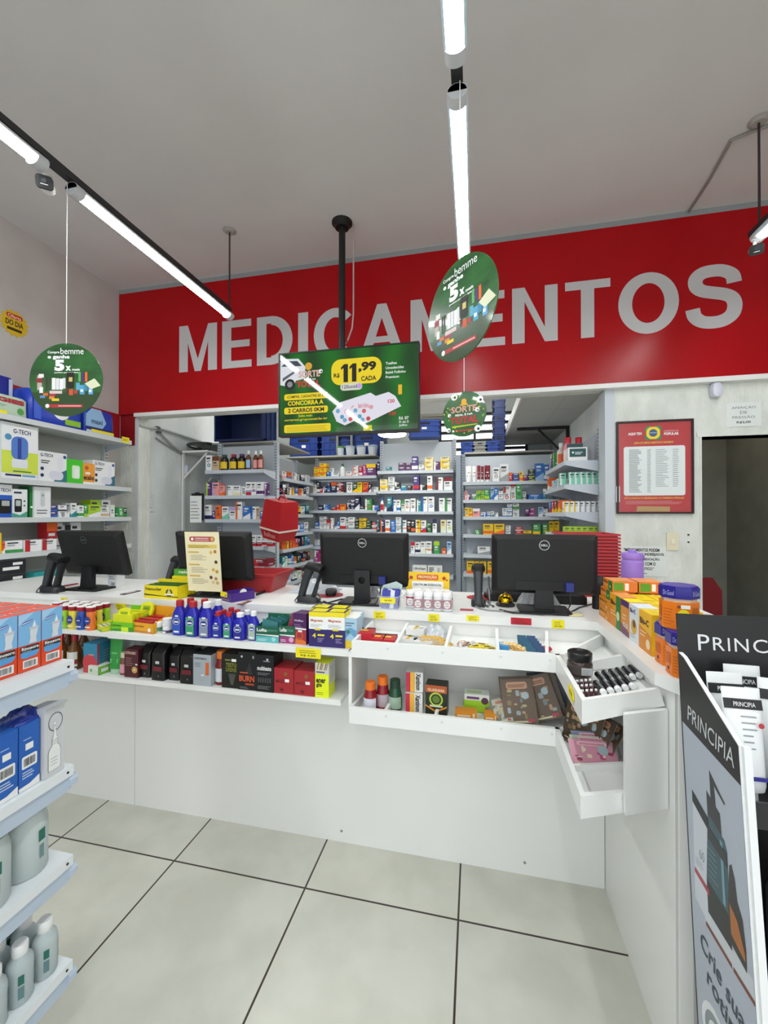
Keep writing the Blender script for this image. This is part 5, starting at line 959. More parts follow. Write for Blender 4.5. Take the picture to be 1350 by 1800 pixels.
# blue bottles
def mag(name, label, x0, x1, yt, Y, lab, cap, small=False):
    cx, w, h = span(x0, x1, yt, Y, ZU); r = w / 2 * .97; t = E('magnesia_bottle', label, 'bottle', (cx, Y + .026, ZU + .0008), 0, 'blue antacid bottles'); bl = M('1f1fa8', .3); d = r * .72
    hc = .024 if not small else .018; hb = h - hc
    q = MB().loft([((0, 0, 0), (r * .92, 0, 0), (0, d * .9, 0)), ((0, 0, .004), (r, 0, 0), (0, d, 0)), ((0, 0, hb * .62), (r, 0, 0), (0, d, 0)), ((0, 0, hb * .78), (r * .86, 0, 0), (0, d * .85, 0)), ((0, 0, hb * .93), (r * .48, 0, 0), (0, r * .46, 0)), ((0, 0, hb), (r * .42, 0, 0), (0, r * .42, 0))], bl, 20, 2.6)
    q.P = frame((0, -d, 0), (1, 0, 0), (0, 0, 1)); q.poly(rr(r * 1.25, hb * .62, .004, 3, 0, hb * .36), M(lab, .4), 2); q.disc(0, hb * .48, r * .5, M('1f2f86'), 3, .7); q.ring(0, hb * .48, r * .5, r * .58, M('cdd3ea'), 3, 24, .75); q.rect(-r * .35, hb * .44, r * .35, hb * .5, paper, 4); q.rect(-r * .4, hb * .1, r * .4, hb * .16, paper, 3); q.rect(-r * .2, hb * .64, r * .3, hb * .7, paper, 5); P(q, 'body', t)
    P(MB().lathe([(r * .5, hb * .985), (r * .52, hb + .002), (r * .5, h - .002), (r * .42, h)], M(cap, .4), n=22), 'cap', t, ('red' if cap == 'b3202c' else 'white') + ' screw cap')
RC, WC = 'b3202c', 'eceef0'
for a in ((318, 339, 1053, 1.69, '2c4fb8', RC, 'large blue bottle with red cap, back row, left'), (343, 364, 1055, 1.69, '2c4fb8', RC, 'large blue bottle with red cap, back row, centre'), (366, 389, 1056, 1.69, 'aebccb', WC, 'large blue bottle with white cap, back row, right'),
          (298, 321, 1057, 1.625, '2f55bd', RC, 'large blue bottle with blue label, left end of front row'), (321, 345, 1059, 1.62, '3f9d6d', RC, 'large blue bottle with green label, front row'), (345, 370, 1060, 1.615, '8794a8', WC, 'large blue bottle with grey label and white cap, front row')):
    mag(None, a[6], *a[:6])
for a in ((378, 396, 1074, 1.685, '2c4fb8', RC, 'small blue bottle with red cap, back row, left'), (392, 410, 1070, 1.70, '2c4fb8', RC, 'small blue bottle with red cap, back row, centre'), (403, 421, 1074, 1.685, '3f9d6d', RC, 'small blue bottle with red cap, back row, right'), (420, 439, 1075, 1.685, '8794a8', WC, 'small blue bottle with white cap, back row'),
          (368, 387, 1077, 1.62, '2a3f9a', RC, 'small blue bottle with dark label, left of the small front row'), (387, 406, 1078, 1.62, '3f9d6d', RC, 'small blue bottle with green label, front row'), (405, 428, 1079, 1.615, '2a2f8a', WC, 'small blue bottle with navy label and white cap, front row'), (431, 450, 1077, 1.62, 'a9bcae', WC, 'small blue bottle with pale green label and white cap')):
    mag(None, a[6], *a[:6], small=True)
# gas relief sachet cartons
def luft(c1, c2, c3, t2): return lambda q, w, h, hb, d: (q.rect(-w / 2, h * .5, w / 2, h, M(c1), 1), q.poly([(-w / 2, h * .5), (w / 2, h * .5), (w / 2, h * .40), (-w / 2, h * .46)], paper, 2), q.rect(-w / 2, 0, w / 2, h * .38, M(c2), 1), q.text('Lufta', -w * .46, h * .68, -w * .02, h * .9, paper, .03, 2), q.text(t2, w * .0, h * .7, w * .42, h * .84, M('5fb89a'), .0, 2), q.disc(w * .28, h * .22, h * .15, M(c3), 2), q.lines(-w * .42, h * .1, w * .05, h * .26, 2, paper, 2, .3))
cx, w, h = span(449, 489, 1103, 1.62, ZU)
lu = display_carton('display_carton', 'open green and teal sachet carton right of the blue bottles', (cx, 1.68, ZU + .0008), w, .11, h, '1c6b4f', h * 1.5, None, luft('1c5a42', '59b3b8', '9fd6d8', 'gastro'))
for i in range(6): P(MB().hexa([(-w * .42, -.04 + .014 * i, .003), (w * .42, -.04 + .014 * i, .003), (w * .42, -.038 + .014 * i, .003), (-w * .42, -.038 + .014 * i, .003), (-w * .3 + .012 * i, -.034 + .012 * i, h * 1.45 + .003 * (i % 3)), (w * .35 + .004 * i, -.034 + .012 * i, h * 1.25), (w * .35 + .004 * i, -.032 + .012 * i, h * 1.25), (-w * .3 + .012 * i, -.032 + .012 * i, h * 1.45 + .003 * (i % 3))], M(('3e7d80', '2f6a6e')[i % 2], .35)), 'sachet', lu)
cx, w, h = span(490, 517, 1102, 1.625, ZU)
lu = display_carton('display_carton', 'small open green, white and magenta sachet carton', (cx, 1.68, ZU + .0008), w, .1, h, '1c6b4f', h * 1.3, None, luft('1c5a42', '9c3a78', 'd9a3c2', 'max'))
for i in range(2): P(MB().hexa([(-w * .4, -.03 + .02 * i, .003), (w * .42, -.03 + .02 * i, .003), (w * .42, -.028 + .02 * i, .003), (-w * .4, -.028 + .02 * i, .003), (w * .1, -.02 + .015 * i, h * 1.7), (w * .4, -.02 + .015 * i, h * 1.45), (w * .4, -.018 + .015 * i, h * 1.45), (w * .1, -.018 + .015 * i, h * 1.7)], M('8a2f48', .4)), 'sachet', lu)
def alg(q, w, h, d):
    q.rect(-w / 2, h * .48, w / 2, h * .53, paper, 1); q.text('Algiflex', -w * .42, h * .72, w * .3, h * .80, M('d9c9e6'), .02); q.lines(-w * .4, h * .56, w * .3, h * .68, 2, M('9a7aac'), 2, .3); q.rect(-w / 2, .0, w / 2, h * .47, M('a03040'), 1); q.poly([(-w / 2, 0), (w / 2, 0), (w / 2, h * .1), (0, h * .2), (-w / 2, h * .14)], M('d9762c'), 2); q.ring(0, h * .28, w * .2, w * .3, M('c9502a'), 3); q.rect(-w * .1, h * .4, w * .2, h * .46, paper, 4); q.right(w); q.bars(-d * .1, h * .05, d * .35, h * .2, 6, paper, 1)
carton('medicine_box', 'tall purple carton with orange swirl beside the sachet cartons', 516, 541, 1079, 1.63, ZU, .065, '4c2359', alg, rz=-.15)
def magn(q, w, h, d):
    q.rect(-w / 2, h * .5, w / 2, h * .86, paper, 1); q.rect(-w / 2, h * .86, w / 2, h, M('efdc1a'), 1); q.text('Magnesia', -w * .4, h * .70, w * .3, h * .79, M('c2602a'), .03, 2); q.lines(-w * .4, h * .56, w * .3, h * .66, 3, grey, 2, .3); q.rect(-w * .16, h * .47, w * .16, h * .53, M('e3d02c'), 2); q.text('4', -w * .3, h * .25, -w * .1, h * .38, M('e9dd2a'), .03, 2); q.rect(-w * .0, h * .31, w * .38, h * .36, M('e9dd2a'), 2); q.lines(0, h * .14, w * .38, h * .28, 3, M('b9a9d6'), 2, .3)
    q.top(h); q.rect(-w * .4, -d * .4, w * .4, d * .4, M('f0e424'), 1); q.rect(-w * .3, -d * .05, w * .2, 0, M('b9a91c'), 2); q.right(w); q.rect(-d / 2, h * .5, d / 2, h * .86, paper, 1); q.rect(-d / 2, h * .86, d / 2, h, M('efdc1a'), 1); q.bars(-d * .3, h * .08, d * .1, h * .16, 8, paper, 1)
for i, (x0, x1, yt) in enumerate(((543, 574, 1076), (574, 606, 1077))): carton('medicine_box', 'yellow, white and purple carton, %s of two in front on the upper shelf' % ('left' if i == 0 else 'right'), x0, x1, yt, 1.618, ZU, .07, '2c1f66', magn, 'yellow and purple cartons'); carton('medicine_box', 'yellow, white and purple carton behind the %s front one' % ('left' if i == 0 else 'right'), x0 + 4, x1 + 3, yt - 7, 1.693, ZU, .07, '2c1f66', magn, 'yellow and purple cartons')
def lb(q, w, h, d):
    q.poly([(-w / 2, 0), (w / 2, 0), (w / 2, h * .2), (-w / 2, h * .28)], M('e3c52c'), 1); q.poly([(-w / 2, h * .3), (0, h * .5), (w / 2, h * .3), (w / 2, h * .6), (0, h * .7), (-w / 2, h * .62)], M('6aa0c9'), 1); q.lines(-w * .4, h * .75, w * .4, h * .92, 2, M('4d6a7a'), 2, .35); q.disc(-w * .2, h * .55, w * .14, M('3a7a4a'), 2); q.top(h); q.rect(-w * .45, -d * .45, w * .45, d * .45, paper, 1)
carton('medicine_box', 'pale blue carton with wavy print against the tray end', 606, 628, 1088, 1.625, ZU, .07, 'a9cbe2', lb, 'pale blue cartons', rz=-.05); carton('medicine_box', 'pale blue carton standing behind the wavy one', 610, 632, 1082, 1.70, ZU, .07, 'a9cbe2', lb, 'pale blue cartons')
# lower shelf
for i, (px, Y) in enumerate(((107, 1.66), (132, 1.66), (120, 1.73), (147, 1.74))):
    x = atY(px, 1150, Y).x; t = bottle('honey_bottle', 'amber bottle with red cap, %s of the left lower shelf' % (('front left', 'front right', 'back left', 'back right')[i]), (x, Y, ZLo + .0008), .032, .165, '6b3f12', 'a8182a', 'd9d6cf', .36, .15, group='amber bottles with red caps', lab2='8a2a2a', shoulder=.55)
def pb(q, w, h, d): q.disc(-w * .05, h * .35, w * .5, M('c8404a'), 1); q.rect(-w / 2, 0, w / 2, h * .35, M('c8404a'), 1); q.text('dorflex', -w * .1, h * .6, w * .3, h * .66, M('e6bcc0'), .02, 2); q.right(w); q.rect(-d * .5, 0, -d * .4, h, M('c8404a'), 1); q.lines(-d * .2, h * .3, d * .35, h * .8, 5, M('8a9a9a'), 1, .3); q.top(h); q.rect(-w * .3, -d * .3, w * .3, d * .3, M('3f9ac0'), 1)
carton('supplement_carton', 'blue and red carton beside the amber bottles on the lower shelf', 147, 171, 1132, 1.625, ZLo, .10, '2f86a8', pb)
def gb(q, w, h, d): q.rect(-w / 2, h * .1, w / 2, h * .6, M('d9e6d2'), 1); q.disc(-w * .2, h * .5, h * .2, M('7fae6a'), 2); q.right(w); q.rect(-d * .5, 0, d * .5, h, M('7fbf4a'), 1); q.rect(-d * .3, h * .3, d * .2, h * .7, paper, 2)
carton('supplement_carton', 'small white and green carton in front of the blue and red one', 155, 176, 1172, 1.608, ZLo, .07, 'e2eae0', gb, rz=-.15)
cx, w, h = span(183, 206, 1124, 1.62, ZLo); soft_tube('gel_tube', 'tall green gel tube with pale foot on the lower shelf', (cx, 1.655, ZLo + .0008), w, .04, h, '2f9440', '67c06a', 'a8c8ae')
cx, w, h = span(206, 220, 1149, 1.63, ZLo); bottle('supplement_bottle', 'small amber bottle with pink label and pale cap', (cx, 1.655, ZLo + .0008), w / 2, h, '7a4a3a', 'd9cfae', 'd99aa8', .7, .2, group=None)
def ci(q, w, h, d): q.text('CITRUSEC', -w * .44, h * .83, w * .36, h * .92, M('d9b9a9'), .03); q.lines(-w * .4, h * .42, w * .2, h * .75, 5, M('a88a80'), 1, .25); q.ring(w * .25, h * .28, w * .12, w * .2, M('d9a95a'), 2); q.disc(w * .25, h * .28, w * .1, M('e6c99a'), 3); q.rect(w * .3, h * .45, w * .45, h * .5, paper, 2)
carton('supplement_carton', 'maroon carton with white lettering on the lower shelf', 219, 243, 1142, 1.62, ZLo, .06, '4c1420', ci)
def coffee(label, x0, x1, yt, Y):
    cx, w, h = span(x0, x1, yt, Y, ZLo); q = MB(); bm = M('101012', .3); d = .07
    q.loft([((0, 0, 0), (w * .48, 0, 0), (0, d * .5, 0)), ((0, 0, .01), (w * .5, 0, 0), (0, d * .52, 0)), ((0, 0, h * .8), (w * .48, 0, 0), (0, d * .48, 0)), ((0, .006, h * .92), (w * .46, 0, 0), (0, d * .3, 0)), ((0, .012, h), (w * .46, 0, 0), (0, d * .08, 0))], bm, 20, 8)
    q.P = frame((0, -d * .53, 0), (1, 0, 0), (0, 0, 1)); q.rect(-w * .3, h * .28, w * .35, h * .42, M('6b1824', .4), 1); q.rect(-w * .12, h * .5, w * .16, h * .58, M('c9c9c6'), 2); q.disc(w * .1, h * .14, .004, M('6d6d6d'), 2)
    T(q, 'coffee_bag', label, 'bag', (cx, Y + d * .55, ZLo + .0008), 0, 'black foil bags')
coffee('black foil bag with dark red label, first from left on lower shelf', 242, 263, 1138, 1.63); coffee('black foil bag with dark red label, second from left on lower shelf', 264, 288, 1138, 1.612); coffee('black foil bag with dark red label, third from left on lower shelf', 294, 314, 1144, 1.63); coffee('black foil bag with dark red label, fourth, beside the silver carton', 314, 340, 1144, 1.608)
coffee('black foil bag standing behind the first and second bags', 252, 276, 1134, 1.715); coffee('black foil bag standing behind the third and fourth bags', 302, 328, 1136, 1.715)
def sv(q, w, h, d): q.text('FORTMAN', -w * .42, h * .84, w * .25, h * .9, M('3f4246'), .02); q.lines(-w * .4, h * .6, w * .0, h * .76, 3, M('6d7276'), 1, .3); q.rect(w * .2, h * .35, w * .38, h * .75, M('d9642a'), 1); q.rect(-w * .05, h * .32, w * .12, h * .36, paper, 2); q.top(h); q.rect(-w * .5, -d * .5, w * .5, d * .5, M('1b2226'), 1)
carton('supplement_carton', 'silver grey carton with orange stripe and dark lid', 340, 371, 1151, 1.61, ZLo, .11, 'a9b0b6', sv)
cx, w, h = span(374, 391, 1147, 1.625, ZLo); bottle('supplement_bottle', 'red-brown bottle with orange cap and white label on lower shelf', (cx, 1.652, ZLo + .0008), w / 2, h, '7d1a16', 'e8791c', 'd9dbe0', .62, .2, shoulder=.68)
cx, w, h = span(386, 402, 1138, 1.72, ZLo); bottle('supplement_bottle', 'bottle with orange cap standing in the second row', (cx, 1.74, ZLo + .0008), w / 2, h, '7d1a16', 'e8791c', 'd9dbe0', .62, .2, shoulder=.68)
def te(q, w, h, d): q.text('TESTO', -w * .25, h * .62, w * .4, h * .74, M('8a8a2a'), .03); q.text('DRENE', -w * .25, h * .48, w * .4, h * .6, M('77782a'), .03); q.poly([(-w * .1, h * .42), (w * .35, h * .42), (w * .2, h * .1), (w * .05, h * .1)], M('4a4c46'), 1); q.rect(w * .1, h * .78, w * .38, h * .86, paper, 2); q.rect(-w * .3, h * .8, w * .05, h * .84, M('8a8a4a'), 1)
carton('supplement_carton', 'black carton with olive lettering on the lower shelf', 390, 419, 1150, 1.615, ZLo, .08, '17170f', te)
def bu(q, w, h, d): q.text('BURN', -w * .44, h * .22, w * .42, h * .38, M('c9502a'), .04); q.rect(-w * .1, h * .13, w * .4, h * .18, M('a8431f'), 1); q.poly([(-w * .1, h * .42), (w * .3, h * .42), (w * .15, h * .75)], M('2b2b2e'), 1); q.rect(-w * .4, h * .44, w * .05, h * .47, M('c9502a'), 1); q.disc(-w * .3, h * .88, w * .06, M('b9b9b9'), 1); q.lines(-w * .4, h * .04, w * .2, h * .1, 2, grey, 1, .3); q.rect(w * .3, h * .84, w * .4, h * .92, grey, 1)
carton('supplement_carton', 'black carton with large orange lettering, right of the olive-lettered one', 419, 450, 1147, 1.612, ZLo, .085, '121214', bu)
def mu(q, w, h, d): q.text('multitesto', -w * .42, h * .58, w * .38, h * .70, M('dcdcdc'), .03); q.disc(w * .15, h * .88, w * .06, M('cfcfcf'), 1); q.rect(-w * .08, h * .82, w * .3, h * .845, grey, 1); q.lines(-w * .4, h * .46, w * .3, h * .54, 2, grey, 1, .3); [q.rect(-w * .38 + i * w * .13, h * .25, -w * .31 + i * w * .13, h * .38, M('4d4d50'), 1) for i in range(6)]; q.lines(-w * .4, h * .08, w * .35, h * .18, 3, M('8d8d8d'), 1, .3)
carton('supplement_carton', 'black carton with white lettering, left of the dark red cartons', 450, 481, 1152, 1.61, ZLo, .09, '111113', mu)
def ma(q, w, h, d): q.text('MACA', -w * .4, h * .42, w * .1, h * .55, M('7a1418'), .03); q.disc(w * .1, h * .78, w * .1, M('8a5a2a'), 1, 1); q.rect(w * .06, h * .46, w * .28, h * .58, paper, 2); q.disc(-w * .1, h * .15, w * .1, M('6b1416'), 1, .8); q.top(h); q.disc(w * .2, 0, w * .1, M('8a3a22'), 1)
for i, (x0, x1, yt) in enumerate(((482, 516, 1175), (517, 553, 1180))): carton('supplement_carton', 'dark red cube carton with gold seal, %s of two on lower shelf' % ('left' if i == 0 else 'right'), x0, x1, yt, 1.612, ZLo, .1, 'a3242a', ma, 'dark red cartons')
def en(q, w, h, d):
    q.rect(-w / 2, h * .68, w / 2, h, M('cfcbc8'), 1)
    for i in range(7): q.poly([(-w * .38 + i * w * .11, h * .8), (-w * .31 + i * w * .11, h * .8), (-w * .2 + i * w * .11, h), (-w * .27 + i * w * .11, h)], M(('8a7a6a', 'd9d22a', '5a3a5a')[i % 3]), 2)
    q.rect(-w * .42, h * .72, w * .2, h * .75, ink, 2); q.text('ener', -w * .42, h * .42, w * .28, h * .54, ink, .03); q.text('gia', -w * .42, h * .28, w * .0, h * .42, ink, .03); q.lines(-w * .4, h * .08, w * .1, h * .18, 2, M('7d8a1a'), 1, .3); q.right(w); q.rect(-d / 2, h * .36, d / 2, h, M('d9d9d2'), 1); q.lines(-d * .3, h * .45, d * .3, h * .9, 6, grey, 2, .25)
carton('supplement_carton', 'bright yellow carton with striped pale top at the right of the lower shelf', 554, 578, 1166, 1.612, ZLo, .075, 'e6f21a', en)

# ================================================================ GOODS IN THE TRAYS
ZT = .9725
def lay(name, label, cat, x, y, z, w, d, h, col, fn=None, rz=0, group=None, rx=0):
    q = MB().box(-w / 2, -d / 2, 0, w / 2, d / 2, h, M(col, .45)); q.front(d)
    if fn: fn(q, w, d, h)
    o = T(q, name, label, cat, (x, y, z), rz, group); o.rotation_euler = (rx, 0, rz); return o
def redb(q, w, d, h): q.top(h); q.rect(-w * .4, -d * .1, w * .1, d * .1, M('f0d23c'), 1); q.disc(w * .25, d * .1, w * .14, M('e0862a'), 1); q.disc(w * .25, d * .1, w * .08, M('5a1a1a'), 2); q.rect(-w / 2, d * .3, w / 2, d * .5, M('3a1430'), 1)
for i, (x, y, z, rz) in enumerate(((-.445, 1.680, ZT, .05), (-.385, 1.655, ZT - .002, .0), (-.34, 1.655, ZT - .002, .03))): lay('supplement_carton', 'red carton with orange dot lying in the first tray compartment, %s' % ('left one, taller', 'middle one', 'right one')[i], 'box', x, y, z, .062 if i == 0 else .05, .085, .042 if i == 0 else .03, 'c41f30', redb, rz, 'red cartons in the tray')
def whb(q, w, d, h): q.top(h); q.rect(-w * .1, -d / 2, w * .1, d / 2, M('d9b23a'), 1); q.lines(w * .15, -d * .3, w * .45, d * .3, 3, grey, 1, .3); q.disc(0, d * .2, w * .1, M('8a7a3a'), 2)
for i, (x, y, z, rz) in enumerate(((-.265, 1.675, ZT, -.2), (-.24, 1.715, ZT + .031, -.1), (-.205, 1.655, ZT, .1))): lay('supplement_carton', 'white carton with yellow stripe in the second tray compartment, %s' % ('lower left', 'lying on top', 'lower right')[i], 'box', x, y, z, .075, .055, .026, 'e3e3e1', whb, rz, 'white cartons in the tray')
bl_ = MB(); foil = M('b9bcc0', .25, .8)
def blister(name, label, x, y, z, w, d, base, dot, nx, ny, rx, rz, group):
    q = MB().box(-w / 2, -d / 2, 0, w / 2, d / 2, .0015, M(base, .35))
    for i in range(nx):
        for j in range(ny): q.lathe([(w / nx * .36, .0015), (w / nx * .34, .0045), (w / nx * .2, .006)], M(dot, .25), (-w / 2 + (i + .5) * w / nx, -d / 2 + (j + .5) * d / ny, 0), 8)
    o = T(q, name, label, 'blister', (x, y, z), rz, group); o.rotation_euler = (rx, 0, rz)
for i in range(6): blister('blister_strip', 'silver blister strip with gold tablets, %s from left beside the clear bag' % ORD[i], -.186 + .013 * i, 1.655, ZT + .022, .045, .07, 'c3c5c8', 'd9a92c', 2, 4, .35, 1.2, 'silver blister strips in the tray')
crumpled('plastic_bag', 'crumpled clear bag lying in the second tray compartment', (-.165, 1.755, ZT + .012), .1, .11, .055, 'd5d9de', 13)
# sweets
for i in range(16):
    a = rnd.random() * 6.28; x = -.04 + rnd.uniform(-.045, .05); y = 1.685 + rnd.uniform(-.04, .05); c_ = ('e3c9b4', '4a4f58', 'dcdcdc', 'c9a08a')[i % 4]
    T(MB().loft([((-.012, 0, .005), (0, .007, 0), (0, 0, .0015)), ((-.007, 0, .006), (0, .003, 0), (0, 0, .002)), ((-.005, 0, .007), (0, .006, 0), (0, 0, .006)), ((.005, 0, .007), (0, .006, 0), (0, 0, .006)), ((.007, 0, .006), (0, .003, 0), (0, 0, .002)), ((.012, 0, .005), (0, .007, 0), (0, 0, .0015))], M(c_, .35), 8), 'wrapped_sweet', 'small wrapped sweet in the third tray compartment', 'sweet', (x, y, ZT - .0005), a, 'wrapped sweets in the tray')
for i, (x, y, a) in enumerate(((.0, 1.655, .3), (.025, 1.685, -.2), (.045, 1.655, .1), (.06, 1.635, .5))):
    q = MB().hexa([(-.025, -.016, 0), (.025, -.016, 0), (.025, .016, 0), (-.025, .016, 0), (-.022, -.014, .012), (.022, -.014, .010), (.022, .014, .012), (-.022, .014, .01)], M('d9c22a', .35)); q.top(.0122); q.rect(-.012, -.006, .012, .004, M('4a3a12'), 2)
    T(q, 'sweet_sachet', 'yellow sweet sachet in the third tray compartment, %s from left' % ORD[i], 'sachet', (x, y, ZT + .004), a, 'yellow sachets in the tray')
lay('supplement_carton', 'small light blue carton in the fourth tray compartment', 'box', .108, 1.655, ZT, .036, .05, .03, '3f8fc9', lambda q, w, d, h: (q.top(h), q.rect(-w * .4, -d * .1, w * .4, d * .3, M('b9d6ea'), 1)), 0)
for i in range(4): blister('blister_strip', 'gold blister strip, %s from left beside the small blue carton' % ORD[i], .135 + .012 * i, 1.655, ZT + .018, .04, .07, 'c9922a', 'f0d9a0', 2, 4, .35, 1.3, 'gold blister strips in the tray')
for i in range(6):
    for j in range(2): lay('sachet_pack', 'dark teal sachet pack, %s row from the front, %s column' % (ORD[i], ('left', 'right')[j]), 'sachet', .205 + .036 * j - .004 * i, 1.630 + .026 * i, ZT + .006 + .002 * i, .034, .05, .006, ('17506a', '1c3f66')[j], lambda q, w, d, h: (q.top(h), q.rect(-w * .45, -d * .45, w * .45, -d * .3, M('2f8fa8'), 1)), 0, 'teal sachet packs in the tray', .5)
q = MB().lathe([(.001, 0), (.014, .004), (.019, .012), (.014, .02), (.001, .024)], M('c2253a', .3), sx=1.3); q.top(.0245); q.disc(-.006, .004, .005, paper, 1); q.disc(.006, -.002, .004, paper, 1)
T(q, 'wrapped_lollipop', 'red wrapped sweet alone in the last tray compartment', 'sweet', (.265, 1.685, ZT), .4)
# lower front tray: bottles, boxes, booklets
ZB = .7265
for i, (px, yt, Y, b_, c_, l_, nm) in enumerate(((649, 1201, 1.575, '8a1620', 'e8741c', 'd9dbe6', 'dark red bottle with orange cap, left in the lower tray'), (671, 1191, 1.605, '8a1620', 'e8741c', 'b9a9b0', 'dark red bottle with orange cap, right in the lower tray'), (693, 1197, 1.60, '1c4a33', '173a26', '9fb8a2', 'dark green bottle with green cap in the lower tray'))):
    x = atY(px, 1200, Y).x; h = atY(px, yt, Y).z - ZB; bottle('supplement_bottle', nm, (x, Y + .02, ZB), .0275, h, b_, c_, l_, .72, .24, shoulder=.64, capr=.0205)
def xan(q, w, d, h): q.rect(-w / 2, 0, -w * .1, h, M('c22a4a'), 1); q.rect(-w * .25, 0, w * .02, h, M('e9b23a'), 2); q.P = frame((0, -d / 2, 0), (0, 0, -1), (1, 0, 0)); q.text('Xantinon', -h * .95, w * .08, -h * .1, w * .38, ink, .03, 3)
for i in range(2):
    zz = ZB + .078 * i; Y = 1.60 + .012 * i; x = atY(727, 1200, Y).x
    q = MB().box(-.033, -.03, 0, .033, .03, .076, M('e6e6e2', .45)).front(.06); xan(q, .066, .06, .076); T(q, 'supplement_carton', 'white carton with red and yellow stripes, %s of the stacked pair' % ('lower', 'upper')[i], 'box', (x + .002 * i, Y + .03, zz), .06, 'white striped cartons')
def gu(q, w, d, h): q.rect(-w / 2, h * .76, w / 2, h, M('b0532a'), 1); q.text('GUARANA', -w * .4, h * .80, w * .4, h * .9, M('e9c9a0'), .03, 2); q.ring(0, h * .55, w * .24, w * .32, M('a9c23a'), 2); q.disc(0, h * .55, w * .18, M('5a7a2a'), 2); q.poly([(-w / 2, h * .3), (0, h * .12), (w / 2, h * .3), (w / 2, h * .36), (0, h * .18), (-w / 2, h * .36)], M('d98a2a'), 1); q.rect(-w * .3, h * .3, w * .3, h * .36, M('cfd6b0'), 2)
x = atY(767, 1200, 1.59).x; h = atY(767, 1206, 1.59).z - ZB; q = MB().box(-.041, -.03, 0, .041, .03, h, M('1c2416', .45)).front(.06); gu(q, .082, .06, h); T(q, 'supplement_carton', 'black and green carton with orange top in the lower tray', 'box', (x, 1.625, ZB), -.05)
def lime_(q, w, d, h): q.rect(-w / 2, 0, w / 2, h * .5, M('9fcf2f'), 1); q.rect(-w * .4, h * .6, w * .1, h * .8, M('6b3a7a'), 2); q.disc(w * .32, h * .5, h * .3, M('5a3a4a'), 2); q.top(h); q.rect(-w * .4, -d * .2, w * .2, d * .2, M('b9d98a'), 1)
x = atY(838, 1220, 1.66).x; lay('supplement_carton', 'white and lime carton lying on its side in the lower tray', 'box', x, 1.685, ZB + .024, .095, .05, .045, 'e3e8e0', lime_, 0)
lay('supplement_carton', 'lime carton under the white and lime one', 'box', x - .01, 1.685, ZB + .0005, .085, .05, .023, 'a5d22a', None, 0)
for i, (px, w) in enumerate(((819, .08), (862, .045))):
    x = atY(px, 1240, 1.60).x; lay('supplement_carton', 'orange carton lying at the front of the lower tray, %s one' % ('longer left', 'shorter right')[i], 'box', x, 1.60, ZB, w, .05, .032, 'd98a1c', lambda q, w, d, h: (q.rect(-w * .4, h * .6, w * .2, h * .8, M('e9d9c2'), 1), q.rect(w * .3, 0, w * .4, h, M('e8d8b8'), 2)), .03, 'orange cartons in the lower tray')
def booklet(label, x, y, z, rx, ry, rz, w, h, seed, cover='5a4632', pink=False, group='brown activity booklets'):
    r_ = random.Random(seed); q = MB(); q.box(-w / 2, 0, 0, w / 2, .003, h, M('c9c2a8', .6)); q.box(-w / 2 - .001, -.0008, 0, w / 2 + .001, 0, h, M(cover, .4)); q.P = frame((0, -.0008, 0), (1, 0, 0), (0, 0, 1))
    ac = ['b08a6a', '8d9a9a', '7a6a48', 'a89a6a', '6d7a80'] if not pink else ['d98aa8', 'b84a7d', 'e6c9b4', 'c9dccf', '9a3a5a']
    for i in range(16): q.poly(rr(r_.uniform(.006, .018), r_.uniform(.004, .02), .003, 2, r_.uniform(-.4, .4) * w, r_.uniform(.1, .75) * h), M(ac[i % 5], .5), 1)
    q.poly(rr(w * .66, h * .16, .008, 3, 0, h * .85), M('b98a6d' if not pink else 'e9b9c6'), 1); q.lines(-w * .28, h * .81, w * .28, h * .89, 2, M('6a4a38' if not pink else 'b0506a'), 2, .5, .1); q.disc(w * .22, h * .62, w * .11, M('9fb2b8'), 3); q.rect(-w * .4, h * .04, w * .3, h * .08, M('cfc7a4'), 2); q.rect(w * .2, h * .05, w * .4, h * .12, M('a83a44'), 3)
    o = T(q, 'activity_booklet', label, 'booklet', (x, y, z + abs(math.sin(ry)) * w / 2), 0, group); o.rotation_euler = (rx, ry, rz); return o
# pale packs then brown booklets leaning on the tray back
x = atY(888, 1240, 1.57).x
for i in range(3): o = booklet('pale sticker pack leaning at the left of the brown booklets, %s' % ('front', 'middle', 'back')[i], x + .012 * i, 1.575 + .012 * i, ZB + .006, -.75, -.25, .05, .06, .085, 40 + i, 'a9aa98', group='pale sticker packs'); o
for i, (px, Y, rx, ry, rz, lab) in enumerate(((918, 1.575, -.42, -.13, .0, 'brown booklet at the front of the fan in the lower tray'), (914, 1.605, -.38, -.10, .05, 'brown booklet right behind the front one, shifted left'), (962, 1.60, -.30, -.36, -.12, 'brown booklet leaning steeply to the left, middle of the fan'), (970, 1.625, -.28, -.33, -.1, 'brown booklet behind the steeply leaning one'), (976, 1.65, -.25, -.22, .0, 'blue-grey booklet showing its top behind the fan'), (962, 1.68, -.22, -.08, .1, 'dark booklet at the back of the fan'))):
    booklet(lab, atY(px, 1260, Y).x, Y, ZB + .004, rx, ry, rz, .115, .155, 50 + i, '57442f' if i < 4 else '4a5560')
for i, (x, y, rx, rz) in enumerate(((.325, 1.50, -.25, -.9), (.345, 1.475, -.35, -1.0), (.36, 1.45, -.5, -1.1), (.375, 1.44, -.62, -1.1))): booklet('brown booklet in the corner of the lower trays, %s from the back' % ORD[i], x, y, ZB + .004, rx, 0, rz, .10, .125, 60 + i, '4f4032')
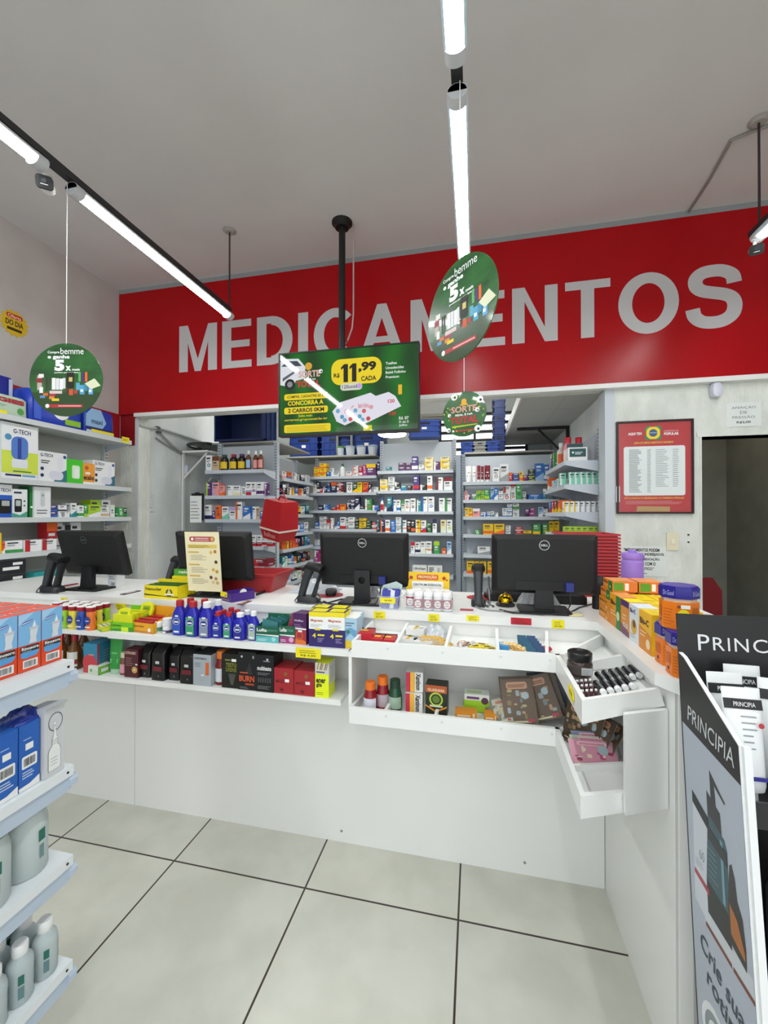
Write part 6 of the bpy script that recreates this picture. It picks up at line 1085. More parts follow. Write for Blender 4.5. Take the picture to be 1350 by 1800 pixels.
for i in range(3): booklet('pink booklet lying on the lower arm tray, %s of the pile' % ('front', 'middle', 'back')[i], .36 + .008 * i, 1.375 + .02 * i, ZB + .006 + .004 * i, -.8, 0, .05, .135, .072, 70 + i, ('c9909f', 'b9bdae', '8a93b0')[i], True, 'pink booklets')
# arm tray: jar, nail polishes, lip balms
j_ = E('cosmetic_jar', 'dark glass jar with black lid standing in the arm tray', 'jar', (.335, 1.465, ZT + .0045), 0)
q = MB().lathe([(.034, 0), (.038, .003), (.038, .04), (.034, .048), (.031, .05)], M('3a2c28', .2), n=26); q.lathe([(.0383, .008), (.0383, .038)], M('4a4240', .4), n=26, cap=False); q.P = frame((.012, -.0385, .01), (1, 0, 0), (0, 0, 1)); q.rect(-.016, 0, .016, .024, M('b9bcbb'), 4); q.lines(-.013, .003, .012, .02, 4, grey, 5, .3); P(q, 'body', j_)
P(MB().lathe([(.036, .05), (.0375, .053), (.0375, .072), (.034, .075), (.026, .075), (.024, .070), (.001, .069)], M('17181a', .3), n=26), 'lid', j_, 'black lid with sunken top')
def polish(label, x, y, z, rz, pitch):
    t = E('lipstick_tube', label, 'cosmetic', (x, y, z), rz, 'black tubes with white caps'); t.rotation_euler = (pitch, 0, rz); fr_ = frame((0, 0, 0), (1, 0, 0), (0, 0, 1))
    q = MB().lathe([(.0085, -.002), (.009, 0), (.009, -.048), (.008, -.05)][::-1], M('15161a', .25), n=14, fr=frame((0, 0, .009), (1, 0, 0), (0, 0, 1))); q.box(-.003, -.0, .0175, .003, .04, .0185, M('6d7276', .4)); P(q, 'barrel', t)
    P(MB().lathe([(.0088, .0), (.0092, .002), (.0092, .010), (.0075, .0125)], M('eceeef', .4), n=14, fr=frame((0, 0, .009), (1, 0, 0), (0, 0, 1))), 'cap', t, 'white round cap'); return t
b0 = None
for r_ in range(2):
    for i in range(6 if r_ == 0 else 5):
        x = (.362 if r_ else .385) + .0215 * i; y = (1.318 if r_ else 1.385) + .007 * i; lb = 'black tube with white cap, %s from left in the %s row of the arm tray' % (ORD[i], 'front' if r_ else 'back')
        loc = (x, y, ZT - .008 + .165 * (x - .292))
        if b0 is None: b0 = polish(lb, *loc, math.radians(8), .10)
        else: dup(b0, loc, None, lb)
q0 = None
for r_ in range(3):
    for i in range(5 if r_ < 2 else 4):
        x = .300 + .0125 * i + .005 * r_; y = 1.40 - .037 * r_; lb = 'small dark red stick with white tip, %s in %s row' % (ORD[i], ('back', 'middle', 'front')[r_]); loc = (x, y, ZT - .010 + .165 * (x - .292))
        if q0 is None:
            q0 = E('lip_balm', lb, 'cosmetic', loc, -.3, 'small dark red sticks'); P(MB().box(-.005, -.018, .0, .005, .012, .010, M('3a1016', .3)), 'barrel', q0); P(MB().box(-.0035, -.004, .010, .0035, .010, .0125, M('e6e6e4', .4)), 'tip', q0, 'white tip')
        else: dup(q0, loc, None, lb)
tg = MB(); tg.P = frame((.292 - .0145, 0, 0), (0, -1, 0), (0, 0, 1)); a = -1.27
tg.prism([(-.028 - 1.27 * 0, 0), (.02, -.006), (.034, .008), (.024, .03), (-.02, .034), (-.034, .018)], .001, .003, yel); tg.text('R$ 7,90', -.018, .01, .018, .02, M('6b6410'), .02, 10)
o = T(tg, 'price_tag', 'yellow jagged price tag on the side lip of the arm tray', 'tag', (0, 1.31, .96))
# goods on the worktop arm
def armx(px0, px1): A = atX(px0, 1100, .52); B = atX(px1, 1100, .52); return A.y, B.y                 # far and near ends along the arm edge
def armbox(label, px0, px1, h, d, col, fn, z=CZ + .0008, dx=0, dy=0, group='orange vitamin cartons', rz=-PI / 2):
    ya, yb = armx(px0, px1); w = ya - yb - .002; q = MB().box(-w / 2, -d / 2, 0, w / 2, d / 2, h, M(col, .45)).front(d); fn(q, w, h, d); return T(q, 'vitamin_carton', label, 'box', (.522 + dx + d / 2, (ya + yb) / 2 + dy, z), rz, group)
oy = M('f0c81a')
def bio(big=True, green=False):
    def f(q, w, h, d):
        q.poly([(-w / 2, 0), (w / 2, 0), (w / 2, h * .45), (-w / 2, h * .6)], M('e08a1f'), 1); q.text('Bio-C', -w * .4, h * .66, w * .3, h * .82, M('4a2a12'), .03, 2); q.lines(-w * .4, h * .36, w * .2, h * .55, 2, M('f3e3b0'), 2, .3); q.disc(w * .24, h * .22, min(w, h) * .16, M('f0dcb0'), 2)
        if green: q.rect(w * .12, 0, w / 2, h, M('2f7f3a'), 3); q.disc(w * .3, h * .4, h * .14, M('cfe3b0'), 4)
        q.top(h); q.rect(-w * .45, -d * .45, w * .45, d * .45, M('f0d21c') if not green else M('ee9a5a'), 1); q.lines(-w * .3, -d * .2, w * .3, d * .2, 3, M('d9a81c'), 2, .3)
        q.right(w); q.rect(-d * .45, h * .1, -d * .05, h * .9, M('5a9a2a') if green else oy, 1); q.rect(0, h * .15, d * .15, h * .85, paper, 1); q.rect(d * .2, h * .1, d * .45, h * .9, M('e07a3a'), 1)
    return f
armbox('tall yellow and orange carton in the arm row beside the orange jars', 1122, 1144, .123, .06, 'f0b81a', bio())
def wc(q, w, h, d): q.text('Bio-C', -w * .4, h * .78, w * .2, h * .9, M('3a4a7a'), .03); q.disc(0, h * .42, w * .3, M('e3b23a'), 1); q.disc(w * .05, h * .5, w * .16, M('6a4a3a'), 2); q.lines(-w * .4, h * .1, w * .3, h * .25, 3, grey, 1, .25)
armbox('tall white carton with yellow picture in the arm row', 1105, 1121.5, .123, .06, 'dfe4ea', wc)
def pu(q, w, h, d): q.rect(-w / 2, h * .82, w / 2, h, M('4a2f6a'), 1); q.poly([(-w / 2, 0), (w / 2, 0), (w / 2, h * .15), (-w / 2, h * .3)], M('7a4a6a'), 1); q.text('K2 D3', -w * .2, h * .22, w * .4, h * .36, paper, .03, 2); q.lines(-w * .3, h * .45, w * .3, h * .65, 2, M('f3dcb0'), 1, .3); q.top(h); q.rect(-w * .45, -d * .45, w * .45, d * .45, yel, 1)
armbox('orange carton with purple top edge on the worktop arm', 1090.5, 1104.5, .123, .06, 'e0923a', pu)
armbox('tall orange and green carton in the middle of the arm row', 1071, 1090, .123, .06, 'e8a01f', bio(True, True))
for i in range(2): armbox('low orange carton, %s one at the far end of the arm row' % ('bottom', 'second')[i], 1052.5, 1070.5, .0415, .10, 'e8941f', bio(), CZ + .0008 + .0425 * i, .0)
for k in range(2): armbox('orange and green carton on the third layer, %s one' % ('left', 'right')[k], 1053, 1070, .038, .09, 'ea7f2a', bio(True, True), CZ + .0865, .005 + .1 * k); 
for k in range(2): armbox('orange and green carton on the top layer, %s one' % ('left', 'right')[k], 1056, 1072, .04, .09, 'ea7f2a', bio(True, True), CZ + .1255, .008 + .095 * k)
for k, (dx, nm) in enumerate(((.062, 'second row'), (.125, 'third row'))):
    for i, (a, c_) in enumerate(((1071, 1090), (1090.5, 1104.5), (1105, 1121.5))): armbox('yellow carton in the %s behind the arm edge, %s' % (nm, ('far one', 'middle one', 'near one')[i]), a, c_, .117, .06, 'f0c61a', bio(), CZ + .0008, dx)
for k in range(5): 
    q = MB().box(-.03, -.04, 0, .03, .04, .117, M('f0c61a', .45)).front(.08); bio()(q, .06, .117, .08); T(q, 'vitamin_carton', 'yellow carton behind the octagonal jars, %s from the left' % ORD[k], 'box', (.735 + .063 * k, 1.42, CZ + .0008), 0, 'yellow cartons behind the jars')
def octo(label, x, y, z, rz):
    t = E('gummy_jar', label, 'jar', (x, y, z), rz, 'orange gummy jars'); r = .0465; oc = [(r * math.cos(PI / 8 + k * PI / 4), r * math.sin(PI / 8 + k * PI / 4)) for k in range(8)]; I = Matrix()
    q = MB().prism([(u * .96, v * .96) for u, v in oc], 0, .003, M('f09a3a', .3), I).prism(oc, .003, .074, M('ea7a14', .3), I).prism([(u * .9, v * .9) for u, v in oc], .074, .084, M('e3c9b0', .2), I)
    ap = r * math.cos(PI / 8)
    for k in range(8):
        a = k * PI / 4; q.P = frame((ap * math.cos(a), ap * math.sin(a), 0), (-math.sin(a), math.cos(a), 0), (0, 0, 1))
        if k % 3 == 0: q.disc(0, .034, .0165, M('efe01c', .4), 1, 1.35); q.lines(-.011, .027, .011, .043, 3, M('9a8a12'), 2, .35, .2); q.rect(-.006, .058, .015, .068, paper, 2); q.disc(-.011, .063, .004, M('7a4a3a'), 3)
        elif k % 3 == 1: q.poly(rr(.026, .03, .004, 3, 0, .045), M('c9640f'), 1); q.disc(0, .018, .005, M('4a1f5a'), 2); q.rect(-.014, .006, .012, .009, M('c9640f'), 1)
        else: q.lines(-.014, .012, .014, .06, 6, M('c9640f'), 1, .35)
    P(q, 'body', t)
    l_ = MB().prism([(u * 1.03, v * 1.03) for u, v in oc], .084, .113, M('231a86', .3), I).prism([(u * .96, v * .96) for u, v in oc], .113, .117, M('2a2192', .3), I)
    for k in (1, 3, 5, 7): a = k * PI / 4; l_.P = frame((ap * 1.03 * math.cos(a), ap * 1.03 * math.sin(a), 0), (-math.sin(a), math.cos(a), 0), (0, 0, 1)); l_.text('Dr.Good', -.014, .092, .014, .105, M('b9bce6'), 0, 1)
    P(l_, 'lid', t, 'dark blue octagonal lid'); return t
g0 = octo('orange octagonal gummy jar with blue lid, nearest bottom one', .552, 1.255, CZ + .0008, 0); dup(g0, (.560, 1.3445, CZ + .0008), .1, 'orange octagonal gummy jar with blue lid, farther bottom one'); dup(g0, (.553, 1.30, CZ + .1185), -.15, 'orange octagonal gummy jar with blue lid on top of the two others'); dup(g0, (.652, 1.28, CZ + .0008), .2, 'orange octagonal gummy jar hidden behind the display header')
vb = E('water_bottle', 'tall matt purple water bottle behind the orange cartons', 'bottle', (.668, 1.99, CZ + .0008)); vb.scale = (1.1, 1.1, .905); vm = M('9a78cf', .5)
P(MB().lathe([(.036, 0), (.039, .003), (.039, .245), (.038, .252), (.034, .258), (.034, .262)], vm, n=30), 'body', vb); P(MB().lathe([(.0365, .262), (.037, .264), (.037, .287), (.035, .291), (.015, .292), (.0145, .303), (.012, .305)], vm, n=30), 'lid', vb); P(MB().tube([(.036, 0, .282), (.041, 0, .278), (.041, 0, .258), (.038, 0, .252)], .0035, vm), 'carry_loop', vb)
# ================================================================ TELEVISION
TY = 2.781
A = atY(490, 765, TY); B = atY(737, 601, TY); tw, th_ = B.x - A.x, .61; zt_ = (atY(488, 621, TY).z + B.z) / 2; cx = (A.x + B.x) / 2; z0 = zt_ - th_
tv = E('television', 'wide television showing a green price advert, hanging from a ceiling pole', 'television', (cx, TY, z0))
P(MB().box(-tw / 2, .0, 0, tw / 2, .05, th_, black), 'housing', tv)
q = MB()
for a in ((-tw / 2, 0, tw / 2, .016), (-tw / 2, th_ - .01, tw / 2, th_), (-tw / 2, .016, -tw / 2 + .01, th_ - .01), (tw / 2 - .01, .016, tw / 2, th_ - .01)): q.box(a[0], -.006, a[1], a[2], 0, a[3], black)
P(q, 'bezel', tv)
def scr(h, e=.72):
    k = ('scr', h, e)
    if k not in _M:
        m = bpy.data.materials.new('screen_' + h); m.use_nodes = True; b = m.node_tree.nodes['Principled BSDF']; b.inputs['Base Color'].default_value = (.01, .01, .01, 1); b.inputs['Roughness'].default_value = .04; b.inputs['Emission Color'].default_value = lin(h); b.inputs['Emission Strength'].default_value = e; _M[k] = m
    return _M[k]
m = scr('0f6a1a'); nt = m.node_tree; n1_ = nt.nodes.new('ShaderNodeTexWave'); n1_.inputs['Scale'].default_value = 1.3; n1_.inputs['Distortion'].default_value = 6; cr = nt.nodes.new('ShaderNodeValToRGB'); cr.color_ramp.elements[0].color = lin('063f0a'); cr.color_ramp.elements[1].color = lin('0c6a12'); tcn = nt.nodes.new('ShaderNodeTexCoord'); nt.links.new(tcn.outputs['Object'], n1_.inputs[0]); nt.links.new(n1_.outputs['Fac'], cr.inputs[0]); nt.links.new(cr.outputs[0], nt.nodes['Principled BSDF'].inputs['Emission Color'])
q = MB(); q.P = frame((-tw / 2, -.001, 0), (1, 0, 0), (0, 0, 1)); w, h = tw, th_
q.rect(.01, .016, w - .01, h - .01, m, 0)
Y_, K_, W_ = scr('efd51a'), scr('1c1a10'), scr('eef0ee')
q.poly(rr(w * .355, h * .30, h * .11, 6, w * .57, h * .72), Y_, 1); q.text('R$', w * .41, h * .655, w * .452, h * .71, K_, .03); [q.poly([(w * x_ + w * a_, h * b_) for a_, b_ in ((.018, .60), (.05, .60), (.05, .81), (.022, .81), (.0, .775), (.0, .745), (.018, .765))], K_, 2) for x_ in (.462, .522)]; q.text(',99', w * .585, h * .70, w * .71, h * .82, K_, .05); q.text('CADA', w * .605, h * .60, w * .71, h * .655, K_, .03)
q.poly(rr(w * .155, h * .085, h * .04, 5, w * .535, h * .545), scr('d9ddc6'), 2); q.text('120unid', w * .47, h * .525, w * .575, h * .568, scr('5a4a8a'), .02, 3); q.disc(w * .592, h * .547, h * .03, scr('c9a0e0'), 3)
for i, s_ in enumerate(('Toalhas', 'Umedecidas', 'Bebê Fofinho', 'Premium')): q.text(s_, w * .775, h * (.765 - .052 * i), w * (.775 + (.075, .122, .135, .09)[i]), h * (.795 - .052 * i), W_, .02, 2)
q.poly(rr(w * .325, h * .075, .014, 4, w * .205, h * .468), Y_, 1); q.text('COMPRE, CADASTRE-SE E', w * .065, h * .448, w * .335, h * .485, K_, .02); q.text('CONCORRA A', w * .07, h * .365, w * .335, h * .42, Y_, .04)
q.poly(rr(w * .325, h * .08, .014, 4, w * .205, h * .305), Y_, 1); q.text('2 CARROS 0KM', w * .072, h * .28, w * .34, h * .33, K_, .035); q.text('Saiba mais:', w * .15, h * .225, w * .255, h * .255, Y_, .01); q.text('sortereal.grupototal.far.br', w * .045, h * .175, w * .365, h * .21, Y_, .01)
q.poly(rr(w * .345, h * .095, .012, 4, w * .215, h * .09), Y_, 1); q.lines(w * .06, h * .055, w * .37, h * .125, 4, scr('a99a1c'), 2, .3, .1)
# white car (plain), confetti, wipes packs
q.poly([(w * .012, h * .62), (w * .012, h * .9), (w * .06, h * .93), (w * .15, h * .92), (w * .20, h * .82), (w * .2, h * .68), (w * .13, h * .66), (w * .11, h * .58)], scr('dfe3e8'), 1); q.poly([(w * .02, h * .84), (w * .06, h * .9), (w * .14, h * .895), (w * .175, h * .83)], scr('3a4650'), 2); q.disc(w * .085, h * .62, h * .065, scr('16181a'), 2); q.disc(w * .085, h * .62, h * .035, scr('8d9094'), 3); q.poly([(w * .03, h * .7), (w * .12, h * .78), (w * .12, h * .75), (w * .03, h * .66)], scr('56616a'), 2)
q.text('SORTE', w * .15, h * .69, w * .31, h * .77, scr('d9b0a8'), .04, 4); q.text('REAL É NA', w * .19, h * .655, w * .28, h * .68, W_, .02, 4); q.text('TOTAL', w * .135, h * .575, w * .31, h * .65, scr('c9303a'), .05, 4); q.disc(w * .225, h * .82, h * .045, scr('d9a63a'), 4); q.disc(w * .315, h * .75, h * .025, W_, 5); q.disc(w * .32, h * .745, h * .01, K_, 6)
for dx, dy in ((0, 0), (w * .125, -h * .005)):
    q.poly([(w * .40 + dx, h * .27 + dy), (w * .455 + dx, h * .37 + dy), (w * .67 + dx, h * .46 + dy), (w * .715 + dx, h * .41 + dy), (w * .755 + dx, h * .29 + dy), (w * .49 + dx, h * .1 + dy), (w * .43 + dx, h * .15 + dy)], scr('e4e2ee'), 2 if dx == 0 else 4)
    for u, v, c_ in ((.44, .27, '6aa9c9'), (.47, .2, '4f9fc0'), (.5, .26, 'd0606a'), (.53, .17, 'c93a44'), (.55, .3, 'e0a0a8'), (.49, .16, '6aa9c9')): q.disc(w * u + dx, h * v + dy, h * .025, scr(c_), 3 if dx == 0 else 5)
q.text('120', w * .79, h * .33, w * .835, h * .37, scr('c92a34'), .03, 6); q.text('Bebê Fofinho', w * .585, h * .29, w * .66, h * .345, scr('d0506a'), .01, 6); q.text('120', w * .80, h * .19, w * .845, h * .23, scr('c92a34'), .03, 6); q.rect(w * .86, h * .42, w * .885, h * .53, scr('e8b81c'), 1); q.rect(w * .62, h * .02, w * .68, h * .09, scr('d9d01a'), 1)
q.text('Ed. 07', w * .865, h * .135, w * .93, h * .17, W_, .02); q.text('01 até 31', w * .865, h * .095, w * .93, h * .125, W_, .01); q.text('Julho', w * .865, h * .055, w * .92, h * .085, W_, .01)
P(q, 'screen', tv, 'green advert with yellow price bubble')
P(MB().box(-.12, .05, .12, .12, .09, .5, blackm), 'wall_plate', tv); xo = -.943 - cx
P(MB().lathe([(.024, .45), (.024, CE - z0 - .03)], black, (xo, .075, 0), 16), 'pole', tv); q = MB(); q.lathe([(.05, CE - z0 - .045), (.052, CE - z0 - .03), (.075, CE - z0 - .012), (.075, CE - z0 - .001)], black, (xo, .075, 0), 20); P(q, 'ceiling_mount', tv)
T(MB().tube([(-.87, 2.90, CE - .002), (-.87, 2.90, 2.98), (-.88, 2.90, 2.87), (-.915, 2.90, 2.78), (-.93, 2.888, 2.75)], .006, M('b9a9a4', .5)), 'cable', 'pale cable hanging beside the television pole', 'cable')

# ================================================================ HANGING PROMOTION DISCS
def leafgreen(name): return noisy(name, '14421a', '276a2b', 5, .22, stretch=(1, 1, 2.2), coat=.6)
lg = leafgreen('green_satin_print')
def promo(label, x, y, z, r, rz, ztop, group='round promotion discs'):
    t = E('promotion_disc', label, 'sign', (x, y, z), rz, group); q = MB(); q.P = frame((0, 0, 0), (1, 0, 0), (0, 0, 1)); q.prism(circ(r, 56), -.0015, .0015, lg); q.P = frame((0, -.0015, 0), (1, 0, 0), (0, 0, 1)); D_ = r
    q.poly([(D_ * .99 * math.cos(a), D_ * .99 * math.sin(a)) for a in [math.radians(200 + 140 * i / 20) for i in range(21)]], M('24431c', .25, coat=.5), 1)
    q.text('Compre', -D_ * .5, D_ * .70, -D_ * .18, D_ * .79, paper, .02); q.text('bemme', -D_ * .15, D_ * .70, D_ * .48, D_ * .87, paper, 0); q.text('e ganhe', -D_ * .5, D_ * .55, D_ * .1, D_ * .68, paper, .04); q.text('5', -D_ * .31, D_ * .24, -D_ * .04, D_ * .55, paper, .06); q.text('x', -D_ * .01, D_ * .25, D_ * .14, D_ * .38, paper, .05); q.text('mais', D_ * .17, D_ * .25, D_ * .38, D_ * .31, paper, .03); q.text('pontos por produto!', -D_ * .31, D_ * .17, D_ * .38, D_ * .22, paper, .03)
    for u, v, a, b, c_ in ((-.78, -.28, .13, .4, 'b9a9a4'), (-.8, -.08, .16, .12, '8a2a34'), (-.74, .06, .14, .1, 'e3dcd9'), (-.72, -.36, .1, .16, 'e6e6e6'), (-.56, -.3, .05, .36, '3a3430'), (-.49, -.3, .05, .36, '423a34'), (-.38, -.27, .1, .32, 'e9e9ea'), (-.27, -.27, .09, .31, 'dcdcde'), (-.17, -.27, .09, .30, 'e9e9ea'), (-.08, -.24, .07, .29, 'd6d6d8'), (.02, -.22, .2, .42, '15130f'), (.08, -.05, .1, .12, 'c9b46a'), (.34, -.05, .07, .26, '58a35a'), (.43, -.06, .07, .25, '4a2a6a'), (.52, -.05, .07, .26, 'd9602a'), (.28, -.28, .1, .2, '5aa0bc'), (.38, -.40, .13, .26, '4a9ac0'), (.5, -.3, .1, .2, '3a7fa0'), (.62, -.40, .12, .24, '5a9fd6'), (.4, -.33, .07, .07, 'e3eef0'), (.63, -.34, .07, .07, 'e3eef0'), (.0, -.36, .07, .14, '5a2a2a'), (.09, -.42, .11, .16, 'c9502a'), (.22, -.38, .1, .1, 'a83a3a'), (-.44, -.38, .34, .08, 'd9c0c0'), (-.44, -.44, .16, .06, 'b0304a'), (-.62, -.44, .14, .08, 'c9642a'), (-.7, -.5, .14, .07, '5a8ac0'), (-.45, -.53, .14, .08, 'd9862a'), (-.38, -.58, .2, .07, 'e3c02a')): q.rect(D_ * u, D_ * v, D_ * (u + a), D_ * (v + b), M(c_, .4), 2)
    q.poly([(D_ * .52, -D_ * .1), (D_ * .78, D_ * .04), (D_ * .95, -D_ * .16), (D_ * .68, -D_ * .26)], M('d6d9b9', .4), 2)
    q.rect(-D_ * .5, -D_ * .76, D_ * .46, -D_ * .67, M('a82a2c', .4), 2); q.disc(-D_ * .5, -D_ * .715, D_ * .055, paper, 3); q.lines(-D_ * .2, -D_ * .73, D_ * .42, -D_ * .70, 1, M('e3b0b0'), 3, 1, 0)
    P(q, 'printed_disc', t); P(MB().tube([(0, 0, r - .006), (0, 0, ztop - z)], .0018, paper, 6), 'string', t); return t
promo('round green promotion disc hanging at the left by the diaper packs', -1.83, 1.53, 2.118, .168, YAW, 3.03)
promo('large round green promotion disc turned sideways in front of the red sign', -.05, 1.468, 2.222, .178, math.radians(-46), 3.03)
t = E('promotion_disc', 'small round green disc with footballs below the sign', 'sign', (-.06, 2.375, 2.07), math.radians(-18), 'round promotion discs'); D_ = .128
q = MB(); q.P = frame((0, 0, 0), (1, 0, 0), (0, 0, 1)); q.prism(circ(D_, 48), -.0015, .0015, lg); q.P = frame((0, -.0015, 0), (1, 0, 0), (0, 0, 1)); rdm = M('a8282a', .4)
q.text('SORTE', -D_ * .6, D_ * .08, D_ * .58, D_ * .36, M('cf9a86', .4), .03); q.text('REAL É NA', -D_ * .4, -D_ * .07, D_ * .4, D_ * .04, paper, .03); q.text('TOTAL', -D_ * .65, -D_ * .42, D_ * .65, -D_ * .1, rdm, .06); q.disc(0, D_ * .56, D_ * .12, M('d9a62a', .4), 2); q.poly([(-D_ * .2, D_ * .38), (D_ * .2, D_ * .38), (D_ * .06, D_ * .55), (-D_ * .06, D_ * .55)], M('d9a62a', .4), 1); q.poly([(-D_ * .55, -D_ * .58), (D_ * .6, -D_ * .52), (D_ * .6, -D_ * .48), (-D_ * .55, -D_ * .5)], M('b9c22a', .4), 2); q.rect(-D_ * .5, -D_ * .76, D_ * .5, -D_ * .69, rdm, 2); q.disc(-D_ * .5, -D_ * .725, D_ * .05, paper, 3)
for u, v, r_ in ((-.45, .8, .15), (.72, .55, .15), (.6, .12, .1), (-.68, 0, .08), (.62, -.7, .15), (-.72, -.66, .1)): q.disc(D_ * u, D_ * v, D_ * r_, paper, 2); q.disc(D_ * (u + .03), D_ * (v - .02), D_ * r_ * .4, ink, 3, 1, 6)
for i in range(22):
    a = rnd.random() * 6.28; k = rnd.uniform(.7, .95); q.disc(D_ * k * math.cos(a), D_ * k * math.sin(a), D_ * .03, M(('e8d92a', '9fd63a')[i % 2]), 2, 1, 6)
P(q, 'printed_disc', t); P(MB().tube([(0, 0, D_ - .006), (0, 0, 3.04 - 2.07)], .0015, paper, 6), 'string', t)

# ================================================================ DIAPER PACKS ON THE LEFT WALL RACK
def pkg(label, py0, py1, h, dep, x, z, col, fn, rz=PI / 2, lean=0):
    w = py1 - py0; q = MB(); q.loft([((0, 0, 0), (w * .48, 0, 0), (0, dep * .46, 0)), ((0, 0, h * .06), (w * .5, 0, 0), (0, dep * .5, 0)), ((0, 0, h * .5), (w * .49, 0, 0), (0, dep * .51, 0)), ((0, 0, h * .9), (w * .5, 0, 0), (0, dep * .46, 0)), ((0, 0, h), (w * .46, 0, 0), (0, dep * .36, 0))], M(col, .3), 24, 7)
    q.P = frame((0, -dep * .515, 0), (1, 0, 0), (0, 0, 1)); fn(q, w, h)
    o = T(q, 'diaper_pack', label, 'pack', (x, (py0 + py1) / 2, z), rz, 'diaper packs on the top shelf'); o.rotation_euler = (lean, 0, rz); return o
yy = lambda px: atX(px, 700, -2.99).y
ztp = ZS[0] + .001
def dg(q, w, h): q.text('HUGGIES', -w * .45, h * .62, w * .42, h * .84, M('b01f34'), .05, 1); q.lines(-w * .4, h * .4, w * .2, h * .54, 2, M('7a9a8a'), 1, .4); q.disc(w * .36, h * .3, h * .16, M('4f9a4a'), 1); q.rect(-w * .3, h * .02, w * .15, h * .2, yel, 2)
pkg('pale green wipes pack with red lettering on the top left shelf', yy(-70), yy(52), .135, .12, -3.055, ztp, 'b9d0b9', dg)
pkg('dark blue diaper pack with white side stripe behind the wipes pack', yy(0), yy(58), .30, .10, -3.20, ztp, '1c2f8f', lambda q, w, h: (q.rect(w * .3, h * .1, w * .42, h * .95, M('b9c6dc'), 1), q.rect(-w * .48, h * .1, -w * .38, h * .95, M('b9c6dc'), 1)))
pkg('large royal blue diaper pack lying behind the left promotion disc', yy(54), yy(152), .235, .2, -3.11, ztp, '1f3fb5', lambda q, w, h: (q.rect(-w * .42, h * .1, -w * .3, h * .9, M('3f62cc'), 1), q.disc(w * .05, h * .5, h * .28, paper, 1), q.rect(w * .12, h * .1, w * .42, h * .28, M('8fc22a'), 2)))
pkg('light blue diaper pack with slanted lettering at the far end', yy(153), yy(206), .21, .18, -3.10, ztp, '1f3fa8', lambda q, w, h: (q.poly([(-w * .48, h * .25), (w * .05, h * .25), (w * .18, h * .5), (0, h * .97), (-w * .3, h * .97), (-w * .48, h * .7)], M('8fb9dc'), 1), q.text('maxi', -w * .3, h * .4, w * .05, h * .58, nav, .02, 2), q.rect(-w * .46, h * .14, w * .4, h * .26, M('2a1f6a'), 2), q.rect(-w * .46, .0, w * .44, h * .14, M('b9d0dc'), 2), q.rect(-w * .3, h * .08, w * .44, h * .18, yel, 3)))
def xtag(px0, px1, py0, py1, X, label):
    A = atX(px0, py1, X); B = atX(px1, py0, X); w, h = B.y - A.y, B.z - A.z; q = MB().box(-w / 2, -.001, 0, w / 2, 0, h, yel).front(.002); q.lines(-w * .4, h * .3, w * .4, h * .8, 2, M('6b6410'), 1, .3); T(q, 'price_tag', label, 'tag', (X + .001, (A.y + B.y) / 2, A.z), PI / 2, 'price tags on the left wall rack')
xtag(214, 227, 770, 777, -2.963, 'small yellow price tag at the far end of the top left shelf edge')

# ================================================================ GOODS ON THE NEAR GONDOLA
G = 'goods on the near shelf end'
def rino(label, y, x, dup_=None):
    w, d, h = .056, .056, .150; q = MB().box(-w / 2, -d / 2, 0, w / 2, d / 2, h, M('e04a20', .4)).front(d)
    q.rect(-w / 2, h * .45, w / 2, h, M('7fb9e6'), 1); q.poly([(-w / 2, h * .98), (w * .2, h), (-w / 2, h * .8)], M('a9d3f2'), 2); q.rect(-w * .40, h * .33, w * .42, h * .43, M('26252a'), 2); q.text('Rinosoro', -w * .36, h * .365, w * .40, h * .42, paper, .03, 3); q.lines(-w * .34, h * .335, w * .2, h * .36, 1, M('8a8a8a'), 3, .6)
    q.poly([(-w * .40, h * .33), (-w * .40, h * .25), (-w * .2, h * .22), (w * .3, h * .24), (w * .42, h * .30), (w * .42, h * .33)], M('5a9fd9'), 2); q.rect(-w * .3, h * .05, w * .36, h * .19, paper, 2); q.bars(-w * .24, h * .07, w * .3, h * .17, 13, M('3a3a3f'))
    q.poly([(w * x_, h * y_) for x_, y_ in ((-.04, .47), (.3, .47), (.27, .56), (.32, .63), (.36, .70), (.0, .70), (-.0, .63), (.02, .56))], M('d9dee3'), 3); q.poly([(w * .0, h * .70), (w * .36, h * .70), (w * .42, h * .745), (-w * .06, h * .745)], M('c3cad2'), 3); q.poly([(w * .1, h * .745), (w * .28, h * .745), (w * .2, h * .86)], M('e9edf0'), 3)
    q.poly([(-w * .34, h * .80), (w * .12, h * .845), (w * .12, h * .88), (-w * .34, h * .85)], M('3f4fa8'), 3); q.poly([(-w * .34, h * .815), (w * .12, h * .855), (w * .12, h * .865), (-w * .34, h * .835)], M('dfe6f5'), 4)
    q.top(h); q.rect(-w * .4, -d * .05, w * .4, d * .22, paper, 1); q.rect(-w * .36, -d * .0, w * .36, d * .17, M('2a282c'), 2); q.left(w); q.rect(-d / 2, h * .45, d / 2, h, M('7fb9e6'), 1); q.right(w); q.rect(-d / 2, h * .45, d / 2, h, M('7fb9e6'), 1)
    return T(q, 'nasal_spray_box', label, 'box', (x, y, ZG[0] + .001), PI / 2, 'blue and orange nasal spray boxes')
r0 = None
for c_ in range(4):
    for k in range(5):
        y = .914 - .0585 * k; x = -1.1445 - .0285 - .058 * c_ + .008
        lb = 'blue and orange nasal spray box, %s column from edge, %s from far end' % (ORD[c_], ORD[k])
        if r0 is None: r0 = rino(lb, y, x)
        else: dup(r0, (x, y, ZG[0] + .001), None, lb)
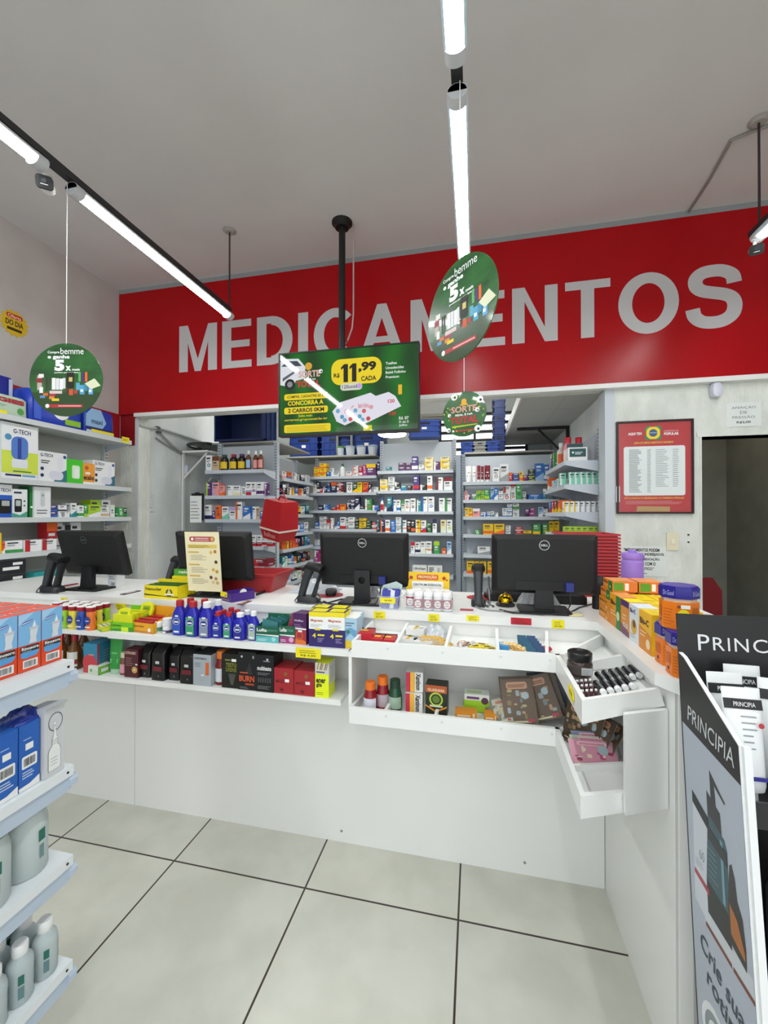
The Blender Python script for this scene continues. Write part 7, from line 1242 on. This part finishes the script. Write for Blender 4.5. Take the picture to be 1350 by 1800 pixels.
# second shelf
w, d, h = .054, .06, .176; q = MB().box(-w / 2, -d / 2, 0, w / 2, d / 2, h, M('cfd2d6', .35)).front(d); ln = M('3a3f4a')
q.ring(w * .05, h * .80, w * .33, w * .36, ln, 1, 28, 1.25); out = [(-.28, .08), (.26, .08), (.30, .12), (.30, .36), (.22, .43), (.14, .45), (.14, .56), (.09, .58), (.03, .74), (-.02, .74), (-.06, .58), (-.12, .56), (-.12, .45), (-.24, .41), (-.30, .36), (-.30, .10)]
q.poly([(w * (a * 1.06), h * (b - (.004 if b < .3 else -.004))) for a, b in out], ln, 1); q.poly([(w * a, h * b) for a, b in out], M('eef0f0'), 2); [q.rect(-w * .12, h * v, w * .14, h * (v + .006), ln, 3) for v in (.47, .5, .53)]; q.lines(-w * .2, h * .16, w * .15, h * .3, 3, M('c3c6c9'), 3, .3); q.disc(0, h * .78, w * .06, M('eef0f0'), 3)
q.left(w); q.lines(-d * .35, h * .5, d * .3, h * .75, 5, M('a9adb3'), 1, .3); q.rect(-d * .12, h * .16, d * .12, h * .26, M('4a55a0'), 1); q.rect(-d * .05, h * .19, d * .05, h * .23, paper, 2)
q.hexa([(-w / 2, -d / 2, h), (w / 2, -d / 2, h), (w / 2, d / 2, h), (-w / 2, d / 2, h), (-w / 2, -d / 2 - .012, h + .014), (w / 2, -d / 2 - .012, h + .014), (w / 2, d / 2, h + .003), (-w / 2, d / 2, h + .003)], M('cfd2d6', .35))
T(q, 'nasal_spray_box', 'white carton with drawn spray bottle at the end of the second shelf', 'box', (-1.136, .897, ZG[1] + .001), PI / 2)
crumpled('plastic_bag', 'torn dark blue plastic film hanging over the white carton', (-1.16, .853, ZG[1] + .160), .085, .09, .04, '1f3590', 21)
def blu(label, y):
    w, d, h = .05, .06, .165; q = MB().box(-w / 2, -d / 2, 0, w / 2, d / 2, h, M('1f5fb8', .35)).front(d); q.poly([(-w / 2, 0), (w / 2, 0), (w / 2, h * .13), (0, h * .07), (-w / 2, h * .06)], paper, 1); q.poly(rr(w * .74, h * .19, .004, 3, 0, h * .42), paper, 1); q.bars(-w * .28, h * .36, w * .28, h * .48, 13, M('3a3a3f')); q.rect(-w * .2, h * .6, w * .18, h * .7, paper, 1); q.lines(-w * .35, h * .18, w * .3, h * .3, 3, M('b9cbe6'), 2, .5); q.lines(-w * .3, h * .76, w * .3, h * .8, 1, M('9fb9e0'), 1, .4)
    return T(q, 'nasal_spray_box', label, 'box', (-1.145, y, ZG[1] + .001), PI / 2, 'blue cartons on the near second shelf')
for i in range(4): blu('blue carton with barcode on the second near shelf, %s from the white carton' % ORD[i], .84 - .0525 * i)
# third shelf: translucent jugs
jm = M('dbe6e6', .3, trans=.3)
for i, (x, y) in enumerate(((-1.175, .875), (-1.165, .775), (-1.285, .87), (-1.28, .76), (-1.165, .665))):
    t = E('liquid_jug', ('grey translucent jug with teal square on the third near shelf, ' + ('far front', 'near front', 'far back', 'near back', 'nearest front')[i]), 'bottle', (x, y, ZG[2] + .001), rnd.uniform(.3, .8), 'translucent jugs'); q = MB().lathe([(.045, 0), (.049, .006), (.049, .13), (.04, .16), (.018, .172)], jm, n=26)
    for a in (-30, 60, 150): a = math.radians(a); q.P = frame((.0493 * math.cos(a), .0493 * math.sin(a), 0), (-math.sin(a), math.cos(a), 0), (0, 0, 1)); q.rect(-.009, .085, .009, .115, M('1f6a5c', .4), 2); q.rect(-.006, .04, .006, .075, M('6f8f92', .4), 1)
    P(q, 'body', t); P(MB().lathe([(.019, .17), (.019, .19)], white), 'cap', t)
bm_ = M('d3dfe2', .3, trans=.3); s0 = None
for k, (x, ys) in enumerate(((-1.145, (.905, .842, .78, .718, .656)), (-1.21, (.90, .835, .772, .71, .648)), (-1.275, (.905, .84, .775, .71)))):
    for i, y in enumerate(ys):
        lb = 'translucent bottle with white cap, %s from the far end in the %s row of the bottom near shelf' % (ORD[i], ('front', 'middle', 'back')[k])
        lb = 'translucent white-capped bottle, bottom near shelf, %s row, %s from far end' % (('front', 'middle', 'back')[k], ORD[i])
        if s0 is None:
            s0 = E('liquid_bottle', lb, 'bottle', (x, y, ZG[3] + .001), .5, 'white-capped translucent bottles'); q = MB().lathe([(.026, 0), (.029, .004), (.029, .085), (.026, .1), (.013, .115), (.012, .12)], bm_, n=22)
            for a in (-60, 20, 110): a = math.radians(a); q.P = frame((.0293 * math.cos(a), .0293 * math.sin(a), 0), (-math.sin(a), math.cos(a), 0), (0, 0, 1)); q.rect(-.006, .055, .006, .078, M('1f6a5c', .4), 2); q.rect(-.006, .02, .006, .05, M('5f8388', .4), 1)
            P(q, 'body', s0); P(MB().lathe([(.0165, .114), (.0175, .116), (.0175, .138), (.015, .142)], M('eef0f0', .4), n=20), 'cap', s0)
        else: dup(s0, (x, y, ZG[3] + .001), None, lb)

# ================================================================ CARDBOARD DISPLAY AT THE RIGHT
ds = E('floor_display', 'black and grey cardboard floor display leaning at the right edge', 'display stand', (.48, .996, 0)); ds.rotation_euler = (math.radians(-6.0), 0, 0)
dk = M('171819', .45); gp = M('aeb6c2', .5); wb = M('e9ebec', .5); DW = .52
def sp(pts, d0, d1, m_): return MB().prism(pts, d0, d1, m_, frame((0, 0, 0), (0, 1, 0), (0, 0, 1)))
side = [(.0, .02), (.0, 1.178), (-.022, 1.172), (-.217, 1.056), (-.217, .02)]
for k, x in enumerate((0, DW)):
    q = MB(); F_ = frame((x, 0, 0), (0, 1, 0), (0, 0, 1)); q.prism(side, -.004, .004, wb, F_); q.P = frame((x - .004, 0, 0), (0, -1, 0), (0, 0, 1)) if k == 0 else frame((x + .004, 0, 0), (0, 1, 0), (0, 0, 1))
    if k == 0:
        q.poly([(.001, 1.02), (.001, 1.176), (.022, 1.170), (.2165, 1.054), (.2165, .985)], dk, 1); q.poly([(.001, .02), (.001, 1.02), (.2165, .985), (.2165, .02)], gp, 1)
        fp_ = q.P; q.P = fp_ @ Matrix.Translation((.028, 1.034, 0)) @ Matrix.Rotation(-.157, 4, 'Z'); q.text('PRINCIPIA', 0, 0, .174, .034, M('cfd3d6', .5), 0, 3); q.P = fp_
        q.disc(.03, 1.035, .006, M('0a0a0b', .4), 1, 1.3, 12)
        q.poly([(.03, .86), (.092, .84), (.078, .64), (.018, .655)], M('c9ced6', .5), 2); q.poly([(.03, .885), (.093, .86), (.092, .835), (.03, .86)], M('2a2d30'), 3); q.text('60', .048, .755, .068, .775, M('8a8f96'), 0, 3); q.poly([(.024, .722), (.082, .714), (.081, .702), (.023, .711)], M('a8404a'), 3); q.lines(.03, .735, .07, .75, 3, M('9a9fa6'), 3, .3)
        q.poly([(.108, .962), (.118, .955), (.145, .935), (.16, .925), (.158, .92), (.124, .938), (.126, .90), (.14, .895), (.142, .85), (.092, .868), (.092, .915), (.108, .908)], M('2b2f31', .4), 2)
        q.poly([(.092, .87), (.150, .852), (.158, .835), (.154, .715), (.073, .73)], M('2f4f58', .35), 2); q.poly([(.134, .845), (.143, .842), (.142, .725), (.133, .727)], M('6a96a4', .3), 3); q.lines(.085, .745, .122, .81, 6, M('6f8a90'), 3, .2); q.poly([(.09, .845), (.155, .83), (.155, .805), (.088, .82)], M('22282a', .4), 3)
        q.poly([(.073, .732), (.154, .717), (.154, .66), (.072, .666)], M('2b2e2e', .45), 2); q.poly([(.162, .815), (.17, .822), (.178, .80), (.182, .765), (.195, .745), (.2, .70), (.198, .66), (.15, .672), (.15, .74)], M('2b2c2c', .4), 2); q.poly([(.155, .745), (.178, .73), (.196, .69), (.196, .675), (.155, .69)], M('a8642a', .4), 3)
        q.poly([(.055, .667), (.2165, .664), (.2165, .625), (.055, .635)], M('c3c9d0'), 1); q.poly([(.06, .640), (.15, .634), (.15, .626), (.06, .632)], M('7a3f30'), 3); q.poly([(.155, .634), (.2165, .632), (.2165, .624), (.155, .626)], M('7a3f30'), 3)
        for tx, u, v, w_, h_ in (('Crie sua', .03, .568, .15, .036), ('rotina', .05, .515, .12, .034)): q.P = fp_ @ Matrix.Translation((u, v, 0)) @ Matrix.Rotation(-.17, 4, 'Z'); q.text(tx, 0, 0, w_, h_, M('3a4550', .5), .012, 4)
        q.P = fp_; q.disc(.075, .43, .055, M('dfe2e4'), 2); q.ring(.075, .43, .028, .042, M('8d949a'), 3); q.disc(.075, .43, .015, M('3a3d42'), 3)
    P(q, 'side_panel', ds, 'grey side with printed products' if k == 0 else None)
q = MB().box(-.004, .0, .02, DW + .004, .006, 1.268, dk); q.P = frame((0, 0, 0), (1, 0, 0), (0, 0, 1)); q.text('P', .037, 1.185, .061, 1.222, M('dfe1e2', .5), 0, 2); 
for ch, a, b_ in (('R', .068, .092), ('I', .0985, .1025), ('N', .112, .140), ('C', .149, .178), ('I', .187, .191), ('P', .2, .222), ('I', .23, .234), ('A', .242, .272)): q.text(ch, a, 1.187, b_, 1.217 if ch != 'C' else 1.2175, M('dfe1e2', .5), 0, 2)
P(q, 'back_panel', ds, 'black header with white capitals'); P(MB().box(-.0, -.225, .02, .012, -.217, 1.056, wb), 'front_edge', ds); P(MB().box(DW - .012, -.225, .02, DW, -.217, 1.056, wb), 'front_edge', ds)
trm = M('1a1b1d', .4)
for z in (.915, .62, .36): P(MB().box(.006, -.215, z, DW - .006, -.002, z + .012, trm).box(.006, -.217, z, DW - .006, -.211, z + .045, trm), 'shelf_tray', ds)
P(MB().box(.006, -.215, .02, DW - .006, -.002, .1, trm), 'base_block', ds)
DM = Matrix.Translation((.48, .996, 0)) @ Matrix.Rotation(math.radians(-6), 4, 'X')
tm, tdm = M('eceeee', .35), M('1d1e21', .4)
def dtube(label, x, y, z, h, rz=0, w=.052, dot=False, lean=0, black_=False):
    t = E('cosmetic_tube', label, 'tube', tuple(DM @ Vector((x, y, z))), rz, 'white cosmetic tubes in the display'); t.rotation_euler = (math.radians(-6) + lean, 0, rz); z0 = .02
    q = MB().loft([((0, 0, z0), (w * .42, 0, 0), (0, .019, 0)), ((0, 0, z0 + .01), (w * .46, 0, 0), (0, .02, 0)), ((0, 0, h * .6), (w * .49, 0, 0), (0, .013, 0)), ((0, 0, h * .92), (w * .5, 0, 0), (0, .003, 0)), ((0, 0, h), (w * .5, 0, 0), (0, .002, 0))], tm, 20, 2.4)
    def at_(v0, v1, u0, u1, m_, l, shrink=0):                 # print following the tapering front
        def fy(v): return -(.0205 if v < .03 + 0 else .0205 + (.0135 - .0205) * (v - .03) / (h * .6 - .03) if v < h * .6 else .0135 + (.0032 - .0135) * (v - h * .6) / (h * .32) if v < h * .92 else .0032) - .0004 * l
        q.P = Matrix(); q.add([(u0, fy(v0), v0), (u1, fy(v0), v0), (u1, fy(v1), v1), (u0, fy(v1), v1)], [(0, 1, 2, 3)], m_)
    at_(h * .81, h * .90, -w * .495, w * .495, tdm, 1); q.P = frame((0, -.0078, h * .835), (1, 0, 0), (0, .15, 1)); q.text('PRINCIPIA', -w * .26, 0, w * .3, h * .04, paper, 0, 3)
    for i in range(6): at_(h * (.74 - .055 * i), h * (.752 - .055 * i), -w * .1, w * (.1 + .2 * rnd.random()), M('8d9398'), 1)
    if dot: q.P = frame((w * .36, -.0135, h * .68), (1, 0, 0), (0, .1, 1)); q.disc(0, 0, .005, M('b02a3a'), 6); at_(h * .2, h * .235, -w * .4, w * .42, M('2f2a8a'), 2)
    P(q, 'body', t); P(MB().lathe([(.016, 0), (.017, .002), (.017, z0), (.015, z0 + .002)], tm, n=18), 'cap', t); return t
zs = .928
dtube('white tube with red dot and blue band, front of the display tray', .047, -.135, zs, .212, 0, .068, True); dtube('white tube at the left behind the one with the red dot', .052, -.072, zs, .226, .04, .07); dtube('white tube at the back of the display tray, highest one', .105, -.032, zs, .236, -.03, .07); dtube('white tube leaning at the right of the display tray', .138, -.085, zs, .222, -.25, .07); dtube('white tube at the far right of the display tray', .21, -.08, zs, .22, -.1, .07)
t = E('cosmetic_bottle', 'white bottle with black band at the right of the display tray', 'bottle', tuple(DM @ Vector((.122, -.165, zs)))); P(MB().lathe([(.029, 0), (.031, .004), (.031, .155), (.024, .172), (.014, .178)], tm, n=24).lathe([(.0313, .115), (.0313, .135)], tdm, n=24, cap=False), 'body', t); P(MB().lathe([(.015, .176), (.015, .20)], tdm), 'cap', t, 'black cap')
for i, (x, y) in enumerate(((.075, -.16), (.135, -.15), (.2, -.16))):
    t = E('cosmetic_bottle', 'dark bottle with pale lettering on the lower display shelf, %s from left' % ORD[i], 'bottle', tuple(DM @ Vector((x, y, .634))), 0, 'dark bottles on the lower display shelf'); q = MB().lathe([(.026, 0), (.028, .004), (.028, .16), (.022, .175), (.013, .18)], M('0f1520', .2), n=24); q.P = frame((0, -.0284, .12), (1, 0, 0), (0, 0, 1)); q.text('PRINCIPIA', -.02, 0, .02, .009, M('9fb0b0'), 0, 3); q.rect(-.005, .018, .014, .03, paper, 3); q.P = frame((0, -.0284, 0), (1, 0, 0), (0, 0, 1)); q.lines(-.014, .03, .016, .105, 6, M('55707a'), 4, .3); P(q, 'body', t); P(MB().lathe([(.014, .178), (.014, .215)], black), 'cap', t)
